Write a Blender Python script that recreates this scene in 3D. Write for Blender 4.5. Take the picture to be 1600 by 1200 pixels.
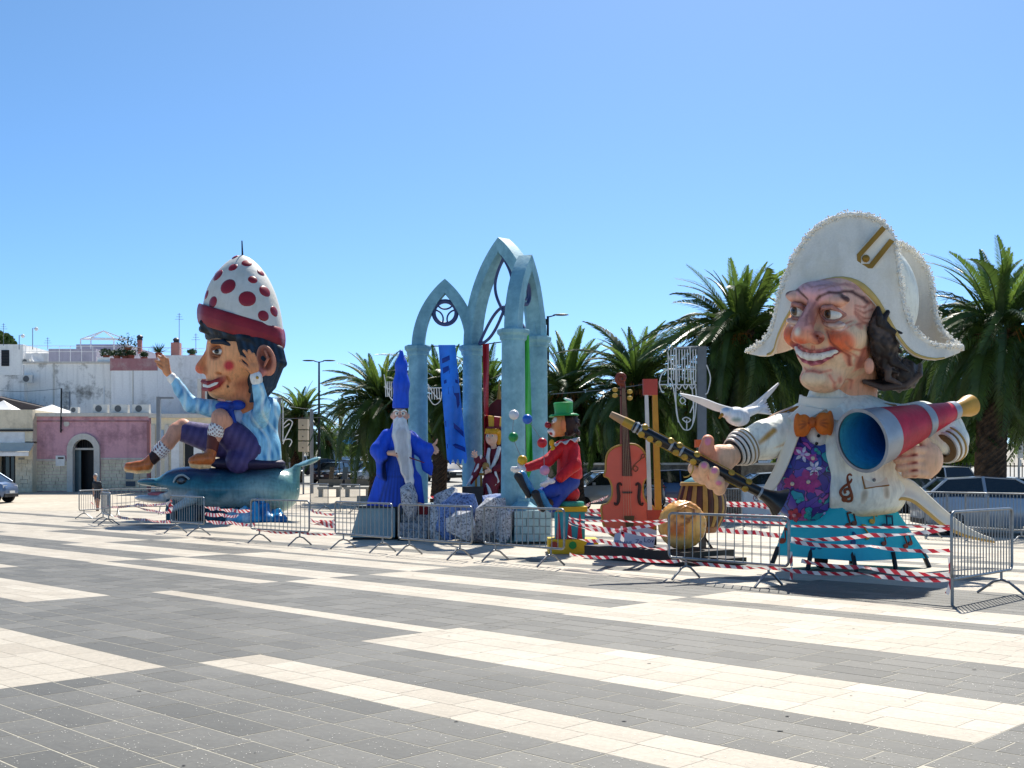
import bpy, bmesh, math, random
import numpy as np
from mathutils import Vector, Matrix, Euler
from mathutils import noise as mnoise

for o in list(bpy.data.objects):
    bpy.data.objects.remove(o)
scene = bpy.context.scene
COL = scene.collection
R = math.radians

# ---------------------------------------------------------------- camera
F, HZ, CH = 1780.0, 738.0, 1.6          # focal length in photo pixels, horizon row, eye height
cam_d = bpy.data.cameras.new('camera')
cam = bpy.data.objects.new('camera', cam_d)
COL.objects.link(cam)
cam.location = (0, 0, CH)
cam.rotation_euler = (R(90), 0, 0)
cam_d.sensor_width = 36
cam_d.lens = 36 * F / 1600
cam_d.shift_y = (HZ - 600) / 1600
cam_d.clip_start = 0.1
cam_d.clip_end = 3000
scene.camera = cam

# ---------------------------------------------------------------- sky and sun
SUN_EL, SUN_AZ = R(53), R(14)           # sun stands behind the floats, a little to the right
world = bpy.data.worlds.new('World')
scene.world = world
world.use_nodes = True
wn = world.node_tree
wn.nodes.clear()
sky = wn.nodes.new('ShaderNodeTexSky')
sky.sky_type = 'NISHITA'
sky.sun_disc = False
sky.sun_elevation = SUN_EL
sky.sun_rotation = SUN_AZ
sky.altitude = 0
sky.air_density = 0.5
sky.dust_density = 0.5
sky.ozone_density = 8
bg = wn.nodes.new('ShaderNodeBackground')
bg.inputs['Strength'].default_value = 0.108
wo = wn.nodes.new('ShaderNodeOutputWorld')
hs = wn.nodes.new('ShaderNodeHueSaturation')
hs.inputs['Saturation'].default_value = 1.05
hs.inputs['Hue'].default_value = 0.488
wn.links.new(sky.outputs[0], hs.inputs['Color'])
wn.links.new(hs.outputs[0], bg.inputs[0])
wn.links.new(bg.outputs[0], wo.inputs[0])

sun_d = bpy.data.lights.new('sun', 'SUN')
sun_d.energy = 3.9
sun_d.angle = R(0.53)
sun_d.color = (1.0, 0.945, 0.85)
sun = bpy.data.objects.new('sun', sun_d)
COL.objects.link(sun)
sun.location = (10, 60, 60)
to_sun = Vector((math.sin(SUN_AZ) * math.cos(SUN_EL), math.cos(SUN_AZ) * math.cos(SUN_EL), math.sin(SUN_EL)))
sun.rotation_euler = to_sun.to_track_quat('Z', 'Y').to_euler()

scene.view_settings.view_transform = 'Standard'
scene.view_settings.look = 'None'
scene.view_settings.exposure = 0.93
scene.view_settings.gamma = 1.0
scene.view_settings.use_curve_mapping = False
# ---------------------------------------------------------------- measuring helpers
def ground_z(Y):
    return 0.026 * max(0.0, Y - 48.0)

def P(x, y, Y):
    """point that stands Y metres away and shows at photo pixel x, y"""
    return Vector(((x - 800) / F * Y, Y, CH + (HZ - y) / F * Y))

def G(x, Y):
    """ground point at distance Y under photo column x"""
    return Vector(((x - 800) / F * Y, Y, ground_z(Y)))

def yd(y):
    return F * CH / (y - HZ)

def S(h):
    """sRGB hex or tuple -> linear rgb"""
    if isinstance(h, str):
        c = [int(h[i:i + 2], 16) / 255 for i in (0, 2, 4)]
    else:
        c = h
    return tuple((v / 12.92 if v <= 0.04045 else ((v + 0.055) / 1.055) ** 2.4) for v in c)

# ---------------------------------------------------------------- materials
MATS = {}
def _new(name):
    m = bpy.data.materials.new(name)
    m.use_nodes = True
    nt = m.node_tree
    b = nt.nodes['Principled BSDF']
    return m, nt, b

def _noise(nt, scale, detail=4, rough=0.6, coord='Object'):
    tc = nt.nodes.new('ShaderNodeTexCoord')
    n = nt.nodes.new('ShaderNodeTexNoise')
    n.inputs['Scale'].default_value = scale
    n.inputs['Detail'].default_value = detail
    n.inputs['Roughness'].default_value = rough
    nt.links.new(tc.outputs[coord], n.inputs['Vector'])
    return n

def _ramp(nt, fac, stops):
    r = nt.nodes.new('ShaderNodeValToRGB')
    els = r.color_ramp.elements
    while len(els) > 1:
        els.remove(els[-1])
    els[0].position = stops[0][0]
    els[0].color = (*stops[0][1], 1)
    for p, c in stops[1:]:
        e = els.new(p)
        e.color = (*c, 1)
    nt.links.new(fac, r.inputs[0])
    return r

def _mix(nt, a, b, fac, mode='MIX'):
    m = nt.nodes.new('ShaderNodeMix')
    m.data_type = 'RGBA'
    m.blend_type = mode
    for sock, v in ((m.inputs[0], fac), (m.inputs[6], a), (m.inputs[7], b)):
        if hasattr(v, 'is_linked') or hasattr(v, 'node'):
            nt.links.new(v, sock)
        elif isinstance(v, (int, float)):
            sock.default_value = v
        else:
            sock.default_value = (*v, 1)
    return m.outputs[2]

def _bump(nt, b, h, strength, dist=0.02):
    bp = nt.nodes.new('ShaderNodeBump')
    bp.inputs['Strength'].default_value = strength
    bp.inputs['Distance'].default_value = dist
    nt.links.new(h, bp.inputs['Height'])
    nt.links.new(bp.outputs[0], b.inputs['Normal'])

def mat(name, col, rough=0.55, metal=0.0, var=0.12, scale=3.0, bump=0.0, bscale=None, coat=0.0, spec=None):
    """plain painted / solid surface with slight unevenness"""
    if name in MATS:
        return MATS[name]
    m, nt, b = _new(name)
    c = S(col) if isinstance(col, str) else col
    n = _noise(nt, scale)
    lo = tuple(v * (1 - var) for v in c)
    hi = tuple(min(1, v * (1 + var)) for v in c)
    r = _ramp(nt, n.outputs[0], [(0.3, lo), (0.7, hi)])
    ng = _noise(nt, max(.7, scale * .35), 7, .7)
    rg_ = _ramp(nt, ng.outputs[0], [(.3, (1 - var * .9,) * 3), (.6, (1,) * 3)])
    nt.links.new(_mix(nt, r.outputs[0], rg_.outputs[0], 1.0, 'MULTIPLY'), b.inputs['Base Color'])
    b.inputs['Specular IOR Level'].default_value = .35
    b.inputs['Roughness'].default_value = rough
    b.inputs['Metallic'].default_value = metal
    if coat:
        b.inputs['Coat Weight'].default_value = coat
        b.inputs['Coat Roughness'].default_value = 0.08
    if spec is not None:
        b.inputs['Specular IOR Level'].default_value = spec
    if bump:
        n2 = _noise(nt, bscale or scale * 4, 5)
        _bump(nt, b, n2.outputs[0], bump)
    MATS[name] = m
    return m

def mat_attr(name, rough=0.5, var=0.15, scale=4.0, bump=0.15, bscale=14.0, coat=0.0, dist=0.02):
    """hand painted papier mache: the colour of each spot is painted on the mesh"""
    if name in MATS:
        return MATS[name]
    m, nt, b = _new(name)
    a = nt.nodes.new('ShaderNodeAttribute')
    a.attribute_name = 'Col'
    n = _noise(nt, scale, 5, 0.65)
    r = _ramp(nt, n.outputs[0], [(0.25, (1 - var,) * 3), (0.75, (1 + var * 0.5,) * 3)])
    # brush strokes dragged downwards, and a little grime
    tc = nt.nodes.new('ShaderNodeTexCoord')
    mp = nt.nodes.new('ShaderNodeMapping')
    mp.inputs['Scale'].default_value = (9, 9, 1.6)
    mp.inputs['Rotation'].default_value = (.5, .7, .2)
    nt.links.new(tc.outputs['Object'], mp.inputs[0])
    ns = nt.nodes.new('ShaderNodeTexNoise')
    ns.inputs['Scale'].default_value = 1.6
    ns.inputs['Detail'].default_value = 5
    nt.links.new(mp.outputs[0], ns.inputs['Vector'])
    rs = _ramp(nt, ns.outputs[0], [(.3, (1 - var * 1.5,) * 3), (.5, (1,) * 3), (.72, (1 + var * .8,) * 3)])
    ng = _noise(nt, 1.1, 8, .75)
    rg_ = _ramp(nt, ng.outputs[0], [(.34, (.78, .75, .70)), (.5, (1,) * 3)])
    c1 = _mix(nt, a.outputs[0], r.outputs[0], 1.0, 'MULTIPLY')
    c2 = _mix(nt, c1, rs.outputs[0], 1.0, 'MULTIPLY')
    nt.links.new(_mix(nt, c2, rg_.outputs[0], .5, 'MULTIPLY'), b.inputs['Base Color'])
    b.inputs['Specular IOR Level'].default_value = .32
    b.inputs['Roughness'].default_value = rough
    if coat:
        b.inputs['Coat Weight'].default_value = coat
        b.inputs['Coat Roughness'].default_value = 0.12
    n2 = _noise(nt, bscale, 4)
    _bump(nt, b, n2.outputs[0], bump, dist)
    MATS[name] = m
    return m

def mat_stain(name, col, dirt, amt=0.5, scale=0.5, rough=0.85, bump=0.2, fine=9.0, lo=0.5, hi=0.68):
    """weathered plaster or stone: blotchy dirt over a base colour"""
    if name in MATS:
        return MATS[name]
    m, nt, b = _new(name)
    c, d = S(col), S(dirt)
    n = _noise(nt, scale, 8, 0.7)
    f = _ramp(nt, n.outputs[0], [(lo, (0, 0, 0)), (hi, (amt,) * 3)])
    n3 = _noise(nt, fine, 4)
    f3 = _ramp(nt, n3.outputs[0], [(0.3, tuple(v * 0.9 for v in c)), (0.7, c)])
    tc = nt.nodes.new('ShaderNodeTexCoord')
    mp = nt.nodes.new('ShaderNodeMapping')
    mp.inputs['Scale'].default_value = (3, 3, .22)
    nt.links.new(tc.outputs['Object'], mp.inputs[0])
    ns = nt.nodes.new('ShaderNodeTexNoise')
    ns.inputs['Scale'].default_value = 1.2
    ns.inputs['Detail'].default_value = 6
    nt.links.new(mp.outputs[0], ns.inputs['Vector'])
    fs = _ramp(nt, ns.outputs[0], [(.5, (1,) * 3), (.75, (1 - .3 * amt,) * 3)])
    c1 = _mix(nt, f3.outputs[0], fs.outputs[0], 1.0, 'MULTIPLY')
    nt.links.new(_mix(nt, c1, d, f.outputs[0]), b.inputs['Base Color'])
    b.inputs['Specular IOR Level'].default_value = .3
    b.inputs['Roughness'].default_value = rough
    _bump(nt, b, n3.outputs[0], bump)
    MATS[name] = m
    return m

def mat_speckle(name, col, dark, scale=14.0, rough=0.6, th=0.54):
    if name in MATS:
        return MATS[name]
    m, nt, b = _new(name)
    n = _noise(nt, scale, 3, 0.7)
    f = _ramp(nt, n.outputs[0], [(th - 0.03, (0, 0, 0)), (th + 0.03, (1, 1, 1))])
    n2 = _noise(nt, scale * 0.45, 3, 0.6)
    f2 = _ramp(nt, n2.outputs[0], [(0.5, (0, 0, 0)), (0.6, (0.6,) * 3)])
    c1 = _mix(nt, S(col), S(dark), f.outputs[0])
    nt.links.new(_mix(nt, c1, tuple(v * 0.55 for v in S(col)), f2.outputs[0]), b.inputs['Base Color'])
    b.inputs['Roughness'].default_value = rough
    _bump(nt, b, n.outputs[0], 0.25)
    MATS[name] = m
    return m

# ---------------------------------------------------------------- objects
ORG = {}
def org(o):
    return ORG.get(o.name, Vector((0, 0, 0))) if o else Vector((0, 0, 0))

LABELS = set()
def tag(o, label=None, cat=None, group=None, kind=None):
    if label:
        o['label'] = label
    if cat:
        o['category'] = cat
    if group:
        o['group'] = group
    if kind:
        o['kind'] = kind
    return o

def thing(name, loc, label, cat, group=None):
    o = bpy.data.objects.new(name, None)
    o.empty_display_size = 0.2
    COL.objects.link(o)
    o.location = loc
    ORG[o.name] = Vector(loc)
    return tag(o, label, cat, group)

def link_mesh(name, me, parent=None, loc=None, material=None):
    o = bpy.data.objects.new(name, me)
    COL.objects.link(o)
    if material is not None and not me.materials:
        me.materials.append(material)
    if parent is not None:
        o.parent = parent
        ORG[o.name] = org(parent)
        if loc is not None:
            o.location = Vector(loc) - org(parent)
    elif loc is not None:
        o.location = loc
        ORG[o.name] = Vector(loc)
    return o

def copy_tree(o, parent=None):
    c = o.copy()
    COL.objects.link(c)
    if parent is not None:
        c.parent = parent
    ORG[c.name] = org(o)
    for ch in list(o.children):
        copy_tree(ch, c)
    return c

def frame_of(d):
    d = Vector(d).normalized()
    up = Vector((0, 0, 1)) if abs(d.z) < 0.95 else Vector((0, 1, 0))
    a = d.cross(up).normalized()
    return a, a.cross(d).normalized(), d

class MB:
    """collects simple shapes and links them as one mesh object"""
    def __init__(s):
        s.v, s.f, s.uv, s.col, s.cur = [], [], [], [], None
    def _add(s, vs, fs, uv=None):
        b = len(s.v)
        s.v += [tuple(p) for p in vs]
        s.f += [tuple(i + b for i in f) for f in fs]
        s.col += [s.cur] * len(vs)
        return b
    def box(s, c, size, rz=0.0, rot=None, taper=None):
        hx, hy, hz = size[0] / 2, size[1] / 2, size[2] / 2
        M = rot if rot is not None else Matrix.Rotation(rz, 3, 'Z')
        t = taper or 1.0
        pts = []
        for z in (-hz, hz):
            k = t if z > 0 else 1.0
            for x, y in ((-hx, -hy), (hx, -hy), (hx, hy), (-hx, hy)):
                pts.append(Vector(c) + M @ Vector((x * k, y * k, z)))
        s._add(pts, [(3, 2, 1, 0), (4, 5, 6, 7), (0, 1, 5, 4), (1, 2, 6, 5), (2, 3, 7, 6), (3, 0, 4, 7)])
        return s
    def box2(s, lo, hi):
        lo, hi = Vector(lo), Vector(hi)
        return s.box((lo + hi) / 2, hi - lo)
    def tube(s, pts, r, n=8, cap=True, closed=False):
        pts = [Vector(p) for p in pts]
        rs = r if hasattr(r, '__len__') else [r] * len(pts)
        m = len(pts)
        vs = []
        pa = None
        for i, p in enumerate(pts):
            if closed:
                d = pts[(i + 1) % m] - pts[i - 1]
            else:
                d = pts[min(i + 1, m - 1)] - pts[max(i - 1, 0)]
            if d.length < 1e-9:
                d = Vector((0, 0, 1))
            d.normalize()
            if pa is None:
                a, b, _ = frame_of(d)
            else:
                a = pa - d * pa.dot(d)
                if a.length < 1e-6:
                    a, b, _ = frame_of(d)
                a.normalize()
                b = a.cross(d) * -1
            b = d.cross(a)
            pa = a
            for k in range(n):
                t = 2 * math.pi * k / n
                vs.append(p + (a * math.cos(t) + b * math.sin(t)) * rs[i])
        fs = []
        for i in range(m if closed else m - 1):
            j = (i + 1) % m
            for k in range(n):
                q = (k + 1) % n
                fs.append((i * n + k, i * n + q, j * n + q, j * n + k))
        if cap and not closed:
            fs.append(tuple(range(n - 1, -1, -1)))
            fs.append(tuple((m - 1) * n + k for k in range(n)))
        s._add(vs, fs)
        return s
    def lathe(s, prof, c, axis=(0, 0, 1), n=24, rib=0.0, ribs=0, cap=True):
        """prof: (radius, height along axis)"""
        a, b, d = frame_of(axis)
        vs = []
        for r_, h in prof:
            for k in range(n):
                t = 2 * math.pi * k / n
                rr = r_ * (1 + rib * math.cos(t * ribs)) if ribs else r_
                vs.append(Vector(c) + d * h + (a * math.cos(t) + b * math.sin(t)) * rr)
        fs = []
        for i in range(len(prof) - 1):
            for k in range(n):
                q = (k + 1) % n
                fs.append((i * n + k, i * n + q, (i + 1) * n + q, (i + 1) * n + k))
        if cap and prof[0][0] > 1e-4:
            fs.append(tuple(range(n - 1, -1, -1)))
        if cap and prof[-1][0] > 1e-4:
            m = len(prof) - 1
            fs.append(tuple(m * n + k for k in range(n)))
        s._add(vs, fs)
        return s
    def ball(s, c, r, n=16, m=10, rot=None):
        rr = r if hasattr(r, '__len__') else (r, r, r)
        M = rot or Matrix.Identity(3)
        vs = [Vector(c) + M @ Vector((0, 0, rr[2]))]
        for i in range(1, m):
            p = math.pi * i / m
            for k in range(n):
                t = 2 * math.pi * k / n
                vs.append(Vector(c) + M @ Vector((rr[0] * math.sin(p) * math.cos(t), rr[1] * math.sin(p) * math.sin(t), rr[2] * math.cos(p))))
        vs.append(Vector(c) + M @ Vector((0, 0, -rr[2])))
        fs = []
        for k in range(n):
            fs.append((0, 1 + k, 1 + (k + 1) % n))
        for i in range(m - 2):
            for k in range(n):
                q = (k + 1) % n
                fs.append((1 + i * n + k, 1 + (i + 1) * n + k, 1 + (i + 1) * n + q, 1 + i * n + q))
        L = len(vs) - 1
        for k in range(n):
            fs.append((L, 1 + (m - 2) * n + (k + 1) % n, 1 + (m - 2) * n + k))
        s._add(vs, fs)
        return s
    def prism(s, poly, off):
        """closed outline of points in space, pushed along the vector off"""
        n = len(poly)
        off = Vector(off)
        vs = [Vector(p) for p in poly] + [Vector(p) + off for p in poly]
        fs = [tuple(range(n - 1, -1, -1)), tuple(range(n, 2 * n))]
        for k in range(n):
            q = (k + 1) % n
            fs.append((k, q, n + q, n + k))
        s._add(vs, fs)
        return s
    def grid(s, fn, nu, nv, thick=None, closed_u=False):
        """surface fn(u, v) with u, v in 0..1; thick: vector function or float along normal"""
        vs = []
        for i in range(nu + 1):
            for j in range(nv + 1):
                vs.append(Vector(fn(i / nu, j / nv)))
        idx = lambda i, j: i * (nv + 1) + j
        fs = [(idx(i, j), idx(i + 1, j), idx(i + 1, j + 1), idx(i, j + 1)) for i in range(nu) for j in range(nv)]
        if thick is None:
            s._add(vs, fs)
            return s
        nrm = [Vector((0, 0, 0)) for _ in vs]
        for f in fs:
            a = (vs[f[2]] - vs[f[0]]).cross(vs[f[3]] - vs[f[1]])
            for q in f:
                nrm[q] += a
        N = len(vs)
        back = []
        for p, q in zip(vs, nrm):
            q = q.normalized() if q.length > 1e-12 else Vector((0, 1, 0))
            back.append(p - q * thick)
        fs2 = [tuple(N + q for q in reversed(f)) for f in fs]
        rim = []
        for i in range(nu):
            rim += [(idx(i + 1, 0), idx(i, 0), N + idx(i, 0), N + idx(i + 1, 0)),
                    (idx(i, nv), idx(i + 1, nv), N + idx(i + 1, nv), N + idx(i, nv))]
        for j in range(nv):
            rim += [(idx(0, j), idx(0, j + 1), N + idx(0, j + 1), N + idx(0, j)),
                    (idx(nu, j + 1), idx(nu, j), N + idx(nu, j), N + idx(nu, j + 1))]
        s._add(vs + back, fs + fs2 + rim)
        return s
    def mesh(s, name, off=Vector((0, 0, 0)), smooth=False, recalc=True):
        me = bpy.data.meshes.new(name)
        me.from_pydata([(p[0] - off[0], p[1] - off[1], p[2] - off[2]) for p in s.v], [], s.f)
        if recalc:
            bm = bmesh.new()
            bm.from_mesh(me)
            bmesh.ops.recalc_face_normals(bm, faces=bm.faces)
            bm.to_mesh(me)
            bm.free()
        if s.col and s.col[0] is not None:
            at = me.color_attributes.new('Col', 'FLOAT_COLOR', 'POINT')
            arr = np.ones((len(s.v), 4), dtype=np.float32)
            arr[:, :3] = np.array(s.col, dtype=np.float32)
            at.data.foreach_set('color', arr.ravel())
        if smooth:
            me.shade_smooth()
            if smooth is not True:
                me.set_sharp_from_angle(angle=R(smooth))
        return me
    def build(s, name, material, parent=None, smooth=False, loc=None):
        if parent is None and loc is None:
            # put the origin at the base of the thing
            a = np.array(s.v)
            loc = Vector(((a[:, 0].min() + a[:, 0].max()) / 2, (a[:, 1].min() + a[:, 1].max()) / 2, a[:, 2].min()))
        off = org(parent) if parent is not None else Vector(loc)
        me = s.mesh(name, off, smooth)
        me.materials.append(material)
        o = bpy.data.objects.new(name, me)
        COL.objects.link(o)
        if parent is not None:
            o.parent = parent
            ORG[o.name] = Vector(off)
        else:
            o.location = loc
            ORG[o.name] = Vector(loc)
        return o

# ---------------------------------------------------------------- blended solids (distance fields turned into one mesh)
def rotm(rx=0, ry=0, rz=0):
    return np.array(Euler((R(rx), R(ry), R(rz))).to_matrix())

class Sdf:
    def __init__(s):
        s.ops = []
    def ell(s, c, r, col=None, k=3.0, op='u', rot=None, w=None):
        s.ops.append(('e', np.array(c, float), np.array(r, float), col, k, op, rot, w))
        return s
    def cap(s, a, b, ra, rb, col=None, k=3.0, op='u', w=None):
        s.ops.append(('c', np.array(a, float), np.array(b, float), col, k, op, (ra, rb), w))
        return s
    def chain(s, pts, rs, col=None, k=3.0, op='u', w=None):
        for i in range(len(pts) - 1):
            s.cap(pts[i], pts[i + 1], rs[i], rs[i + 1], col, k, op, w)
        return s
    def box(s, c, h, col=None, k=3.0, op='u', rot=None, rad=1.0, w=None):
        s.ops.append(('b', np.array(c, float), np.array(h, float), col, k, op, (rot, rad), w))
        return s
    @staticmethod
    def dist(o, p):
        t = o[0]
        if t == 'e':
            q = p - o[1]
            if o[6] is not None:
                q = q @ o[6]
            k0 = np.sqrt(((q / o[2]) ** 2).sum(-1))
            k1 = np.sqrt(((q / o[2] ** 2) ** 2).sum(-1)) + 1e-9
            return k0 * (k0 - 1) / k1
        if t == 'c':
            a, b = o[1], o[2]
            ba = b - a
            h = np.clip(((p - a) @ ba) / max(ba @ ba, 1e-9), 0, 1)
            return np.sqrt(((p - a - h[..., None] * ba) ** 2).sum(-1)) - (o[6][0] + (o[6][1] - o[6][0]) * h)
        q = p - o[1]
        rot, rad = o[6]
        if rot is not None:
            q = q @ rot
        q = np.abs(q) - (o[2] - rad)
        return np.sqrt((np.maximum(q, 0) ** 2).sum(-1)) + np.minimum(q.max(-1), 0) - rad
    @staticmethod
    def bounds(o):
        if o[0] == 'e':
            r = o[2] if o[6] is None else np.full(3, o[2].max())
            return o[1] - r, o[1] + r
        if o[0] == 'c':
            r = max(o[6])
            return np.minimum(o[1], o[2]) - r, np.maximum(o[1], o[2]) + r
        r = o[2] if o[6][0] is None else np.full(3, np.sqrt((o[2] ** 2).sum()))
        return o[1] - r, o[1] + r
    def surf(s, res):
        us = [o for o in s.ops if o[5] == 'u']
        lo = np.min([s.bounds(o)[0] for o in us], 0) - 2.5 * res
        hi = np.max([s.bounds(o)[1] for o in us], 0) + 2.5 * res
        n = np.ceil((hi - lo) / res).astype(int) + 1
        ax = [lo[i] + res * np.arange(n[i]) for i in range(3)]
        V = np.full(n, 1e3)
        for o in s.ops:
            if o[5] in 'pf':
                continue
            b0, b1 = s.bounds(o)
            m = o[4] * 2 + 2.5 * res
            i0 = np.clip(((b0 - m - lo) / res).astype(int), 0, n)
            i1 = np.clip(((b1 + m - lo) / res).astype(int) + 2, 0, n)
            sl = tuple(slice(i0[i], i1[i]) for i in range(3))
            g = np.stack(np.meshgrid(*[ax[i][sl[i]] for i in range(3)], indexing='ij'), -1)
            if g.size == 0:
                continue
            d = s.dist(o, g)
            a = V[sl]
            k = max(o[4], 1e-6)
            if o[5] == 'u':
                h = np.clip(0.5 + 0.5 * (d - a) / k, 0, 1)
                V[sl] = d * (1 - h) + a * h - k * h * (1 - h)
            else:
                d = -d
                h = np.clip(0.5 - 0.5 * (d - a) / k, 0, 1)
                V[sl] = d * (1 - h) + a * h + k * h * (1 - h)
        # surface nets
        inside = V < 0
        nx, ny, nz = n
        cnt = np.zeros((nx - 1, ny - 1, nz - 1))
        acc = np.zeros((nx - 1, ny - 1, nz - 1, 3))
        for axis in range(3):
            sa = [slice(None)] * 3
            sb = [slice(None)] * 3
            sa[axis] = slice(0, -1)
            sb[axis] = slice(1, None)
            A, B = V[tuple(sa)], V[tuple(sb)]
            cr = (A < 0) != (B < 0)
            t = np.where(cr, A / np.where(cr, A - B, 1), 0)
            oth = [i for i in range(3) if i != axis]
            for u in (0, 1):
                for w in (0, 1):
                    st = [slice(None)] * 3
                    st[oth[0]] = slice(u, (n[oth[0]] - 1 + u))
                    st[oth[1]] = slice(w, (n[oth[1]] - 1 + w))
                    c_ = cr[tuple(st)]
                    cnt += c_
                    acc[..., axis] += t[tuple(st)]
                    acc[..., oth[0]] += c_ * u
                    acc[..., oth[1]] += c_ * w
        act = cnt > 0
        idx = np.full(cnt.shape, -1, dtype=np.int64)
        ii = np.argwhere(act)
        idx[act] = np.arange(len(ii))
        pos = lo + (ii + acc[act] / cnt[act][:, None]) * res
        faces = []
        for axis in range(3):
            o1, o2 = (axis + 1) % 3, (axis + 2) % 3
            sa = [slice(None)] * 3
            sb = [slice(None)] * 3
            sa[axis] = slice(0, -1)
            sb[axis] = slice(1, None)
            A, B = inside[tuple(sa)], inside[tuple(sb)]
            e = np.argwhere(A != B)
            e = e[(e[:, o1] > 0) & (e[:, o2] > 0) & (e[:, o1] < n[o1] - 1) & (e[:, o2] < n[o2] - 1)]
            flip = A[tuple(e.T)]
            def cell(du, dv):
                q = e.copy()
                q[:, o1] -= du
                q[:, o2] -= dv
                return idx[tuple(q.T)]
            q = np.stack([cell(1, 1), cell(0, 1), cell(0, 0), cell(1, 0)], 1)
            q[~flip] = q[~flip][:, ::-1]
            faces.append(q)
        return pos, np.concatenate(faces)
    def colours(s, pos, base, soft=1.5):
        ds, cs = [], []
        for o in s.ops:
            if o[5] == 'u':
                ds.append(s.dist(o, pos))
                cs.append(base if o[3] is None else o[3])
        ds = np.array(ds)
        w = np.exp(-(ds - ds.min(0)) / soft)
        w /= w.sum(0)
        col = (w[..., None] * np.array(cs)[:, None, :]).sum(0)
        for o in s.ops:
            if o[5] == 'f':        # brushed line: seen from the front, whatever the depth
                q = pos.copy()
                q[:, 1] = o[1][1]
                a = np.clip(0.5 - s.dist(o, q) / (o[7] or 1.0), 0, 1) * (pos[:, 1] < o[4])
                col = col * (1 - a[:, None]) + np.array(o[3]) * a[:, None]
            if o[5] == 'p' or (o[5] == 's' and o[3] is not None):
                d = s.dist(o, pos)
                wd = o[7] or 1.0
                a = np.clip(0.5 - d / wd, 0, 1) if o[5] == 'p' else np.clip(1.2 - np.abs(d) / wd, 0, 1)
                col = col * (1 - a[:, None]) + np.array(o[3]) * a[:, None]
        return col

def sdf_obj(name, sdf, res, mapper, material, parent=None, base=(0.5, 0.5, 0.5), colfn=None, soft=1.5, loc=None, flip=True):
    pos, fc = sdf.surf(res)
    col = sdf.colours(pos, base, soft)
    if colfn is not None:
        col = colfn(pos, col)
    col = np.clip(col * 1.2, 0, .9)
    w = mapper(pos)
    if parent is None and loc is None:
        loc = Vector(((w[:, 0].min() + w[:, 0].max()) / 2, (w[:, 1].min() + w[:, 1].max()) / 2, w[:, 2].min()))
    off = np.array(org(parent) if parent is not None else loc)
    w = w - off
    if flip:
        fc = fc[:, ::-1]
    me = bpy.data.meshes.new(name)
    me.vertices.add(len(w))
    me.vertices.foreach_set('co', w.astype(np.float32).ravel())
    me.loops.add(fc.size)
    me.loops.foreach_set('vertex_index', fc.astype(np.int32).ravel())
    me.polygons.add(len(fc))
    me.polygons.foreach_set('loop_start', np.arange(0, fc.size, 4, dtype=np.int32))
    me.update(calc_edges=True)
    at = me.color_attributes.new('Col', 'FLOAT_COLOR', 'POINT')
    arr = np.ones((len(w), 4), dtype=np.float32)
    arr[:, :3] = np.clip(col, 0, 1)
    at.data.foreach_set('color', arr.ravel())
    me.shade_smooth()
    me.materials.append(material)
    o = bpy.data.objects.new(name, me)
    COL.objects.link(o)
    if parent is not None:
        o.parent = parent
        ORG[o.name] = Vector(off)
    else:
        o.location = Vector(off)
        ORG[o.name] = Vector(off)
    return o

def front_d(sdf, x, y, d0=-110.0, d1=40.0):
    """depth of the first solid met at pixel x, y"""
    g_ = np.array([[x, d, y] for d in np.arange(d0, d1, 1.0)])
    v = np.minimum.reduce([Sdf.dist(o, g_) for o in sdf.ops if o[5] == 'u'])
    return g_[np.argmax(v < 0), 1] if (v < 0).any() else None

class Fig:
    """a figure that stands about Y0 metres away; points are given as (x, depth, y) in photo pixels of that distance"""
    def __init__(s, Y0):
        s.Y0 = Y0
        s.s = Y0 / F
    def w(s, x, d, y):
        return P(x, y, s.Y0 + d * s.s)
    def arr(s, p):
        Y = s.Y0 + p[:, 1] * s.s
        return np.stack([(p[:, 0] - 800) / F * Y, Y, CH + (HZ - p[:, 2]) / F * Y], 1)
    def pts(s, L):
        return [s.w(*p) for p in L]
    def turned(s, c, yaw=0, pitch=0, roll=0, sc=1.0):
        """mapper for a piece modelled in its own frame (x right, y back, z down... in pixels), turned and set at c"""
        M = np.array((Matrix.Rotation(R(yaw), 3, 'Z') @ Matrix.Rotation(R(pitch), 3, 'X') @ Matrix.Rotation(R(roll), 3, 'Y')))
        c = np.array(c, float)
        def m(p):
            return s.arr((p * sc) @ M.T + c)
        return m

def smooth_curve(pts, n):
    """Catmull-Rom through points, n samples"""
    pts = [Vector(p) for p in pts]
    m = len(pts)
    out = []
    for i in range(n + 1):
        t = i / n * (m - 1)
        k = min(int(t), m - 2)
        u = t - k
        p0, p1, p2, p3 = pts[max(k - 1, 0)], pts[k], pts[k + 1], pts[min(k + 2, m - 1)]
        out.append(0.5 * ((2 * p1) + (p2 - p0) * u + (2 * p0 - 5 * p1 + 4 * p2 - p3) * u * u + (3 * p1 - p0 - 3 * p2 + p3) * u ** 3))
    return out

def text_mesh(body, size, name, extrude=0.0):
    cu = bpy.data.curves.new(name, 'FONT')
    cu.body = body
    cu.size = size
    cu.extrude = extrude
    cu.align_x = 'CENTER'
    cu.align_y = 'CENTER'
    ob = bpy.data.objects.new(name, cu)
    COL.objects.link(ob)
    bpy.context.view_layer.update()
    me = bpy.data.meshes.new_from_object(ob.evaluated_get(bpy.context.evaluated_depsgraph_get()))
    bpy.data.objects.remove(ob)
    bpy.data.curves.remove(cu)
    me.name = name
    return me
# ---------------------------------------------------------------- ground
random.seed(4)
TH = R(-44.3)
UA = Vector((math.cos(TH), math.sin(TH), 0))
UB = Vector((-math.sin(TH), math.cos(TH), 0))

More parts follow.
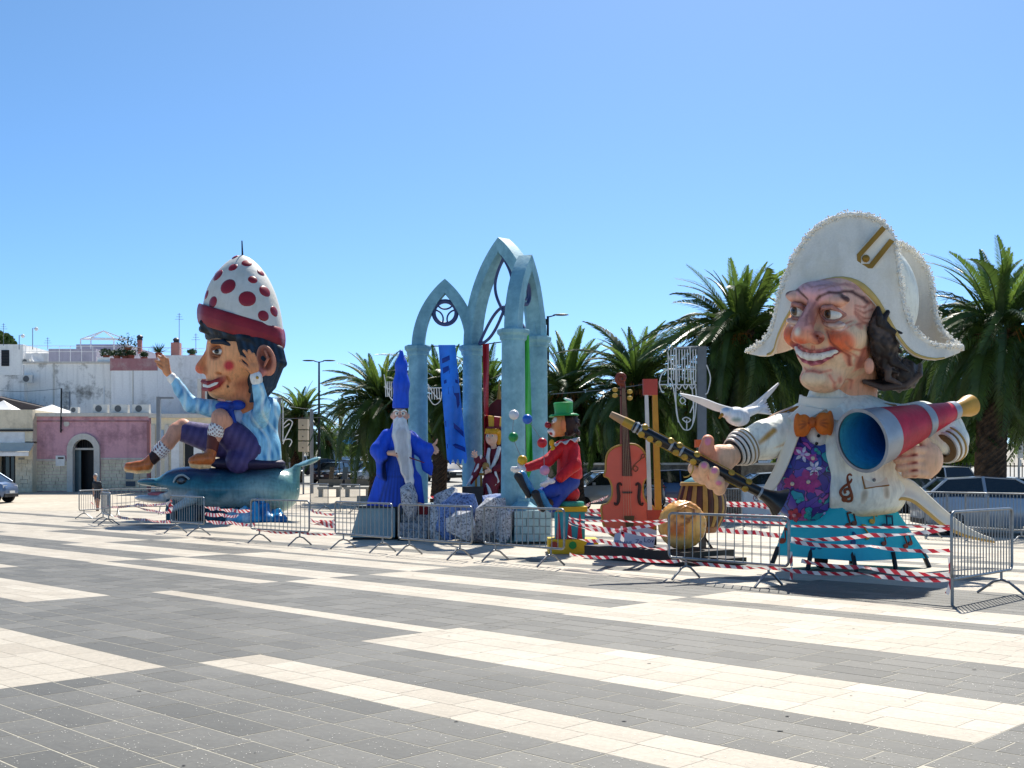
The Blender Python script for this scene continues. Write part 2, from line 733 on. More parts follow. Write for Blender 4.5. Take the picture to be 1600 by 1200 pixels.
def mat_ground(name, c1, c2, scale, rough=0.85, bump=0.2):
    m, nt, b = _new(name)
    n = _noise(nt, scale, 8, 0.7)
    n2 = _noise(nt, scale * 14, 4)
    r = _ramp(nt, n.outputs[0], [(0.35, S(c1)), (0.65, S(c2))])
    r2 = _ramp(nt, n2.outputs[0], [(0.3, (0.82,) * 3), (0.7, (1.08,) * 3)])
    nt.links.new(_mix(nt, r.outputs[0], r2.outputs[0], 1.0, 'MULTIPLY'), b.inputs['Base Color'])
    b.inputs['Roughness'].default_value = rough
    _bump(nt, b, n2.outputs[0], bump)
    return m

def mat_slab(name, lo, hi, dirt, amt):
    """stone slabs: every slab its own tone, fine grain, a few stains"""
    m, nt, b = _new(name)
    a = nt.nodes.new('ShaderNodeAttribute')
    a.attribute_name = 'Col'
    base = _ramp(nt, a.outputs['Fac'], [(0.0, S(lo)), (1.0, S(hi))])
    n = _noise(nt, 22.0, 6, 0.7)
    r = _ramp(nt, n.outputs[0], [(0.3, (0.78,) * 3), (0.7, (1.12,) * 3)])
    c = _mix(nt, base.outputs[0], r.outputs[0], 1.0, 'MULTIPLY')
    n2 = _noise(nt, 0.9, 10, 0.78)
    f = _ramp(nt, n2.outputs[0], [(0.5, (0, 0, 0)), (0.68, (amt,) * 3)])
    nt.links.new(_mix(nt, c, S(dirt), f.outputs[0]), b.inputs['Base Color'])
    b.inputs['Roughness'].default_value = 0.62
    b.inputs['Specular IOR Level'].default_value = 0.35
    _bump(nt, b, n.outputs[0], 0.25, 0.006)
    return m

M_GROUT = mat_ground('pale_joint_mortar', 'a29c8c', 'b5af9e', 2.0)
M_WHITE = mat_slab('white_limestone', 'aca291', 'c0b7a6', '857a6b', 0.35)
M_GREY = mat_slab('grey_basalt', '575650', '6e6c65', '3f3e3a', 0.5)
M_FAR = mat_ground('far_pale_paving', 'b2a794', 'c4b9a6', 0.25)
M_ROAD = mat_ground('sunbleached_asphalt', '96958f', 'a8a69f', 0.3)
M_EARTH = mat_ground('dusty_ground', '8d877a', 'a19a8a', 0.05)

def sheet(name, x0, x1, ys, dz, m, z_slope=True):
    mb = MB()
    vs, fs = [], []
    for Y in ys:
        for x in (x0, x1):
            vs.append((x, Y, (ground_z(Y) if z_slope else 0) + dz))
    for i in range(len(ys) - 1):
        fs.append((2 * i, 2 * i + 1, 2 * i + 3, 2 * i + 2))
    mb._add(vs, fs)
    return tag(mb.build(name, m, loc=Vector((0, 0, 0))), kind='structure')

sheet('ground', -900, 900, [-60, 48, 130, 1600], -0.030, M_EARTH)
plaza = sheet('plaza', -60, 60, [-8, 48, 70], -0.0016, M_GROUT)
sheet('road', -120, 120, [72, 132], -0.018, M_ROAD)
sheet('far_pavement', -70, 70, [47.4, 48, 72.4], 0.0016, M_FAR)

BRK = [8.4, 2.85, -2.74, -8.58, -14.08, -19.5, -24.95, -30.9, -36.5, -42.1, -47.7, -53.3]
WHT = {
    0: [(3.6, 4.8), (6.6, 7.7)],
    1: [(4.5, 6.02), (8.4, 9.6)],
    2: [(5.01, 5.62), (6.73, 8.04), (9.58, 11.55), (12.05, 13.1), (15.35, 16.7), (17.3, 18.7), (19.3, 20.0)],
    3: [(2.2, 4.72), (7.52, 7.83), (9.65, 10.45), (11.2, 12.03), (13.65, 14.5), (15.1, 16.4), (17.0, 19.0), (19.6, 20.8)],
    4: [(5.86, 6.95), (9.2, 9.55), (10.25, 11.05), (12.05, 12.95), (13.2, 14.9), (15.5, 17.6), (18.3, 21.0)],
    5: [(7.6, 8.0), (9.3, 10.28), (11.15, 12.15), (13.35, 14.4), (15.0, 17.5), (18.1, 20.6)],
    6: [(9.74, 10.33), (11.7, 13.3), (14.35, 15.9), (16.5, 19.0), (19.6, 22.0)],
    7: [(12.44, 14.39), (15.1, 16.4), (17.4, 20.2), (20.8, 24.0)],
}
rg = random.Random(11)
def visible(p, m=1.14):
    return 4.6 < p.y < 47.2 and -0.4494 * m * p.y - 1.5 < p.x < 0.4494 * m * p.y + 3.0
slabs = []
for ci in range(len(BRK) - 1):
    a1, a0 = BRK[ci], BRK[ci + 1]
    wh = list(WHT.get(ci, []))
    b = (wh[-1][1] if wh else 8.0) + rg.uniform(0.5, 1.1)
    while b < 62:
        w = rg.uniform(1.6, 3.6)
        wh.append((b, b + w))
        b += w + rg.uniform(0.5, 1.0)
    edges = [(1.0, wh[0][0], 0)]
    for k, (p, q) in enumerate(wh):
        edges.append((p, q, 1))
        nx = wh[k + 1][0] if k + 1 < len(wh) else q + 1
        edges.append((q, nx, 0))
    for p, q, white in edges:
        n = max(1, round((q - p) / 0.3))
        for r_ in range(n):
            b0, b1 = p + (q - p) * r_ / n, p + (q - p) * (r_ + 1) / n
            L = rg.uniform(0.48, 0.60)
            a = a0
            first = True
            while a < a1 - 1e-6:
                e = a + (L * rg.uniform(0.25, 1.0) if first else L * rg.choice((0.8, 1.0, 1.0, 1.0, 1.2)))
                first = False
                if a1 - e < 0.2:
                    e = a1
                c = UA * ((a + e) / 2) + UB * ((b0 + b1) / 2)
                if visible(c):
                    slabs.append((c.length, a, e, b0, b1, white))
                a = e
slabs.sort()

def slab_tone(white):
    t = rg.gauss(0.5, 0.27)
    if not white and rg.random() < 0.10:
        t -= 0.5
    return min(1, max(0, t))

def slab_geo(mb, a, e, b0, b1, g, white):
    t = slab_tone(white)
    mb.cur = (t, t, t)
    g = g if not white else g * 0.42
    z1 = rg.uniform(-0.0004, 0.0004)
    dz = [z1 + rg.uniform(-0.0003, 0.0003) for _ in range(4)]
    top, bot = [], []
    for (aa, bb), z in zip(((a + g, b0 + g), (e - g, b0 + g), (e - g, b1 - g), (a + g, b1 - g)), dz):
        q = UA * aa + UB * bb
        top.append((q.x, q.y, z))
        bot.append((q.x, q.y, -0.0018))
    mb._add(top + bot, [(0, 1, 2, 3), (0, 4, 5, 1), (1, 5, 6, 2), (2, 6, 7, 3), (3, 7, 4, 0)])

for dist, a, e, b0, b1, white in slabs[:300]:
    mb = MB()
    slab_geo(mb, a, e, b0, b1, 0.0065, white)
    c = UA * ((a + e) / 2) + UB * ((b0 + b1) / 2)
    me = mb.mesh('paving_slab', c, recalc=False)
    me.materials.append(M_WHITE if white else M_GREY)
    o = bpy.data.objects.new('paving_slab', me)
    COL.objects.link(o)
    o.parent = plaza
    o.location = c
    ORG[o.name] = Vector((0, 0, 0))
for white, nm in ((1, 'white_paving_slabs'), (0, 'grey_paving_slabs')):
    mb = MB()
    for dist, a, e, b0, b1, wt in slabs[300:]:
        if wt == white:
            slab_geo(mb, a, e, b0, b1, 0.0068, white)
    me = mb.mesh(nm, recalc=False)
    me.materials.append(M_WHITE if white else M_GREY)
    o = link_mesh(nm, me, plaza)
    tag(o, kind='stuff')

# scraps of paper left from the parade
mb = MB()
rc = random.Random(5)
n = 0
while n < 14000:
    Y = 5.5 + 26 * rc.random() ** 1.6
    X = rc.uniform(-0.5, 0.5) * Y
    if mnoise.noise(Vector((X * 0.35, Y * 0.35, 3.1))) + 0.35 + 0.02 * X < rc.random() * 0.9:
        continue
    r_ = rc.uniform(0.0022, 0.006)
    t = rc.random() * 6.28
    k = rc.uniform(0.5, 1.0)
    vs = []
    for q in range(4):
        an = t + q * math.pi / 2
        rr = r_ if q % 2 == 0 else r_ * k
        vs.append((X + rr * math.cos(an), Y + rr * math.sin(an), 0.003 + rc.random() * 0.002))
    mb._add(vs, [(0, 1, 2, 3)])
    n += 1
me = mb.mesh('confetti', recalc=False)
me.materials.append(mat('paper_scraps', 'd8d3c8', 0.8))
tag(link_mesh('confetti', me), 'small white paper scraps strewn over the dark paving', 'confetti', kind='stuff')
# damp stains and dropped bits
mb = MB()
for k in range(60):
    Y = 6 + 14 * rc.random()
    X = rc.uniform(-0.45, 0.45) * Y
    r_ = rc.uniform(0.008, 0.022)
    t = rc.random() * 3
    vs = [(X + r_ * rc.uniform(0.6, 1.2) * math.cos(t + q), Y + 0.7 * r_ * rc.uniform(0.6, 1.2) * math.sin(t + q), 0.004) for q in (0, 1, 2, 3, 4, 5)]
    mb._add(vs, [(0, 1, 2, 3, 4, 5)])
me = mb.mesh('chewing_gum', recalc=False)
me.materials.append(mat('old_chewing_gum', '2d2d2c', 0.8))
tag(link_mesh('chewing_gum', me), 'dark trodden gum spots on the paving', 'gum', kind='stuff')
# ---------------------------------------------------------------- buildings on the left
M_WPLAS = mat_stain('white_plaster_stained', 'f8f5ee', '6e6a62', 0.85, 0.42, lo=0.53, hi=0.63)
M_WPLAS2 = mat_stain('white_plaster', 'f2f0ea', 'a8a398', 0.6, 0.3, lo=0.5, hi=0.75)
M_GPLAS = mat_stain('grey_white_plaster', 'eeedea', '9a9488', 0.6, 0.4, lo=0.53, hi=0.66)
M_PINK = mat_stain('pink_plaster', 'd8a5ae', '9c747e', 0.8, 0.8, lo=0.48, hi=0.62)
M_PINKD = mat_stain('faded_pink_band', 'a9777a', 'b7a8a2', 0.7, 0.9)
M_CREAM = mat_stain('cream_stone', 'e6d9be', '8d8169', 0.5, 0.7)
M_BLOCK = mat_stain('pale_stone_block', 'e4d8be', '8f846d', 0.55, 1.5, lo=0.45, hi=0.7)
M_TRIM = mat_stain('light_stone_trim', 'd2cdc3', 'a49d90', 0.5, 1.5)
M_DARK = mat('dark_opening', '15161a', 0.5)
M_GLASS = mat('dark_window_glass', '20262c', 0.08, spec=0.6)
M_GREYM = mat('grey_painted_metal', '7d8288', 0.45)
M_GALV = mat('galvanised_steel', '8b8e90', 0.38, 0.75, var=0.2, scale=9)
M_BLACK = mat('black_metal', '16171a', 0.45)
M_WHITEP = mat('white_painted_metal', 'e2e2e0', 0.4)
M_LAV = mat_stain('lavender_plaster', 'b4aeba', '8c8792', 0.5, 0.6)
M_TENT = mat('white_canvas', 'eceae6', 0.7, var=0.04)
M_AWN = mat('cream_canvas', 'ddd2bf', 0.8, var=0.06)
M_ROOFD = mat('dark_roof_felt', '4a4546', 0.85, bump=0.3)
M_PLANT = mat('pot_plant_leaves', '31502a', 0.6, var=0.4, scale=6)
M_TERRA = mat('terracotta', '9a5a44', 0.8)
M_SALMON = mat_stain('salmon_plaster', 'bb8377', '8e665c', 0.5, 1.5)

def block(mb, x0, x1, y0, y1, Y, depth, bury=0.0):
    """upright block whose front shows from photo x0..x1, y0 (top)..y1 (bottom) at distance Y"""
    a, b = P(x0, y1, Y), P(x1, y0, Y)
    mb.box2((a.x, Y, a.z - bury), (b.x, Y + depth, b.z))
    return mb

def slab_on(mb, x0, x1, y0, y1, Y, t, back=0.01):
    a, b = P(x0, y1, Y), P(x1, y0, Y)
    mb.box2((a.x, Y - t, a.z), (b.x, Y + back, b.z))
    return mb

def aircon(x0, x1, y0, y1, Y, label):
    a, b = P(x0, y1, Y), P(x1, y0, Y)
    t = thing('air_conditioner', ((a.x + b.x) / 2, Y, a.z), label, 'air conditioner', 'air conditioners on the roofs')
    MB().box2((a.x, Y - 0.02, a.z), (b.x, Y + 0.32, b.z)).build('casing', mat('aircon_casing', 'cfcfc9', 0.5), t)
    r = (b.z - a.z) * 0.4
    cx = a.x + (b.x - a.x) * 0.4
    cz = (a.z + b.z) / 2
    MB().lathe([(r, 0), (r, 0.012), (r * 0.9, 0.012), (r * 0.9, 0.004), (0.0, 0.004)], (cx, Y - 0.021, cz), (0, -1, 0), 20).build('fan_grille', mat('aircon_grille', '5d6163', 0.6), t)
    return t

# --- pink house with the arched portal
YP = 66.0
base_y = HZ + (CH - ground_z(YP)) * F / YP
t = thing('pink_house', G(137, YP), 'low pink plastered house with white stone arched portal', 'house')
mb = MB()
block(mb, 40, 112, 651, base_y, YP, 7.0, 0.2)
block(mb, 152, 233, 651, base_y, YP, 7.0, 0.2)
block(mb, 112, 152, 651, 667, YP, 7.0)
sp_ = [(112, 667.2), (152, 667.2), (152, 703)] + [(131.5 + 20 * math.cos(R(9 * q)), 703 - 20 * math.sin(R(9 * q))) for q in range(21)] + [(112, 703)]
mb.prism([Vector((P(x, 0, YP).x, YP + .001, P(0, y, YP).z)) for x, y in sp_], (0, .3, 0))
mb.build('wall', M_PINK, t)
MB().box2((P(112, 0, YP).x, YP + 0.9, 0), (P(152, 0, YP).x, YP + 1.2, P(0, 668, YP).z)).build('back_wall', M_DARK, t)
slab_on(MB(), 38, 235, 645.5, 651, YP, 0.22, 7.0).build('cornice', M_TRIM, t)
slab_on(MB(), 41, 232, 657, 659, YP, 0.05).build('string_course', M_PINKD, t)
slab_on(MB(), 54, 104, 717.5, 720, YP, 0.06).build('dado_rail', M_TRIM, t)
slab_on(MB(), 158, 233, 715.5, 718, YP, 0.06).build('dado_rail', M_TRIM, t)
slab_on(MB(), 230, 234.5, 658, base_y - 2, YP, 0.08).build('downpipe', M_PINKD, t)
slab_on(MB(), 51, 53, 655, base_y - 1, YP, 0.10).build('downpipe', M_BLACK, t)
# stone blocks of the dado, one by one
rb = random.Random(2)
proto = {}
def dado(x0, x1, y0, y1, Y, rows, parent, bw, m, name='stone_block'):
    h = (y1 - y0) / rows
    for r_ in range(rows):
        x = x0
        first = True
        while x < x1 - 0.5:
            w = bw * rb.uniform(0.8, 1.2) * (0.5 if first and r_ % 2 else 1)
            first = False
            if x1 - (x + w) < bw * 0.35:
                w = x1 - x
            a, b = P(x + 0.25, y0 + (r_ + 1) * h - 0.2, Y), P(x + w - 0.25, y0 + r_ * h + 0.2, Y)
            d = rb.uniform(0.035, 0.06)
            MB().box2((a.x, Y - d, a.z), (b.x, Y + 0.005, b.z)).build(name, m, parent)
            x += w
dado(54, 105, 720.5, base_y - 1, YP, 9, t, 11, M_BLOCK)
dado(158, 231, 718.5, base_y - 1, YP, 9, t, 11, M_BLOCK)
# portal
cx, sp = 131.5, 703.0
mb = MB()
n = 16
ri, ro = 16.5, 25.5
for k in range(n):
    a0, a1 = math.pi * k / n, math.pi * (k + 1) / n
    poly = []
    for r_, an in ((ri, a0), (ro, a0), (ro, a1), (ri, a1)):
        p = P(cx + r_ * math.cos(an), sp - r_ * 1.0 * math.sin(an) * 1.0, YP)
        poly.append(Vector((p.x, YP - 0.16, p.z)))
    mb.prism(poly, (0, 0.36, 0))
mb.build('portal_arch', M_TRIM, t)
slab_on(MB(), 106, 115, sp, base_y, YP, 0.16, 0.2).build('portal_jamb', M_TRIM, t)
slab_on(MB(), 148, 157, sp, base_y, YP, 0.16, 0.2).build('portal_jamb', M_TRIM, t)
slab_on(MB(), 115, 148, 700, 703, YP + 0.3, 0.08).build('transom', M_TRIM, t)
slab_on(MB(), 115, 127, 703, base_y, YP + 0.35, 0.05).build('glass_door_leaf', mat('portal_glass', '56666a', 0.15), t)
for k in range(8):
    slab_on(MB(), 117 + k * 3.9, 117.7 + k * 3.9, 684, 700, YP + 0.3, 0.04).build('fanlight_bar', M_BLACK, t)
# notice, plaque, hatch and the tall pole on the facade
nb = slab_on(MB(), 88, 102, 712, 728, YP, 0.10).build('notice_board', M_WHITEP)
tag(nb, 'small white notice board beside the arched portal', 'notice board')
slab_on(MB(), 90.5, 99.5, 714.5, 717, YP - 0.1, 0.012).build('printed_strip', M_BLACK, nb)
a = P(104, 662, YP)
pq = MB().lathe([(0.17, 0), (0.17, 0.03), (0, 0.035)], (a.x, YP - 0.01, a.z), (0, -1, 0), 16).build('oval_plaque', M_TRIM)
tag(pq, 'small pale oval plaque on the pink wall', 'plaque')
u = slab_on(MB(), 197, 209, 739, 749, YP, 0.07).build('utility_hatch', mat('hatch_blue_grey', '77838c', 0.5))
tag(u, 'small blue grey metal hatch in the stone dado', 'hatch')
slab_on(MB(), 197, 212, 752, 760, YP, 0.08).build('hatch_door', mat('hatch_dark', '3e4a57', 0.5), u)
a, b = P(98, 607, YP), P(97, 676, YP)
wp = MB().tube([(a.x, YP - 0.18, a.z), (b.x, YP - 0.18, b.z)], 0.05).build('cable_pole', M_BLACK)
tag(wp, 'black iron cable pole fixed to the pink facade', 'pole')
MB().box((b.x, YP - 0.09, b.z + 0.15), (0.06, 0.2, 0.06)).build('bracket', M_BLACK, wp)
a2 = P(-60, 602, YP)
cab = MB().tube([(a.x + (a2.x - a.x) * k / 10, YP - 0.18, a.z - 0.02 + (a2.z - a.z) * k / 10 - 0.25 * math.sin(math.pi * k / 10)) for k in range(11)], 0.012, 5).build('overhead_cable', M_BLACK)
tag(cab, 'thin dark cable strung to the iron pole', 'cable')
# condensers on the pink roof
zr = 645
for k, (x0, x1) in enumerate(((145, 168), (174, 200), (206, 233))):
    aircon(x0, x1, 632, zr, YP + 0.9, ('white air conditioner above the arched portal side of the pink roof', 'white air conditioner in the middle of the three on the pink roof', 'white air conditioner at the cream shop end of the pink roof')[k])
aircon(110, 122, 636, zr, YP + 1.4, 'small dark air conditioner at the row end behind the white tent')

# --- the white houses stepping up behind
def house(name, label, Y, parts, m, depth=9.0):
    x0 = min(p[0] for p in parts)
    x1 = max(p[1] for p in parts)
    t = thing(name, G((x0 + x1) / 2, Y), label, 'house')
    for k, p in enumerate(parts):
        mb = MB()
        block(mb, p[0], p[1], p[2], p[3], Y + p[4], depth, p[5] if len(p) > 5 else 0)
        mb.build('wall', p[6] if len(p) > 6 else m, t)
    return t
YW = 76.0
gy = HZ + (CH - ground_z(YW)) * F / YW
h1 = house('white_house', 'tall white plastered house with black damp stains', YW, [(38, 174, 567, gy, 0), (-40, 38, 586, gy, -0.5), (152, 173, 558.5, 568, 0.1)], M_WPLAS)
slab_on(MB(), 37, 174.5, 565, 568, YW, 0.12, 9).build('coping', M_TRIM, h1)
slab_on(MB(), 83, 85, 568, 650, YW, 0.06).build('downpipe', M_TRIM, h1)
h2 = house('grey_white_house', 'grey white house with a faded pink parapet band', YW - 1, [(174, 246, 579, gy, 0), (246, 345, 555, gy, 0.02)], M_GPLAS)
slab_on(MB(), 172, 246, 560, 579, YW - 1, 0.02, 8.8).build('painted_parapet', M_PINKD, h2)
slab_on(MB(), 207, 208.5, 579, 640, YW - 1, 0.05).build('downpipe', M_TRIM, h2)
slab_on(MB(), 162, 164, 604, 632, YW, 0.06).build('downpipe', M_WHITEP, h1)
slab_on(MB(), 108, 110, 612, 640, YW, 0.06).build('downpipe', M_GREYM, h1)
h3 = house('upper_house', 'flat roofed lavender and white house above the terraces', YW + 8, [(76, 150, 545, 600, 0, 0, M_LAV), (-30, 36, 538, 600, 0.5, 0, M_WPLAS2), (36, 76, 552, 600, 1.0, 0, M_GPLAS), (119, 200, 538, 560, 5, 0, M_LAV)], M_LAV)
w = slab_on(MB(), 2.5, 14.5, 547, 572, YW + 8.5, 0.05).build('window', M_BLACK, h3)
for k in range(5):
    slab_on(MB(), 3.2, 13.8, 549 + k * 4.6, 550.5 + k * 4.6, YW + 8.45, 0.03).build('slat', mat('shutter_brown', '2e2a2b', 0.6), w)
aircon(35, 50, 586, 598, YW - 0.9, 'white air conditioner hung on the bare white wall')
aircon(34, 46, 560.5, 569, YW + 0.6, 'grey air conditioner on the terrace beside the satellite dish')
h4 = house('beige_house', 'beige house corner with a round arched window', YW - 6, [(310, 352, 592, 770, 0), ], M_SALMON)
slab_on(MB(), 309, 315, 592, 770, YW - 6, 0.1).build('quoin', M_TRIM, h4)
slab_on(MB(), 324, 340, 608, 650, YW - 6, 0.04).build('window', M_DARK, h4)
slab_on(MB(), 321, 324, 603, 650, YW - 6, 0.1).build('window_surround', M_TRIM, h4)
YC = 64.5
gyc = HZ + (CH - ground_z(YC)) * F / YC
h5 = house('cream_shop', 'low cream stone shopfront with pilasters next to the pink house', YC, [(236, 330, 652, gyc, 0)], M_CREAM, 5)
slab_on(MB(), 234, 332, 647, 653, YC, 0.25, 5).build('cornice', M_TRIM, h5)
for x in (237, 258, 281, 318):
    slab_on(MB(), x, x + 6, 664, gyc, YC, 0.12).build('pilaster', M_TRIM, h5)
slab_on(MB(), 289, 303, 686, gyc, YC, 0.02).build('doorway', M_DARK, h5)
slab_on(MB(), 268, 281, 664, gyc, YC, 0.06).build('shutter', M_WHITEP, h5)
slab_on(MB(), 303, 316, 664, gyc, YC, 0.06).build('shutter', M_WHITEP, h5)
slab_on(MB(), 245, 256, 672, 690, YC, 0.05).build('shop_sign', mat('blue_sign', '9fb4c8', 0.5), h5)
# roof clutter: pergola, chimneys, aerials, dish, railings, pot plants
Yk = YW + 9
t = thing('pergola', P(162, 548, Yk), 'white metal pergola frame on the upper terrace', 'pergola')
def bar(mb, a, b, r_):
    mb.tube([a, b], r_, 6)
A_ = [(126, 530), (162, 517), (199, 531)]
for dy, nm in ((0, 0), (1.6, 1)):
    pass
for q in ((126, 530, 0), (199, 531, 0), (142, 528, 3), (178, 529, 3)):
    p0, p1 = P(q[0], q[1], Yk + q[2]), P(q[0], 549, Yk + q[2])
    MB().tube([p0, p1], 0.05, 6).build('post', M_WHITEP, t)
for (x0, y0, d0, x1, y1, d1) in ((126, 530, 0, 162, 517, 1.5), (162, 517, 1.5, 199, 531, 0), (126, 530, 0, 199, 531, 0), (142, 528, 3, 162, 517, 1.5), (178, 529, 3, 162, 517, 1.5), (126, 530, 0, 142, 528, 3), (199, 531, 0, 178, 529, 3), (142, 528, 3, 178, 529, 3)):
    MB().tube([P(x0, y0, Yk + d0), P(x1, y1, Yk + d1)], 0.045, 6).build('beam', M_WHITEP, t)
def chimney(x0, x1, y0, y1, Y, m, label):
    a, b = P(x0, y1, Y), P(x1, y0, Y)
    t = thing('chimney', ((a.x + b.x) / 2, Y, a.z), label, 'chimney')
    h = b.z - a.z
    MB().box2((a.x, Y, a.z), (b.x, Y + (b.x - a.x), a.z + h * 0.72)).build('stack', m, t)
    cxx = (a.x + b.x) / 2
    MB().lathe([(0.2, 0), (0.17, h * 0.1), (0.22, h * 0.12), (0.22, h * 0.2), (0.1, h * 0.28)], (cxx, Y + (b.x - a.x) / 2, a.z + h * 0.72), n=12).build('cowl', mat('dark_cowl', '3a3a40', 0.5), t)
chimney(214.5, 220.5, 523, 552, YW + 2, M_SALMON, 'slim chimney with a dark cowl behind the pot plants')
chimney(267, 280, 527, 556, YW + 1, M_SALMON, 'broad pink chimney beside the tall aerial')
def aerial(x, y0, y1, Y, label, r_=0.02, arms=3):
    a, b = P(x, y1, Y), P(x, y0, Y)
    t = thing('aerial', a, label, 'aerial')
    MB().tube([a, b], r_, 6).build('mast', M_GREYM, t)
    for k in range(arms):
        z = b.z - 0.1 - k * 0.16
        w_ = 0.12 + 0.08 * k
        MB().tube([(a.x - w_, Y, z), (a.x + w_, Y, z)], 0.012, 5).build('element', M_GREYM, t)
aerial(280, 489, 556, YW, 'tall thin aerial rising beside the pink chimney')
aerial(306, 521, 556, YW, 'short aerial with crossed elements near the roof edge')
aerial(5.5, 505, 540, YW + 8, 'wind gauge mast over the left roof corner')
aerial(74.5, 527, 546, YW + 8, 'short aerial behind the terrace railing')
for x, y, lab in ((51, 513, 'tall globe lamp on the roof terrace'), (30, 524, 'short globe lamp on the left roof')):
    a, b = P(x, 546, YW + 7), P(x, y, YW + 7)
    t = thing('terrace_lamp', a, lab, 'lamp')
    MB().tube([a, b, b + Vector((0.2, 0, 0.02))], 0.03, 6).build('post', M_GREYM, t)
    MB().ball(b + Vector((0.27, 0, -0.05)), 0.14, 12, 8).build('globe', M_WHITEP, t)
a = P(57, 562, YW + 0.4)
t = thing('satellite_dish', a, 'white satellite dish on the terrace', 'satellite dish')
MB().lathe([(0.0, 0.0), (0.25, 0.03), (0.42, 0.1), (0.46, 0.14), (0.42, 0.115), (0.25, 0.05), (0, 0.02)], a, (0.8, -0.5, 0.35), 18).build('dish', M_WHITEP, t)
MB().tube([a + Vector((-0.05, 0.05, -0.05)), a + Vector((-0.05, 0.05, -0.6))], 0.03, 6).build('stand', M_GREYM, t)
# terrace railing
t = thing('terrace_railing', P(110, 566, YW + 2), 'thin white railing along the roof terraces', 'railing')
for k in range(16):
    x = 40 + k * 17.5
    yb = 556 if x > 175 else 566
    MB().tube([P(x, yb, YW + 1.2), P(x, 541 if x < 150 else 545, YW + 1.2)], 0.018, 5).build('post', M_WHITEP, t)
MB().tube([P(36, 540.5, YW + 1.2), P(150, 541, YW + 1.2), P(320, 545, YW + 1.2)], 0.02, 5).build('rail', M_WHITEP, t)
MB().tube([P(36, 549, YW + 1.2), P(150, 549.5, YW + 1.2), P(320, 550, YW + 1.2)], 0.015, 5).build('rail', M_WHITEP, t)

def leafball(mb, c, r, n, ls, rnd, flat=0.8):
    for _ in range(n):
        v = Vector((rnd.gauss(0, 1), rnd.gauss(0, 1), rnd.gauss(0, 1)))
        v.normalize()
        v *= (0.45 + 0.55 * rnd.random())
        p = Vector(c) + Vector((v.x * r[0], v.y * r[1], v.z * r[2]))
        a = Vector((rnd.gauss(0, 1), rnd.gauss(0, 1), rnd.gauss(0, 1))).normalized()
        b = a.orthogonal().normalized()
        L = ls * rnd.uniform(0.6, 1.3)
        mb._add([p - a * L, p + b * L * 0.4, p + a * L, p - b * L * 0.4], [(0, 1, 2, 3)])
rl = random.Random(8)
for kq, (x, y, r_, kind) in enumerate(((166, 552, 0.5, 'low'), (183, 553, 0.42, 'low'), (196, 553, 0.5, 'low'), (205, 552, 0.35, 'low'), (200, 540, 0.75, 'tall'), (248, 548, 0.6, 'spiky'), (300, 551, 0.35, 'low'), (225, 555, 0.3, 'low'))):
    c = P(x, y, YW + 0.6)
    lab = {'low': ('low pot plant at the pergola end of the parapet row', 'low pot plant second from the pergola end of the row', 'low pot plant under the tall bushy one', 'low pot plant between the tall bushy one and the slim chimney', '', '', 'low pot plant right of the broad pink chimney', 'small low pot plant between the slim chimney and the spiky plant')[kq], 'tall': 'tall dark bushy pot plant beside the slim chimney', 'spiky': 'spiky green plant at the roof edge'}[kind]
    t = thing('pot_plant', c + Vector((0, 0, -0.45)), lab, 'plant', 'pot plants on the parapet' if kind == 'low' else None)
    MB().lathe([(0.16, 0), (0.22, 0.3), (0.24, 0.3), (0.24, 0.36), (0.18, 0.36)], c + Vector((0, 0, -0.5)), n=12).build('pot', M_TERRA, t)
    mb = MB()
    if kind == 'spiky':
        for k in range(40):
            an = rl.random() * 6.28
            el = rl.uniform(0.3, 1.3)
            d = Vector((math.cos(an) * math.cos(el), math.sin(an) * math.cos(el), math.sin(el)))
            s_ = d.orthogonal().normalized() * 0.04
            p0 = c + Vector((0, 0, -0.14))
            mb._add([p0 - s_, p0 + s_, p0 + d * 0.75], [(0, 1, 2)])
    else:
        leafball(mb, c + Vector((0, 0, 0.05)), (r_, r_, r_ * (1.1 if kind == 'tall' else 0.6)), 260, 0.09, rl)
    o = mb.build('foliage', M_PLANT, t)

# --- shop with the awning at the far left and the tents behind it
YS = 65.4
gys = HZ + (CH - ground_z(YS)) * F / YS
t = house('corner_shop', 'pale corner shop with a dark glass front under a cream awning', YS, [(-60, -2, 640, gys, 0), (24, 51, 690, gys, 0), (-2, 51, 640, 692, 0)], M_CREAM, 6)
slab_on(MB(), -60, 52, 671, 674, YS, 0.1).build('ledge', mat('dark_ledge', '3b3838', 0.7), t)
slab_on(MB(), -60, 39, 675, 694, YS, 0.03).build('painted_band', M_WHITEP, t)
slab_on(MB(), -2, 24, 692, gys, YS + 0.4, 0.03).build('glass_front', M_GLASS, t)
for x in (6.5, 15, 22.5):
    slab_on(MB(), x, x + 1.6, 692, gys, YS + 0.36, 0.05).build('mullion', M_BLACK, t)
slab_on(MB(), 32, 43, 747, 761, YS, 0.04).build('vent', M_BLACK, t)
slab_on(MB(), 29, 38, 715, 727, YS, 0.03).build('poster', mat('grey_poster', '8b8a86', 0.7), t)
dado(26, 51, 718, gys - 1, YS, 8, t, 10, M_BLOCK)
t = thing('awning', P(5, 715, YS - 1.2), 'cream canvas awning over the corner shop front', 'awning')
x0, x1 = P(-60, 0, YS).x, P(53.5, 0, YS).x
z1, z0 = P(0, 692, YS).z, P(0, 706, YS - 1.3).z
MB().grid(lambda u, v: (x0 + (x1 - x0 + (0.25 * v)) * u, YS - 0.02 - 1.3 * v, z1 + (z0 - z1) * v - 0.08 * math.sin(math.pi * v)), 20, 6, 0.02).build('canvas', M_AWN, t)
MB().grid(lambda u, v: (x0 + (x1 - x0 + 0.25) * u, YS - 1.33, z0 - 0.02 - v * 0.22), 20, 1, 0.02).build('valance', M_WHITEP, t)
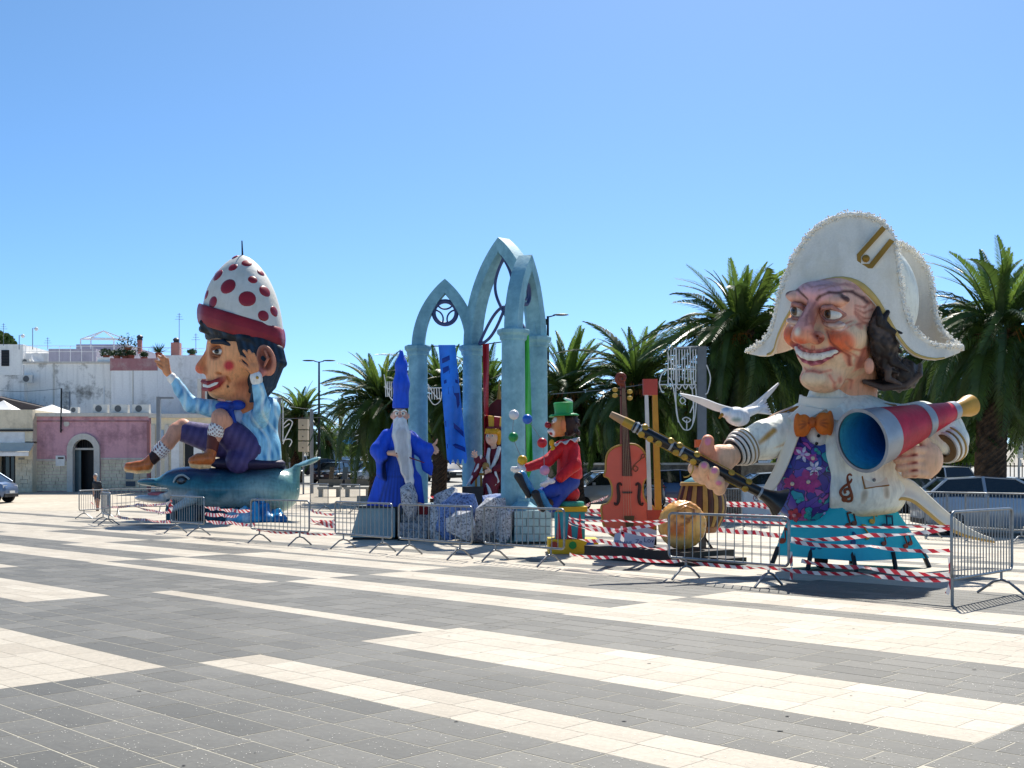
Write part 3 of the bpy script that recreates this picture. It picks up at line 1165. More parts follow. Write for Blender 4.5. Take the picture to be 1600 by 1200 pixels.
def tent(xc, half, ytop, yb, Y, label):
    c = P(xc, yb, Y)
    w_ = half / F * Y
    h = (yb - ytop) / F * Y
    t = thing('tent_roof', c, label, 'tent')
    mb = MB()
    n = 10
    rings = []
    for i in range(n + 1):
        k = i / n
        s_ = 1 - k
        z = c.z + h * (k ** 1.6)
        rings.append([(c.x + sx * w_ * s_, Y + 2.0 + sy * 2.0 * s_, z) for sx, sy in ((-1, -1), (1, -1), (1, 1), (-1, 1))])
    vs = [p for r_ in rings for p in r_]
    fs = [(i * 4 + q, i * 4 + (q + 1) % 4, (i + 1) * 4 + (q + 1) % 4, (i + 1) * 4 + q) for i in range(n) for q in range(4)]
    mb._add(vs, fs)
    mb.build('canvas', M_TENT, t)
    for sx in (-1, 1):
        MB().tube([(c.x + sx * w_ * 0.97, Y + 0.1, c.z), (c.x + sx * w_ * 0.97, Y + 0.1, ground_z(Y))], 0.04, 6).build('pole', M_WHITEP, t)
tent(60, 66, 629, 649, YP + 2.0, 'wide white tent roof peeping over the pink house')
tent(-18, 52, 622, 649, YP + 1.0, 'white tent roof above the corner shop')
a, b, c_, d = P(-40, 612, YW - 4), P(70, 637, YW - 4), P(40, 640, YW - 4), P(-40, 640, YW - 4)
rf = MB().prism([a, b, c_, d], (0, 3, 0)).build('lean_to_roof', M_ROOFD)
tag(rf, 'dark sloping lean-to roof against the white wall', 'roof')
# grey lamp with a flat arm by the shops
a = G(248, 57)
t = thing('street_lamp', a, 'grey square lamp post with one flat arm before the shops', 'street lamp')
tp = P(248, 620, 57)
MB().box2((a.x - 0.09, 56.9, a.z), (a.x + 0.09, 57.1, tp.z)).build('post', M_GREYM, t)
MB().box2((a.x + 0.092, 56.93, tp.z - 0.1), (a.x + 0.75, 57.07, tp.z - 0.01)).build('arm', M_GREYM, t)
MB().lathe([(0.22, 0), (0.22, 0.04), (0.12, 0.06), (0.12, 0.2)], a, n=14).build('base', M_GREYM, t)
# far houses in the gap and behind the trees
def far_house(x0, x1, y0, Y, m, label, rows, cols, depth=12):
    gyy = HZ + (CH - ground_z(Y)) * F / Y
    t = thing('far_building', G((x0 + x1) / 2, Y), label, 'building')
    block(MB(), x0, x1, y0, gyy, Y, depth, 0.5).build('wall', m, t)
    slab_on(MB(), x0 - 0.6, x1 + 0.6, y0 - 1.5, y0, Y, 0.2, depth).build('parapet', M_TRIM, t)
    for r_ in range(rows):
        for c in range(cols):
            xx = x0 + (c + 0.5) * (x1 - x0) / cols
            yy = y0 + 6 + r_ * (gyy - y0 - 8) / max(rows, 1)
            wd = (x1 - x0) / cols * 0.28
            slab_on(MB(), xx - wd, xx + wd, yy, yy + (gyy - y0) / max(rows, 1) * 0.5, Y, 0.06).build('window', M_GLASS, t)
far_house(500, 556, 671, 190, mat_stain('white_block', 'cdd3d8', '9aa6ae', 0.4, 0.2), 'pale low harbour building beyond the car park', 1, 6)
b = slab_on(MB(), 522, 556, 684, 694, 189.5, 0.15).build('blue_signboard', mat('harbour_blue', '4aa3d6', 0.5))
tag(b, 'long light blue signboard on the harbour building', 'signboard')
far_house(1000, 1120, 690, 120, M_GPLAS, 'grey apartment house behind the palm trunks', 2, 7)
far_house(640, 780, 680, 150, M_WPLAS2, 'white low building behind the arches', 2, 9)
far_house(860, 990, 690, 140, M_CREAM, 'cream building behind the clown', 2, 8)
far_house(1180, 1420, 660, 130, M_GPLAS, 'grey building hidden behind the trees', 3, 10)
# ---------------------------------------------------------------- palms
def mat_leaf(name, c1, c2, trans=0.25, rough=0.5, scale=2.0):
    m, nt, b = _new(name)
    n = _noise(nt, scale, 3)
    oi = nt.nodes.new('ShaderNodeObjectInfo')
    r = _ramp(nt, n.outputs[0], [(0.3, S(c1)), (0.7, S(c2))])
    r2 = _ramp(nt, oi.outputs['Random'], [(0.0, (0.7, 0.75, 0.7)), (0.8, (1.15, 1.1, 1.0)), (1.0, (1.5, 1.2, 0.9))])
    col = _mix(nt, r.outputs[0], r2.outputs[0], 1.0, 'MULTIPLY')
    nt.links.new(col, b.inputs['Base Color'])
    b.inputs['Roughness'].default_value = rough
    tr = nt.nodes.new('ShaderNodeBsdfTranslucent')
    nt.links.new(col, tr.inputs[0])
    mx = nt.nodes.new('ShaderNodeMixShader')
    mx.inputs[0].default_value = trans
    nt.links.new(b.outputs[0], mx.inputs[1])
    nt.links.new(tr.outputs[0], mx.inputs[2])
    nt.links.new(mx.outputs[0], nt.nodes['Material Output'].inputs[0])
    return m
M_FROND = mat_leaf('palm_frond_green', '33481f', '4d6630', 0.4, 0.42)
M_FRONDY = mat_leaf('palm_frond_young', '54702f', '70893f', 0.45, 0.4)
M_DRY = mat_leaf('dry_frond', '6b5538', '8a6f49', 0.15, 0.8)
M_TRUNK = mat_stain('palm_trunk_bark', '5d4a39', '2b221b', 0.9, 6.0, 0.9, 0.6, lo=0.4, hi=0.6)
M_BOOT = mat_stain('palm_leaf_bases', '6e5437', '33271c', 0.8, 5.0, 0.9, 0.5, lo=0.42, hi=0.6)
M_DATE = mat('date_stalks', '9c6425', 0.7, var=0.3)

def frond_mesh(name, rnd, L=2.6, arch=1.0, n=64, m=None, droop=0.25, lw=0.46, ribm=None):
    """feather palm leaf growing along +X, arching down; origin at its foot"""
    mb = MB()
    pts = []
    steps = 14
    for i in range(steps + 1):
        t = i / steps
        pts.append(Vector((L * (t - 0.12 * arch * t ** 3), 0.05 * math.sin(3 * t + rnd.random() * 0.1), L * (0.16 * t - 0.55 * arch * t ** 2.2))))
    rs = [0.028 * (1 - 0.85 * i / steps) for i in range(steps + 1)]
    mb.tube(pts, rs, 4)
    for side in (-1, 1):
        for k in range(n):
            t = 0.1 + 0.9 * (k + rnd.random() * 0.6) / n
            q = t * steps
            i = min(int(q), steps - 1)
            p = pts[i].lerp(pts[i + 1], q - i)
            d = (pts[i + 1] - pts[i]).normalized()
            up = Vector((0, 1, 0)).cross(d) * -1
            up.normalize()
            ln = lw * L / 2.6 * (math.sin(math.pi * min(1, 0.12 + t * 0.86)) ** 0.55) * rnd.uniform(0.85, 1.1)
            fw = 0.55 + 0.65 * t
            out = (Vector((0, side, 0)) * 1.0 + d * fw + up * (0.45 - 0.25 * t)).normalized()
            mid = p + out * ln * 0.55
            tip = p + (out * ln + Vector((0, 0, -1)) * ln * droop * rnd.uniform(0.6, 1.5))
            wv = d.cross(out).normalized().lerp(d, 0.75).normalized() * 0.024 * (L / 2.6)
            mb._add([p - wv * 0.6, p + wv * 0.6, mid + wv, mid - wv, tip], [(0, 1, 2, 3), (3, 2, 4)])
    me = mb.mesh(name, recalc=False)
    me.materials.append(m)
    return me
rp = random.Random(21)
FROND = [frond_mesh('frond', rp, 2.6, a, m=M_FROND, droop=dr) for a, dr in ((0.8, 0.3), (1.15, 0.35), (1.45, 0.4), (1.7, 0.45), (1.0, 0.3))]
YOUNG = [frond_mesh('young_frond', rp, 2.3, a, m=M_FRONDY, droop=0.12, lw=0.3) for a in (0.45, 0.75, 1.05)]
DRYM = [frond_mesh('dry_frond', rp, 2.0, 1.5, 30, m=M_DRY, droop=0.8, lw=0.3)]

def palm(x, yc, rad, Y, label, seed, trunk_r=0.34, nf=88, base_z=None, low=-1.05, dry=10, tilt=0.0):
    """feather palm whose crown centre shows at x, yc; rad = reach of the leaves in photo pixels"""
    rd = random.Random(seed)
    nf = int(nf * rd.uniform(1.15, 1.5))
    tilt = tilt + rd.uniform(-.35, .35)
    dry = dry + rd.randint(0, 12)
    droop = rd.uniform(-.18, .12)
    base = G(x, Y)
    top = P(x, yc, Y)
    t = thing('palm_tree', base, label, 'palm tree')
    H = top.z - base.z
    # trunk with the scars of old leaves
    mb = MB()
    rows, cols = max(24, int(H * 11)), 22
    vs = []
    for i in range(rows + 1):
        v = i / rows
        rr = trunk_r * (1.18 - 0.25 * min(1, v * 5) + 0.1 * max(0, v - 0.6))
        for k in range(cols):
            an = 2 * math.pi * k / cols
            ph = (i % 2) * 0.5
            sc = 1 + 0.075 * (1 if (k + i) % 2 else -0.6) + rd.uniform(-0.02, 0.02)
            vs.append((base.x + tilt * v * v + rr * sc * math.cos(an), Y + rr * sc * math.sin(an), base.z - 0.1 + (H - 0.05) * v))
    fs = [(i * cols + k, i * cols + (k + 1) % cols, (i + 1) * cols + (k + 1) % cols, (i + 1) * cols + k) for i in range(rows) for k in range(cols)]
    mb._add(vs, fs)
    mb.build('trunk', M_TRUNK, t)
    # stubs of cut leaves below the crown
    mb = MB()
    cen = top + Vector((tilt, 0, 0))
    for k in range(70):
        an = k * 2.39996
        z = -0.9 + 1.0 * k / 70
        rr = trunk_r * (1.0 + 0.35 * math.sin(math.pi * min(1, (z + 0.95) / 1.1)))
        d = Vector((math.cos(an), math.sin(an), 0))
        p = cen + d * rr * 0.7 + Vector((0, 0, z))
        mb.tube([p, p + d * 0.28 + Vector((0, 0, 0.22))], [0.085, 0.05], 5)
    mb.build('leaf_bases', M_BOOT, t)
    mb = MB()
    for k in range(5):
        an = rd.random() * 6.28
        d = Vector((math.cos(an), math.sin(an), 0))
        for q in range(9):
            dd = (d + Vector((rd.gauss(0, .35), rd.gauss(0, .35), 0))).normalized()
            p = cen + dd * trunk_r * 0.7
            mb.tube([p, p + dd * 0.45 + Vector((0, 0, 0.1)), p + dd * 0.75 + Vector((0, 0, -0.3 - 0.2 * rd.random()))], [0.018, 0.014, 0.01], 4)
    mb.build('date_stalks', M_DATE, t)
    s_ = rad / F * Y / 2.45
    for k in range(nf + dry):
        an = k * 2.39996 + rd.uniform(-0.25, 0.25)
        u = k / nf
        if k >= nf:
            me, el = DRYM[0], rd.uniform(-1.25, -0.95)
        elif u < 0.2:
            me, el = rd.choice(YOUNG), 1.42 - 1.5 * u + rd.uniform(-0.12, 0.1)
        else:
            me = rd.choice(FROND)
            el = 1.12 + droop - (1.12 - low) * ((u - 0.2) / 0.8) ** 0.95 + rd.uniform(-0.2, 0.2)
        o = bpy.data.objects.new(me.name, me)
        COL.objects.link(o)
        o.parent = t
        o.location = cen - base + Vector((math.cos(an), math.sin(an), 0)) * trunk_r * 0.5 + Vector((0, 0, 0.12 - 0.35 * u))
        k2 = s_ * rd.uniform(0.84, 1.2) * (1.0 if k < nf else 0.85)
        o.scale = (k2, k2, k2)
        o.rotation_euler = (Matrix.Rotation(an, 4, 'Z') @ Matrix.Rotation(-el, 4, 'Y') @ Matrix.Rotation(rd.uniform(-0.5, 0.5), 4, 'X')).to_euler()
    return t

palm(1546, 520, 152, 33, 'date palm with a thick scaly trunk by the parked silver blue car', 1, 0.44, 76, dry=10)
palm(1142, 528, 132, 42, 'tall date palm rising behind the white dove', 2, 0.36, 70)
palm(992, 606, 112, 44, 'date palm behind the giant violin', 3, 0.36, 66)
palm(898, 618, 104, 46, 'date palm behind the clown with dark trunk', 4, 0.40, 66)
palm(590, 634, 92, 55, 'date palm behind the wizard with long drooping leaves', 5, 0.42, 72, low=-1.15)
palm(686, 620, 84, 52, 'date palm seen between the two left columns', 6, 0.36, 60)
palm(769, 628, 90, 50, 'date palm behind the young king', 7, 0.36, 60)
palm(462, 655, 62, 82, 'date palm next to the beige switch boxes', 8, 0.42, 64)
palm(438, 668, 52, 98, 'paler date palm behind the seated giant', 9, 0.4, 50)
palm(1262, 548, 120, 47, 'date palm hidden behind the big white hat', 10, 0.36, 60)
palm(1450, 560, 105, 52, 'date palm filling the gap behind the bicorne', 11, 0.36, 56)
palm(1075, 640, 90, 58, 'smaller date palm beyond the grey mast', 12, 0.34, 54)
palm(531, 640, 20, 130, 'thin far palm with a small round crown', 13, 0.22, 40, low=-0.7, dry=14)
palm(835, 648, 70, 66, 'far date palm beyond the green banner', 14, 0.34, 50)
palm(515, 690, 40, 110, 'small far palm leaning beside the lamp post', 15, 0.3, 44)

# ---------------------------------------------------------------- leafy trees and hedge behind the car park
M_LEAF = mat_leaf('dark_evergreen_leaf', '2c4420', '486830', 0.3, 0.55, 1.2)
M_LEAF2 = mat_leaf('light_green_leaf', '55752c', '7b9a3d', 0.35, 0.55, 1.2)
M_BARK = mat_stain('bark', '5b4d3f', '2f2720', 0.7, 4.0, 0.9, 0.5)
def tree(x, yc, rx, rz, Y, label, seed, m=None, leaves=15000):
    rd = random.Random(seed)
    base, c = G(x, Y), P(x, yc, Y)
    a, h = rx / F * Y, rz / F * Y
    t = thing('leafy_tree', base, label, 'tree')
    mb = MB()
    fork = base + Vector((0, 0, max(0.8, (c.z - base.z) * 0.45)))
    mb.tube([base + Vector((0, 0, -0.1)), base.lerp(fork, 0.5) + Vector((0.08, 0, 0)), fork], [0.26, 0.2, 0.17], 9)
    for k in range(7):
        an = k * 2.4
        e = c + Vector((math.cos(an) * a * 0.6, math.sin(an) * a * 0.5, h * rd.uniform(-0.2, 0.6)))
        mb.tube([fork, fork.lerp(e, 0.5) + Vector((0, 0, 0.2)), e], [0.12, 0.08, 0.03], 6)
    mb.build('trunk', M_BARK, t)
    mb = MB()
    for k in range(26):
        v = Vector((rd.gauss(0, 1), rd.gauss(0, 1), rd.gauss(0, 1))).normalized() * rd.uniform(0.45, 0.95)
        cc = c + Vector((v.x * a, v.y * a, v.z * h))
        r_ = rd.uniform(0.24, 0.4)
        leafball(mb, cc, (a * r_, a * r_, h * r_), leaves // 26, 0.15, rd)
    o = mb.build('crown', m or M_LEAF, t)
    return t
tree(1040, 690, 60, 62, 68, 'dark evergreen tree behind the violin bow', 1)
tree(1180, 660, 80, 80, 66, 'broad dark tree behind the dove', 2)
tree(1330, 640, 95, 95, 70, 'large dark tree behind the giant head', 3)
tree(1465, 640, 70, 80, 64, 'dark tree behind the megaphone', 4)
tree(1500, 690, 55, 52, 72, 'light green tree beyond the iron fence', 5, M_LEAF2)
tree(1612, 655, 70, 85, 62, 'tall light green tree at the street sign', 6, M_LEAF2)
tree(1240, 710, 50, 40, 60, 'round flowering shrub tree beside the waistcoat', 7, M_LEAF2)
tree(880, 700, 60, 50, 74, 'dark tree behind the clown stool', 8)
tree(770, 690, 60, 55, 78, 'dark tree behind the throne', 9)
tree(640, 690, 50, 50, 80, 'dark tree behind the wizard', 10)
tree(950, 690, 50, 55, 72, 'dark tree behind the violin neck', 11)
tree(1410, 690, 60, 55, 76, 'dark tree low behind the gloved hand', 12)
tree(4, 530, 14, 12, 110, 'round treetop over the left roofs', 13, leaves=2600)
tree(12, 532, 12, 10, 112, 'second treetop over the left roofs', 14, leaves=2600)
# clipped hedge in the gap
mb = MB()
rd = random.Random(31)
for k in range(40):
    p = P(530 + k * 0.95, 704, 150)
    leafball(mb, p, (0.5, 0.8, 0.9), 60, 0.16, rd)
hg = mb.build('hedge', M_LEAF2)
tag(hg, 'clipped green hedge before the harbour building', 'hedge')
# ---------------------------------------------------------------- cars
M_TYRE = mat('tyre_rubber', '17171a', 0.8)
M_RIM = mat('alloy_rim', 'a3a6a8', 0.35, 0.8)
M_CGLASS = mat('car_glass', '1d2429', 0.05, spec=0.8)
M_LAMP = mat('headlamp_glass', 'cdd3d6', 0.1)
M_TAIL = mat('tail_lamp_red', '8e1a1c', 0.2)
M_PLATE = mat('number_plate', 'd9dbd8', 0.5)
def car_paint(col):
    return mat('car_paint_' + col, col, 0.3, 0.25, var=0.03, coat=0.8)

PROF = {   # (x along length 0..1, bonnet/belt height, roof height or None) in metres, front at x = 0
    'hatch': dict(L=4.0, W=1.74, H=1.48, body=[(0, .45, .62), (.03, .3, .78), (.12, .26, .86), (.26, .25, .95), (.5, .24, .98), (.8, .25, 1.0), (.96, .3, .98), (1.0, .42, .8)],
                  glass=[(.22, .94), (.42, 1.42), (.62, 1.47), (.84, 1.42), (.97, .98)]),
    'sedan': dict(L=4.6, W=1.8, H=1.44, body=[(0, .45, .6), (.03, .3, .74), (.14, .25, .84), (.29, .24, .93), (.5, .23, .96), (.76, .25, .98), (.97, .32, .98), (1.0, .45, .8)],
                  glass=[(.27, .92), (.43, 1.38), (.6, 1.42), (.74, 1.34), (.88, .97)]),
    'suv': dict(L=4.4, W=1.84, H=1.66, body=[(0, .5, .72), (.03, .36, .92), (.12, .3, 1.0), (.25, .28, 1.07), (.5, .28, 1.1), (.8, .3, 1.12), (.97, .36, 1.1), (1.0, .5, .9)],
                glass=[(.22, 1.06), (.37, 1.56), (.6, 1.64), (.9, 1.58), (.98, 1.1)]),
    'micro': dict(L=2.7, W=1.56, H=1.55, body=[(0, .45, .7), (.04, .3, .9), (.14, .25, 1.0), (.3, .24, 1.02), (.5, .24, 1.05), (.8, .25, 1.05), (.96, .3, 1.05), (1.0, .42, .9)],
                  glass=[(.12, 1.0), (.38, 1.48), (.62, 1.54), (.88, 1.48), (.99, 1.05)]),
}
CAR_PROTO = {}
def car_meshes(kind):
    if kind in CAR_PROTO:
        return CAR_PROTO[kind]
    q = PROF[kind]
    L, W = q['L'], q['W']
    out = {}
    mb = MB()
    st = q['body']
    rings = []
    for x, zb, zt in st:
        pinch = 0.82 if x in (0, 1.0) else (0.94 if x < .05 or x > .95 else 1.0)
        w = W / 2 * pinch
        zm = zb + (zt - zb) * 0.55
        rings.append([(-w * .93, zb), (-w, zb + .12), (-w, zm), (-w * .95, zt - .03), (-w * .86, zt), (0, zt + .025), (w * .86, zt), (w * .95, zt - .03), (w, zm), (w, zb + .12), (w * .93, zb)])
    n = len(rings[0])
    # finer stations
    vs, m = [], 0
    fine = []
    for i in range(len(st) - 1):
        for k in range(3):
            u = k / 3
            fine.append((st[i][0] * (1 - u) + st[i + 1][0] * u, [(a[0] * (1 - u) + b[0] * u, a[1] * (1 - u) + b[1] * u) for a, b in zip(rings[i], rings[i + 1])]))
    fine.append((1.0, rings[-1]))
    for x, rg_ in fine:
        for y_, z_ in rg_:
            vs.append((x * L - L / 2, y_, z_))
    m = len(fine)
    fs = [(i * n + k, i * n + (k + 1) % n, (i + 1) * n + (k + 1) % n, (i + 1) * n + k) for i in range(m - 1) for k in range(n)]
    fs += [tuple(range(n)), tuple((m - 1) * n + k for k in range(n))]
    mb._add(vs, fs)
    out['body'] = mb.mesh('body', smooth=35)
    g = q['glass']
    def green(shrink, lift):
        vs = []
        zbelt = q['glass'][0][1]
        for x, z in g:
            f = (z - zbelt) / max(.01, q['H'] - zbelt)
            w = W / 2 * (0.9 - 0.2 * max(0, min(1, f))) - shrink
            vs.append((x * L - L / 2, w, z + lift))
        return vs
    # glasshouse
    up = green(0.0, 0)
    zb = min(g[0][1], g[-1][1]) - 0.03
    mb = MB()
    top = [(x, -w, z) for x, w, z in up] + [(x, w, z) for x, w, z in reversed(up)]
    k = len(up)
    left = [(x, -w, z) for x, w, z in up]
    right = [(x, w, z) for x, w, z in up]
    bl = [(x, -W / 2 * .9, zb) for x, w, z in up]
    br = [(x, W / 2 * .9, zb) for x, w, z in up]
    vs = left + right + bl + br
    fs = []
    for i in range(k - 1):
        fs += [(i, i + 1, k + i + 1, k + i), (i, 2 * k + i, 2 * k + i + 1, i + 1), (k + i, k + i + 1, 3 * k + i + 1, 3 * k + i)]
    mb._add(vs, fs)
    out['window_glass'] = mb.mesh('window_glass')
    # roof skin and pillars
    mb = MB()
    r_ = [(x, w * 1.0, z) for x, w, z in green(-0.005, 0.012)]
    rf = r_[1:-1]
    mb.grid(lambda u, v: (lambda i, f: (rf[i][0] * (1 - f) + rf[min(i + 1, len(rf) - 1)][0] * f, (rf[i][1] * (1 - f) + rf[min(i + 1, len(rf) - 1)][1] * f) * (2 * v - 1), (rf[i][2] * (1 - f) + rf[min(i + 1, len(rf) - 1)][2] * f) + 0.03 * (1 - (2 * v - 1) ** 2)))(min(int(u * (len(rf) - 1)), len(rf) - 2), u * (len(rf) - 1) - min(int(u * (len(rf) - 1)), len(rf) - 2)), 8, 6, 0.02)
    for s_ in (-1, 1):
        for (i, j) in ((0, 1), (len(up) - 2, len(up) - 1)):
            a, b = r_[i], r_[j]
            mb.tube([(a[0], s_ * a[1], a[2]), (b[0], s_ * b[1], b[2])], 0.035, 5)
        i = len(up) // 2
        a = r_[i]
        mb.tube([(a[0], s_ * a[1], a[2]), (a[0] - .05, s_ * W / 2 * .9, zb)], 0.04, 5)
    out['roof'] = mb.mesh('roof', smooth=35)
    mb = MB()
    mb.lathe([(.31 * .6, -.1), (.30, -.1), (.315, -.06), (.315, .06), (.30, .1), (.31 * .62, .1)], (0, 0, 0), (0, 1, 0), 20)
    out['tyre'] = mb.mesh('tyre', smooth=40)
    mb = MB()
    mb.lathe([(.2, .05), (.2, .085), (.17, .075), (.05, .085), (0, .09)], (0, 0, 0), (0, -1, 0), 16)
    out['rim'] = mb.mesh('rim')
    CAR_PROTO[kind] = (q, out)
    return CAR_PROTO[kind]

def car(kind, col, x, Y, yaw, label, dz=0.0):
    """yaw 0: nose points to -X; the car is centred under photo column x at distance Y"""
    q, ms = car_meshes(kind)
    base = G(x, Y) + Vector((0, 0, dz))
    t = thing('parked_car', base, label, 'car', 'parked cars')
    t.rotation_euler = (0, 0, R(yaw))
    pm = car_paint(col)
    def part(name, me, m, loc=(0, 0, 0), rz=0, parent=t):
        me2 = me
        if not me.materials or me.materials[0] != m:
            me2 = me.copy()
            me2.materials.clear()
            me2.materials.append(m)
        o = bpy.data.objects.new(name, me2)
        COL.objects.link(o)
        o.parent = parent
        o.location = loc
        o.rotation_euler = (0, 0, rz)
        return o
    part('body', ms['body'], pm)
    part('window_glass', ms['window_glass'], M_CGLASS)
    part('roof', ms['roof'], pm)
    L, W = q['L'], q['W']
    for fx in (-.31, .31):
        for s_ in (-1, 1):
            w = part('wheel', ms['tyre'], M_TYRE, (fx * L, s_ * (W / 2 - .1), .315), 0 if s_ < 0 else math.pi)
            part('rim', ms['rim'], M_RIM, (0, 0, 0), 0, w)
    for s_ in (-1, 1):
        mb = MB().box((-L / 2 + .13, s_ * W * .34, q['body'][1][2] - .12), (.14, .34, .13))
        me = mb.mesh('headlight')
        me.materials.append(M_LAMP)
        link_mesh('headlight', me, t)
        mb = MB().box((L / 2 - .09, s_ * W * .37, q['body'][-2][2] - .16), (.12, .2, .24))
        me = mb.mesh('tail_light')
        me.materials.append(M_TAIL)
        link_mesh('tail_light', me, t)
    for s_, xx in ((-1, -L / 2 - .012), (1, L / 2 + .012)):
        me = MB().box((xx, 0, .52), (.02, .5, .11)).mesh('number_plate')
        me.materials.append(M_PLATE)
        link_mesh('number_plate', me, t)
        me = MB().box((s_ * (L / 2 - .08), 0, .36), (.14, W * .86, .16)).mesh('bumper')
        me.materials.append(mat('bumper_plastic', '2a2b2d', 0.6))
        link_mesh('bumper', me, t)
    for s_ in (-1, 1):
        me = MB().box((q['glass'][0][0] * L - L / 2 + .28, s_ * (W / 2 + .04), q['glass'][0][1] + .06), (.1, .18, .12)).mesh('wing_mirror')
        me.materials.append(pm)
        link_mesh('wing_mirror', me, t)
    return t

car('micro', '5b6f8d', -25, 54, 178, 'small blue two seat car by the corner shop')
car('hatch', '20242b', 519, 80, 75, 'black hatchback parked behind the concrete benches')
car('sedan', '15181d', 447, 86, 115, 'black saloon parked behind the seated giant')
car('hatch', '2b3a52', 542, 92, 60, 'dark blue hatchback beside the hedge')
car('sedan', '31363c', 566, 84, 40, 'charcoal saloon beside the palm trunk')
car('hatch', 'b9bfc4', 588, 78, 20, 'silver hatchback under the drooping palm')
car('suv', 'c9cdd0', 605, 96, 10, 'pale grey tall car behind the wizard')
car('sedan', '1f2c46', 500, 100, 30, 'navy saloon far behind the lamp post')
car('sedan', '1d222b', 697, 84, 118, 'dark saloon seen between the left columns')
car('hatch', '8d2626', 752, 90, 90, 'dark red car behind the throne')
car('suv', '8d9499', 952, 48, 12, 'grey tall car left of the violin')
car('hatch', 'c3c9cf', 925, 56, 15, 'silver blue hatchback behind the palm trunk')
car('hatch', 'bfc5c9', 1022, 55, 70, 'silver car behind the violin bow')
car('suv', '24406f', 1078, 50, 172, 'blue tall car behind the barrel drum')
car('hatch', '9db0c4', 1190, 52, 5, 'pale blue car behind the clarinet bell')
car('suv', 'b3bac0', 1463, 58, -78, 'silver tall car seen from behind by the iron fence')
car('hatch', 'dcdedd', 1418, 46, 100, 'white hatchback behind the coat tail')
car('hatch', '8f9cab', 1556, 29.5, 172, 'silver blue hatchback behind the thick palm trunk')
car('sedan', 'c6ccd4', 1604, 36, 170, 'silver saloon beyond the silver blue hatchback')
car('hatch', 'd5d8d8', 470, 118, 90, 'white far car in the car park')
car('sedan', '7a828a', 432, 120, 80, 'grey far saloon in the car park')

# scooters among the cars
def scooter(x, Y, yaw, label):
    t = thing('parked_scooter', G(x, Y), label, 'scooter', 'parked scooters')
    t.rotation_euler = (0, 0, R(yaw))
    def part(mb, nm, m, sm=35):
        me = mb.mesh(nm, smooth=sm)
        me.materials.append(m)
        return link_mesh(nm, me, t)
    for xx in (-.62, .62):
        part(MB().lathe([(.12, -.05), (.24, -.05), (.26, 0), (.24, .05), (.12, .05)], (xx, 0, .26), (0, 1, 0), 16), 'wheel', M_TYRE)
    mb = MB()
    mb.tube([(-.5, 0, .35), (-.15, 0, .3), (.1, 0, .35), (.35, 0, .6), (.75, 0, .68)], [.09, .13, .16, .17, .08], 8)
    mb.tube([(-.62, 0, .3), (-.45, 0, .9)], .05, 6)
    part(mb, 'body', car_paint('1b1d21'))
    part(MB().tube([(.0, 0, .78), (.3, 0, .8), (.6, 0, .82)], [.1, .14, .1], 8), 'seat', M_BLACK)
    part(MB().tube([(-.42, -.32, 1.0), (-.45, 0, .95), (-.42, .32, 1.0)], .03, 6), 'handlebar', M_BLACK)
    part(MB().box((-.58, 0, .75), (.06, .34, .45)), 'leg_shield', car_paint('1b1d21'))
    part(MB().box((-.5, 0, 1.15), (.03, .36, .35)), 'windscreen', M_GLASS)
scooter(527, 72, 60, 'black scooter parked by the benches')
scooter(545, 71, 75, 'second black scooter leaning beside the first by the benches')
scooter(1030, 47, 80, 'black scooter parked behind the violin bow')

# ---------------------------------------------------------------- lamps, masts, benches, fence
def double_lamp(x, y_top, Y, label, arm=1.0, both=True):
    a, b = G(x, Y), P(x, y_top, Y)
    t = thing('street_lamp', a, label, 'street lamp')
    MB().tube([a, a.lerp(b, .5), b], [.11, .085, .06], 10).build('post', M_BLACK, t)
    for s_ in ((-1, 1) if both else (1,)):
        MB().tube([b + Vector((0, 0, -.05)), b + Vector((s_ * .35, 0, .04))], .035, 6).build('arm', M_BLACK, t)
        MB().ball(b + Vector((s_ * (.35 + arm * .35), 0, .07)), (arm * .45, .16, .055), 14, 8).build('lamp_head', M_BLACK, t)
    return t
double_lamp(498.5, 565, 78, 'tall black street lamp with two flat heads')
L2 = double_lamp(856, 494, 58, 'black street lamp with a floodlight behind the arches', 0.9, False)
p = P(851, 503, 58)
MB().box(p, (.4, .25, .28)).build('floodlight', M_BLACK, L2)

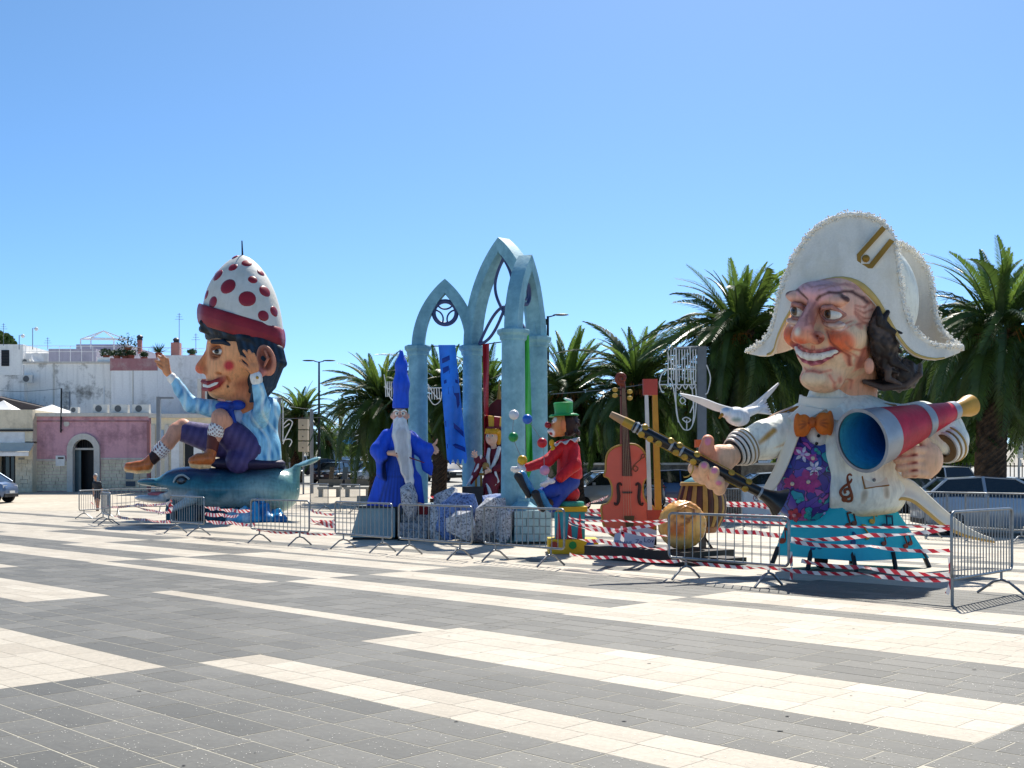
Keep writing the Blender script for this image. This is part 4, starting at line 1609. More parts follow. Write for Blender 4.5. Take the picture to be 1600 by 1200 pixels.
# grey flat mast and the white wire light ornament hung on it
YM = 40.0
a, b = G(1096.5, YM), P(1096.5, 541, YM)
mast = thing('grey_mast', a, 'flat grey metal mast carrying white light ornaments', 'mast')
MB().box2((a.x - .15, YM - .1, 0), (a.x + .15, YM + .1, b.z)).build('mast', M_GREYM, mast)
MB().box2((a.x - .9, YM - .05, b.z - .12), (a.x - .152, YM + .05, b.z - .02)).build('cross_arm', M_GREYM, mast)
def ornament(Y, lines, label, base, r_=0.022):
    t = thing('light_ornament', base, label, 'light ornament', 'white festive light frames')
    for k, ln in enumerate(lines):
        c = smooth_curve([P(x, y, Y) for x, y in ln], max(8, 5 * len(ln))) if len(ln) > 2 else [P(x, y, Y) for x, y in ln]
        MB().tube(c, r_, 5).build('wire_frame', M_WHITEP, t)
    return t
lines = [[(1041, 545), (1046, 560), (1052, 570), (1056, 572)], [(1041, 545), (1056, 543), (1090, 541)], [(1056, 541), (1056, 620), (1058, 650), (1066, 668), (1073, 672), (1080, 668), (1086, 650), (1088, 620), (1086, 600), (1082, 590)],
         [(1078, 541), (1080, 590), (1084, 640), (1082, 664)], [(1030, 600), (1034, 585), (1045, 577), (1054, 577)], [(1030, 600), (1034, 612), (1038, 613)], [(1046, 590), (1052, 605), (1060, 660)], [(1036, 577), (1088, 577)], [(1030, 601), (1088, 601)],
         [(1056, 601), (1061, 608), (1066, 601), (1071, 608), (1076, 601), (1081, 608), (1088, 601)], [(1104, 570), (1110, 590), (1106, 612), (1102, 616)], [(1062, 626), (1066, 621), (1071, 626), (1066, 631), (1062, 626)], [(1076, 622), (1082, 620), (1084, 630), (1078, 645)], [(1066, 655), (1072, 652), (1079, 656), (1073, 660), (1066, 655)], [(1073, 656), (1073, 671)]]
for k in range(11):
    x = 1044 + k * 4.3
    lines.append([(x, 546), (x + (k % 2), 600 - (k % 3) * 3)])
ornament(YM - .35, lines, 'white lantern shaped wire light frame on the grey mast', P(1073, 672, YM - .35))
lines = [[(424, 628), (430, 623), (438, 624), (442, 632), (442, 690)], [(426, 632), (434, 629), (438, 636), (438, 690)], [(442, 664), (450, 656), (456, 658), (456, 664), (446, 684), (442, 694)], [(441, 688), (452, 686), (456, 690), (452, 698)], [(444, 668), (452, 662)]]
for k in range(6):
    lines.append([(422 + k * 3.2, 640), (422 + k * 3.2, 664)])
ornament(62, lines, 'white wire light figure on the post behind the blue coat', P(440, 698, 62), 0.03)
lines = [[(600, 585), (603, 600), (608, 618), (614, 626)], [(668, 600), (674, 610), (684, 622), (690, 622)], [(668, 618), (678, 632), (688, 626), (690, 612)], [(668, 606), (690, 606)], [(600, 604), (612, 610)]]
for k in range(5):
    lines.append([(602 + k * 3, 596), (603 + k * 3, 620)])
    lines.append([(670 + k * 4, 606), (671 + k * 4, 624)])
ornament(44, lines, 'white wire light frame hanging behind the wizard hat', P(640, 632, 44), 0.02)
# post behind the giant with switch boxes
a, b = G(487, 64), P(487, 640, 64)
t = thing('utility_post', a, 'grey post beside the column of beige switch boxes', 'post')
MB().tube([a, b], .1, 8).build('post', M_GREYM, t)
MB().tube([b, P(430, 632, 62)], .012, 5).build('cable', M_GREYM, t)
a, b = G(436, 62), P(436, 690, 62)
t = thing('utility_post', a, 'grey post carrying the wire light figure', 'post')
MB().tube([a, P(436, 622, 62)], .11, 8).build('post', M_GREYM, t)
for k in range(3):
    y0 = 655 + k * 17.5
    p0, p1 = P(467, y0 + 15.5, 63), P(481.5, y0, 63)
    bx = MB().box2((p0.x, 62.8, p0.z), (p1.x, 63.3, p1.z)).build('switch_box', mat('beige_plastic', 'b5a790', 0.6))
    tag(bx, ('top', 'middle', 'lowest')[k] + ' beige switch box of the column of three beside the post', 'switch box', 'beige switch boxes')
    MB().box((p0.x * .5 + p1.x * .5, 62.79, p0.z + .2), (.06, .02, .06)).build('lock', M_BLACK, bx)
a = G(474, 63.15)
t = MB().tube([a, P(474, 655, 63.15)], .05, 6).build('box_stand', M_GREYM)
tag(t, 'thin stand holding up the beige switch boxes', 'stand')
# wires across
w = MB().tube([P(860 + k * 18.5, 616 - k * 2.4 + 4 * math.sin(math.pi * k / 12), 42) for k in range(13)], .012, 5).build('overhead_wire', M_GREYM)
tag(w, 'thin wire slung from the arches to the grey mast', 'wire')
w = MB().tube([P(370 + k * 11, 652 + 2 * math.sin(math.pi * k / 12), 61) for k in range(13)], .012, 5).build('overhead_wire', M_GREYM)
tag(w, 'thin wire slung between the posts behind the giant', 'wire')
# orange topped marker
a = G(1092, 30)
t = thing('marker_post', a, 'green marker post with an orange block on top', 'post')
tp = P(1092, 700, 30)
MB().tube([a, tp], .06, 8).build('post', mat('dark_green_paint', '1f4a3b', 0.5), t)
p0, p1 = P(1086, 699, 30), P(1100, 687, 30)
MB().box2((p0.x, 29.9, p0.z), (p1.x, 30.12, p1.z)).build('block', mat('orange_paint', 'c9582a', 0.5), t)
# street sign at the right edge
a = G(1592, 34)
t = thing('street_sign', a, 'white parking sign with smaller plates on a thin pole', 'sign')
MB().tube([a, P(1592, 684, 34)], .03, 8).build('pole', M_GALV, t)
def plate(x0, x1, y0, y1, Y, nm, m, par):
    p0, p1 = P(x0, y1, Y), P(x1, y0, Y)
    return MB().box2((p0.x, Y - .05, p0.z), (p1.x, Y - .03, p1.z)).build(nm, m, par)
plate(1587, 1598, 684, 706, 34, 'sign_plate', M_WHITEP, t)
plate(1589, 1597.5, 707, 716, 34, 'sign_plate', M_WHITEP, t)
plate(1591, 1595, 718, 728, 34, 'sign_plate', M_WHITEP, t)
plate(1589, 1596, 686, 696, 33.97, 'printed_symbol', mat('sign_dark', '3b4049', 0.5), t)
plate(1591, 1595, 699, 703, 33.97, 'printed_symbol', mat('sign_dark', '3b4049', 0.5), t)
# benches
M_CONC = mat_stain('grey_concrete', '98968f', '6b6962', 0.5, 2.0)
for x0, x1, lab in ((497, 533, 'concrete bench before the scooters'), (538, 580, 'concrete bench at the foot of the drooping palm')):
    Y = 60
    a, b = G(x0, Y), G(x1, Y)
    t = thing('concrete_bench', (a + b) / 2, lab, 'bench')
    L = b.x - a.x
    MB().box((a.x + L / 2, Y, a.z + .46), (L, .5, .12)).build('seat', M_CONC, t)
    for q in (.12, .88):
        MB().box((a.x + L * q, Y, a.z + .2), (.18, .42, .398)).build('leg', M_CONC, t)
    MB().box((a.x + L / 2, Y + .28, a.z + .75), (L, .05, .35)).build('backrest', mat('bench_slat', '6f6a60', .7), t)
for x, Y, r_, lab in ((590, 55, 1.0, 'round concrete planter kerb under the drooping palm'), (1546, 33, .9, 'round stone kerb at the thick palm trunk')):
    pl = MB().lathe([(r_, 0), (r_, .28), (r_ - .14, .28), (r_ - .14, .2), (.0, .2)], G(x, Y), n=28).build('planter_kerb', M_CONC)
    tag(pl, lab, 'kerb')
# iron fence and low wall behind the car park
t = thing('iron_fence', G(1480, 62), 'black iron park fence behind the parked cars', 'fence')
z0 = ground_z(62)
for k in range(60):
    X = P(1250 + k * 6.2, 0, 62).x
    MB().box2((X - .02, 61.98, z0 + .1), (X + .02, 62.02, z0 + 1.75)).build('picket', M_BLACK, t)
for z in (.25, 1.55):
    MB().box2((P(1246, 0, 62).x, 61.96, z0 + z), (P(1625, 0, 62).x, 61.975, z0 + z + .06)).build('rail', M_BLACK, t)
YL = 56.0
t = thing('park_wall', G(1150, YL), 'low rubble park wall with a pale coping', 'wall')
z0 = ground_z(YL)
MB().box2((P(850, 0, YL).x, YL, z0 - .1), (P(1245, 0, YL).x, YL + .4, z0 + 1.75)).build('wall', mat_stain('rubble_stone', '8a8276', '4f4a42', .8, 2.5, lo=.42, hi=.6), t)
MB().box2((P(848, 0, YL).x, YL - .06, z0 + 1.755), (P(1246, 0, YL).x, YL + .46, z0 + 1.86)).build('coping', M_TRIM, t)
# white cabinet with the round no parking sign
YB = 36.0
p0, p1 = P(1163, 0, YB), P(1222, 0, YB)
t = thing('white_cabinet', G(1192, YB), 'white metal cabinet with a round no parking mark', 'cabinet')
MB().box2((p0.x, YB, .05), (p1.x, YB + .5, P(0, 760, YB).z)).build('casing', M_WHITEP, t)
MB().box2((p0.x + .05, YB + .03, 0), (p1.x - .05, YB + .47, .05)).build('plinth', M_GREYM, t)
c = P(1182, 778, YB)
for k in range(2):
    MB().box2((p0.x + .03 + k * (p1.x - p0.x) / 2, YB - .012, .1), (p0.x - .03 + (k + 1) * (p1.x - p0.x) / 2, YB - .001, P(0, 762, YB).z)).build('door_panel', M_WHITEP, t)
MB().tube([(c.x + .1 * math.cos(q * .314), YB - .02, c.z + .1 * math.sin(q * .314)) for q in range(20)], .012, 5, closed=True).build('round_mark', mat('sign_red_brown', '7d3540', .5), t)
me = text_mesh('P', .16, 'letter')
me.transform(Matrix.Rotation(R(90), 4, 'X'))
me.materials.append(mat('sign_dark', '3b4049', 0.5))
o = link_mesh('letter', me, t, loc=(c.x, YB - .016, c.z))
MB().tube([(c.x - .07, YB - .02, c.z + .07), (c.x + .07, YB - .02, c.z - .07)], .009, 5).build('slash', mat('sign_red_brown', '7d3540', .5), t)
# distant hills of the gulf
# ---------------------------------------------------------------- giant bust of the man in the white hat
PM = mat_attr('papier_mache_paint', 0.55, 0.12, 3.0, 0.45, 9.0, dist=0.04)
PMG = mat_attr('glossy_papier_mache', 0.28, 0.15, 4.0, 0.3, 10.0, coat=0.3, dist=0.03)
SKIN, SKIN2, SKINR = S('dba183'), S('c98468'), S('b9573c')
WARM = lambda p, c: np.clip(c * np.array((1.3, 1.24, 1.18)), 0, .9)
CREAMW = S('efe6d2')
B = Fig(19.0)
bust = thing('bust_figure', B.w(1330, 0, 888), 'giant smiling papier mache man in white coat and fringed bicorne', 'carnival figure')

# base: turquoise skirt box on black legs
TQ = mat('turquoise_paint', '26b8c8', 0.5, var=0.08, bump=0.1)
bot = [B.w(1208, 10, 867), B.w(1337, -62, 877), B.w(1452, 16, 872), B.w(1335, 90, 862)]
top = [B.w(1240, 10, 790), B.w(1316, -44, 792), B.w(1396, 14, 790), B.w(1326, 60, 788)]
mb = MB()
mb._add(bot + top, [(3, 2, 1, 0), (4, 5, 6, 7), (0, 1, 5, 4), (1, 2, 6, 5), (2, 3, 7, 6), (3, 0, 4, 7)])
mb.build('base_skirt', TQ, bust)
for (x0, d0, y0), (x1, d1) in (((1216, 8, 866), (1204, 2)), ((1332, -55, 875), (1338, -66)), ((1440, 14, 871), (1452, 16)), ((1330, 80, 862), (1330, 92)), ((1268, -20, 870), (1262, -26)), ((1395, -20, 874), (1400, -26))):
    a = B.w(x0, d0, y0)
    b = B.w(x1, d1, 880)
    b.z = 0.0
    MB().tube([a + Vector((0, 0, .12)), b], 0.04, 6).build('support_leg', M_BLACK, bust)
w = MB().lathe([(.06, -.05), (.13, -.05), (.15, 0), (.13, .05), (.06, .05)], B.w(1283, -10, 882) * 1.0, (1, 0.3, 0), 16)
wl = w.build('castor_wheel', M_TYRE, bust)
wl.location.z += 0.15 - B.w(1283, -10, 882).z

def on_plane(x, y, p0, p1, p2, lift=0.0):
    n = (p1 - p0).cross(p2 - p0).normalized()
    o = Vector((0, 0, CH))
    d = P(x, y, 1.0) - o
    t_ = (p0 - o).dot(n) / d.dot(n)
    if n.y > 0:
        n = -n
    return o + d * t_ + n * lift, n

def note(x, y, s_, col, face, kind=0, rot=0.0):
    pl = (bot[face], bot[face + 1], top[face])
    c, n = on_plane(x, y, *pl)
    ux = (bot[face + 1] - bot[face]).normalized()
    uy = n.cross(ux)
    if uy.z < 0:
        uy = -uy
    k = s_ * B.s
    cr, sr = math.cos(rot), math.sin(rot)
    def q(a, b):
        a, b = a * cr - b * sr, a * sr + b * cr
        return c + ux * a * k + uy * b * k + n * .004
    mb = MB()
    mb.prism([q(-.45 + .45 * math.cos(t_ * .628), -.7 + .33 * math.sin(t_ * .628)) for t_ in range(10)], n * .02)
    mb.prism([q(-.1, -.7), q(.02, -.7), q(.02, .8), q(-.1, .8)], n * .021)
    if kind:
        mb.prism([q(.6 + .42 * math.cos(t_ * .628), -.55 + .3 * math.sin(t_ * .628)) for t_ in range(10)], n * .02)
        mb.prism([q(.9, -.55), q(1.02, -.55), q(1.02, .95), q(.9, .95)], n * .021)
        mb.prism([q(-.1, .6), q(1.02, .75), q(1.02, 1.0), q(-.1, .85)], n * .022)
    else:
        mb.prism([q(.02, .8), q(.35, .5), q(.5, .1), q(.3, .3), q(.02, .5)], n * .022)
    mb.build('music_note', mat('note_' + col, col, .5), bust)
for a in ((1228, 835, 14, '8a3d22', 0, 0, .2), (1262, 832, 12, '1c4a7a', 0, 0, -.1), (1293, 822, 14, 'b58a22', 0, 0, .1), (1276, 850, 10, '1c4a7a', 0, 1, 0), (1326, 812, 13, '6b3a20', 1, 1, .1), (1352, 828, 13, 'c29a2c', 1, 0, .6), (1334, 840, 11, '1c4a7a', 1, 0, 0), (1365, 808, 12, 'c29a2c', 1, 0, -.2), (1385, 815, 12, '1f3550', 1, 1, -.2), (1382, 842, 11, '8a3d22', 1, 0, 0), (1415, 845, 11, '8a3d22', 1, 1, .2)):
    note(*a)

# ---- coat
coat = Sdf()
coat.ell((1336, 6, 705), (82, 62, 92), k=12)
coat.cap((1262, 20, 662), (1398, 24, 664), 36, 34, k=16)
coat.ell((1344, 4, 770), (74, 62, 46), k=14)
coat.cap((1298, 10, 640), (1298, 12, 626), 42, 37, k=12)
coat.cap((1388, 16, 780), (1380, 14, 740), 22, 30, k=10)
coat.ell((1245, -36, 752), (50, 60, 96), k=4, op='s', rot=rotm(0, 8, 0))
coat.ell((1270, -70, 690), (26, 46, 46), k=4, op='s')
coat.box((1335, 0, 842), (140, 120, 32), k=5, op='s', rot=rotm(0, 7, 0))
for L_ in ([(1334, -58, 646), (1346, -66, 668), (1330, -66, 700), (1312, -62, 740)], [(1392, -40, 690), (1384, -54, 730), (1388, -50, 775)], [(1318, -66, 712), (1350, -66, 722)], [(1352, -62, 770), (1346, -60, 800)], [(1330, -66, 720), (1336, -66, 790)]):
    coat.chain(L_, [2.2] * len(L_), S('a2947c'), 3, 's', 5)
def coat_col(p, c):
    e = np.clip((p[:, 2] - (800 - (p[:, 0] - 1320) * .12)) / 10, 0, 1)[:, None] * .7
    c = c * (1 - e) + np.array(S('d9b774')) * e
    return c
sdf_obj('coat', coat, 2.4, B.arr, PM, bust, CREAMW, coat_col)
# left coat front hanging open
mb = MB()
U = smooth_curve([B.w(*q) for q in ((1262, -46, 650), (1246, -48, 690), (1228, -44, 735), (1208, -36, 768), (1186, -26, 782))], 16)
L = smooth_curve([B.w(*q) for q in ((1240, -30, 655), (1226, -34, 690), (1214, -32, 725), (1200, -28, 752), (1186, -24, 776))], 16)
mb.grid(lambda u, v: U[int(round(u * 16))].lerp(L[int(round(u * 16))], v), 16, 4, .04)
mb.cur = None
o = mb.build('coat_front_edge', mat('cream_paint', 'efe6d2', .5, var=.06, bump=.2, bscale=10), bust, True)
# coat tail blowing out to the right
U = smooth_curve([B.w(*q) for q in ((1380, -30, 690), (1404, -22, 738), (1428, -8, 752), (1452, 4, 774), (1482, 14, 801), (1516, 24, 826), (1553, 34, 842))], 24)
L = smooth_curve([B.w(*q) for q in ((1376, -30, 796), (1402, -26, 780), (1424, -16, 782), (1446, -4, 798), (1476, 10, 822), (1512, 22, 838), (1553, 34, 846))], 24)
def tail(u, v):
    i = int(round(u * 24))
    p = U[i].lerp(L[i], v)
    return p + Vector((0, .14 * math.sin(math.pi * v) * (1 - u), 0))
o = MB().grid(tail, 24, 8, .05).build('coat_tail', MATS['cream_paint'], bust, True)
MB().tube([p + Vector((0, -.01, 0)) for p in L], [.03] * 25, 6).build('tail_hem', mat('gold_hem', 'd2a95c', .5), bust, True)

# ---- waistcoat
def mat_floral():
    m, nt, b = _new('floral_waistcoat_paint')
    tc = nt.nodes.new('ShaderNodeTexCoord')
    n0 = nt.nodes.new('ShaderNodeTexNoise')
    n0.inputs['Scale'].default_value = 2.5
    nt.links.new(tc.outputs['Object'], n0.inputs['Vector'])
    mx = nt.nodes.new('ShaderNodeVectorMath')
    mx.operation = 'MULTIPLY_ADD'
    nt.links.new(n0.outputs['Color'], mx.inputs[0])
    mx.inputs[1].default_value = (.5, .5, .5)
    nt.links.new(tc.outputs['Object'], mx.inputs[2])
    v = nt.nodes.new('ShaderNodeTexVoronoi')
    v.inputs['Scale'].default_value = 6.5
    nt.links.new(mx.outputs[0], v.inputs['Vector'])
    v2 = nt.nodes.new('ShaderNodeTexVoronoi')
    v2.feature = 'DISTANCE_TO_EDGE'
    v2.inputs['Scale'].default_value = 6.5
    nt.links.new(mx.outputs[0], v2.inputs['Vector'])
    sep = nt.nodes.new('ShaderNodeSeparateColor')
    nt.links.new(v.outputs['Color'], sep.inputs[0])
    r = _ramp(nt, sep.outputs[0], [(0, S('3a2f86')), (.3, S('5a3f9c')), (.45, S('2d4f9e')), (.6, S('2f9aa6')), (.72, S('4a2d7e')), (.85, S('b04a98')), (1, S('7e5fb8'))])
    r.color_ramp.interpolation = 'CONSTANT'
    e = _ramp(nt, v2.outputs['Distance'], [(.02, (1, 1, 1)), (.06, (0, 0, 0))])
    nt.links.new(_mix(nt, r.outputs[0], S('241b4d'), e.outputs[0]), b.inputs['Base Color'])
    b.inputs['Roughness'].default_value = .45
    return m
vest = Sdf()
vest.ell((1268, -2, 735), (56, 50, 84), k=6)
vest.ell((1258, -4, 782), (46, 44, 34), k=10)
vest.box((1262, 0, 836), (90, 90, 22), k=3, op='s')
vest.ell((1280, -44, 664), (26, 34, 32), k=3, op='s')
vo = sdf_obj('waistcoat', vest, 2.4, B.arr, mat_floral(), bust)
def vest_point(x, y):
    """front of the waistcoat at pixel x, y"""
    for d in np.arange(-70, 10, 1.0):
        p = np.array([[x, d, y]], float)
        if min(Sdf.dist(vest.ops[0], p)[0], Sdf.dist(vest.ops[1], p)[0]) < 0:
            return d
    return 0
def flower(x, y, r_, n, col, cc, name='painted_flower', pw=.34, rot=0.0):
    mb = MB()
    d0 = vest_point(x, y) - .8
    for k in range(n):
        an = rot + 2 * math.pi * k / n
        pts = []
        for u, w_ in ((.12, 0), (.45, pw), (.75, pw * .8), (1.0, 0), (.75, -pw * .8), (.45, -pw)):
            px, py = u * math.cos(an) - w_ * math.sin(an), u * math.sin(an) + w_ * math.cos(an)
            X, Y_ = x + px * r_, y + py * r_
            pts.append(B.w(X, min(vest_point(X, Y_), d0 + 14) - 1.0, Y_))
        mb.prism(pts, (0, -.01, 0))
    o = mb.build(name, mat('petal_' + col, col, .45, var=.3, scale=9), bust)
    MB().ball(B.w(x, d0 - 1, y), .035, 8, 6).build('flower_centre', mat('petal_' + cc, cc, .5), bust)
for a in ((1263, 753, 21, 6, 'a93a80', 'd9c7b0', .2), (1238, 756, 16, 6, '9c3576', 'd9c7b0', .5), (1241, 805, 12, 5, 'a8364f', 'c98a90', 0), (1270, 716, 8, 5, 'b04a98', 'd9c7b0', .3)):
    flower(a[0], a[1], a[2], a[3], a[4], a[5], rot=a[6])
for a in ((1254, 710, 13, 5), (1272, 732, 13, 6), (1287, 801, 11, 6)):
    flower(*a, 'd8d2e0', 'b9a6d6', pw=.2)
for (x, y, r_, an) in ((1281, 783, 13, .6), (1262, 800, 12, 2.0), (1252, 780, 10, 2.6), (1275, 703, 10, .8)):
    flower(x, y, r_, 1, '35a7a4', '35a7a4', 'painted_leaf', .3, an)
# shirt front, collar, tie
sh = Sdf().ell((1278, -24, 676), (20, 24, 30), k=4)
sdf_obj('shirt_front', sh, 2.2, B.arr, PM, bust, S('d8d4cc'))
for y, x in ((681, 1279), (693, 1276)):
    MB().ball(B.w(x, -50, y), .028, 8, 6).build('shirt_button', M_BLACK, bust)
MB().grid(lambda u, v: B.w(1292 + (39 + 3 * v) * math.cos(math.pi * (1 + u)), 8 + 40 * math.sin(math.pi * (1 + u)), 617 + 20 * v + 5 * math.sin(math.pi * u)), 24, 4, .04).build('collar', MATS['cream_paint'], bust, True)
for pts in ([(1252, -30, 634), (1288, -42, 640), (1246, -48, 664), (1232, -36, 652)], [(1292, -42, 640), (1332, -26, 632), (1338, -44, 662), (1304, -50, 656)]):
    MB().prism(B.pts(pts), (0, .05, .01)).build('collar_wing', MATS['cream_paint'], bust)
OR = S('c9651c')
tie = Sdf()
tie.ell((1255, -58, 665), (13, 9, 18), OR, 3, rot=rotm(0, -8, 0))
tie.ell((1246, -56, 664), (6, 8, 19), OR, 3)
tie.ell((1287, -58, 662), (15, 9, 18), OR, 3, rot=rotm(0, 8, 0))
tie.ell((1297, -56, 661), (6, 8, 20), OR, 3)
tie.ell((1269, -62, 660), (7, 9, 9), S('a8501a'), 2)
for y in (655, 664, 673):
    tie.cap((1264, -68, 661), (1246, -68, y), 1.4, 2.2, S('7d3510'), 1, 'p', 2)
    tie.cap((1275, -68, 660), (1298, -68, y - 2), 1.4, 2.2, S('7d3510'), 1, 'p', 2)
sdf_obj('bow_tie', tie, 1.6, B.arr, PM, bust, OR)
# epaulettes
GOLD = mat('gold_brown_paint', '9c6a24', .45, var=.2)
MB().prism(B.pts([(1341, -4, 641), (1356, -14, 626), (1400, -2, 632), (1412, 14, 642), (1398, 12, 645), (1362, -8, 640)]), (0, .3, .02)).build('epaulette', GOLD, bust)
MB().prism(B.pts([(1256, -6, 640), (1246, 0, 634), (1212, -10, 648), (1200, -22, 657), (1204, -24, 660), (1232, -10, 652)]), (0, .3, .02)).build('epaulette', GOLD, bust)
for x, d, y in ((1368, -12, 633), (1392, 0, 637), (1232, -10, 644), (1212, -16, 651)):
    MB().ball(B.w(x, d, y), .022, 8, 6).build('epaulette_stud', M_GREYM, bust)
# clef, button, pocket
def coat_d(x, y):
    g = np.array([[x, d, y] for d in np.arange(-90, 0, 1.0)], float)
    V = np.minimum.reduce([Sdf.dist(o, g) for o in coat.ops if o[5] == 'u'])
    ix = np.argmax(V < 0) if (V < 0).any() else len(V) - 1
    return g[ix, 1]
clef = [(1319, 777), (1323, 783), (1330, 782), (1331, 774), (1326, 757), (1324, 745), (1328, 741), (1331, 746), (1328, 754), (1318, 761), (1313, 769), (1317, 776), (1326, 776), (1330, 770), (1326, 764), (1320, 766), (1321, 771)]
MB().tube(smooth_curve([B.w(x, coat_d(x, y) - 1.5, y) for x, y in clef], 70), .022, 6).build('treble_clef', mat('rust_brown_paint', '8a4420', .5), bust, True)
MB().ball(B.w(1319.5, coat_d(1319, 780) - 1.5, 780), .05, 10, 8).build('clef_dot', MATS['rust_brown_paint'], bust)
MB().lathe([(.06, 0), (.06, .03), (.03, .045), (0, .045)], B.w(1294, coat_d(1296, 746) + 1, 746), (0, -1, 0), 14).build('coat_button', M_GALV, bust)
MB().prism([B.w(x, coat_d(x, y) - 1, y) for x, y in ((1348, 746), (1384, 745), (1388, 757), (1352, 762))], (0, -.035, 0)).build('pocket_flap', MATS['cream_paint'], bust)
MB().tube([B.w(x, coat_d(x, y) - 3, y) for x, y in ((1347, 744), (1351, 763), (1389, 758))], .014, 5).build('pocket_edge', GOLD, bust)
MB().ball(B.w(1366, coat_d(1366, 750) - 4, 750), .03, 8, 6).build('pocket_button', M_GALV, bust)

# ---- sleeves
slv = Sdf()
slv.chain([(1272, 14, 672), (1225, -4, 680), (1196, -20, 687), (1178, -30, 692)], [40, 33, 30, 27], CREAMW, 8)
for (a, b) in (((1210, -40, 672), (1178, -58, 700)), ((1240, -30, 690), (1196, -56, 706)), ((1196, -50, 668), (1168, -62, 690))):
    slv.cap((a[0], a[1], a[2]), b, 1.5, 1.0, S('b98f4a'), 1, 'p', 3)
    slv.cap((a[0], a[1] - 6, a[2]), (b[0], b[1] - 6, b[2]), 1.8, 1.2, S('b98f4a'), 2, 's', 4)
sdf_obj('right_sleeve', slv, 2.2, B.arr, PM, bust, CREAMW)
def cuff_rings(x, d, y, ax, prof, nm):
    """sleeve end built of striped rings along the direction ax (pixels)"""
    p0, p1 = B.w(x, d, y), B.w(x + ax[0], d + ax[1], y + ax[2])
    dr = (p1 - p0).normalized()
    g_ = bpy.data.objects.new(nm, None)
    COL.objects.link(g_)
    g_.parent = bust
    ORG[g_.name] = org(bust)
    h = 0.0
    for r_, w_, cc in prof:
        mb = MB()
        mb.lathe([(r_ * .55 * B.s, h * B.s), (r_ * B.s, (h + .4) * B.s), (r_ * 1.01 * B.s, (h + w_ * .5) * B.s), (r_ * B.s, (h + w_) * B.s), (r_ * .6 * B.s, (h + w_ + .3) * B.s)], p0, dr, 30, cap=False)
        mb.build('cuff_ring', mat('cuff_' + cc, cc, .5, var=.1), g_, 50)
        h += w_
cuff_rings(1168, -35, 695, (-26, -14, 14), [(28, 3, 'e8e3d8'), (29.5, 3, '9a8258'), (29.5, 3.5, 'e8e3d8'), (28.5, 2.4, 'a58a5c'), (28.5, 4, 'e8e3d8'), (26, 2.2, '2a2724'), (25.5, 4, 'e8e3d8'), (23, 2.2, '2a2724'), (22.5, 4.5, 'd9d3c8'), (20, 2, '2a2724')], 'right_cuff')
NAIL = S('c7788f')
hand = Sdf()
hand.ell((1124, -66, 719), (23, 15, 24), SKIN, 4, rot=rotm(0, 30, 0))
hand.cap((1140, -58, 712), (1128, -62, 716), 18, 20, SKIN, 6)
hand.chain([(1112, -74, 718), (1104, -84, 704), (1106, -88, 689)], [13, 12, 10], SKIN2, 4)
for pts in ([(1116, -66, 738), (1092, -78, 744), (1083, -92, 732)], [(1122, -64, 742), (1098, -84, 747), (1100, -104, 729)], [(1128, -62, 744), (1112, -84, 755), (1116, -104, 737)], [(1132, -58, 746), (1124, -78, 764), (1124, -98, 752)]):
    hand.chain(pts, [11, 9.6, 8.6], SKIN, 3)
for x, d, y, dy in ((1106, -98, 690, 6), (1100, -112, 727, 5), (1116, -112, 735, 5), (1123, -106, 755, 4)):
    hand.ell((x, d, y), (5, 7, dy), NAIL, 1, 'p', w=2)
for a, b in (((1110, -86, 704), (1100, -92, 708)), ((1108, -100, 742), (1106, -100, 752)), ((1120, -84, 722), (1128, -84, 734))):
    hand.cap(a, b, 1.2, 1, S('8a4a3a'), 1, 'p', 4)
sdf_obj('right_hand', hand, 1.5, B.arr, PM, bust, SKIN, WARM)
slv = Sdf()
slv.chain([(1396, 26, 668), (1440, 24, 662), (1474, 6, 672), (1488, -8, 688)], [36, 33, 31, 27], CREAMW, 10)
sdf_obj('left_sleeve', slv, 2.2, B.arr, PM, bust, CREAMW)
cuff_rings(1488, -12, 692, (-.75, -.55, .45), [(29, 4, 'e8e3d8'), (29.5, 3, 'b9944f'), (28, 6, 'e8e3d8'), (27, 2.5, '8d6f3c'), (26, 6, 'e4dfd4'), (23, 3, '6d5230')], 'left_cuff')
hand = Sdf()
hand.ell((1452, -60, 718), (22, 16, 27), SKIN, 5)
for k, (y0, x1, y1) in enumerate(((703, 1408, 706), (715, 1398, 719), (727, 1401, 731), (738, 1411, 741))):
    hand.chain([(1452, -62, y0 + 2), (1430, -76, y0 + 1), (x1 + 4, -72, y1)], [8.4, 7.8, 6.6], SKIN, 2.0)
    hand.cap((x1, -82, y1 + 6), (1440, -84, y0 + 7), 2.6, 2.2, S('7d3a2a'), 1, 'p', 2.5)
for (x, y) in ((1440, 704), (1444, 718), (1442, 730)):
    hand.cap((x, -84, y), (x - 3, -84, y + 5), 1, 1, S('9c5a48'), 1, 'p', 3)
hand.chain([(1450, -58, 700), (1440, -60, 682), (1428, -50, 670)], [10, 9, 8], SKIN, 3)
sdf_obj('left_hand', hand, 1.5, B.arr, PM, bust, SKIN, WARM)

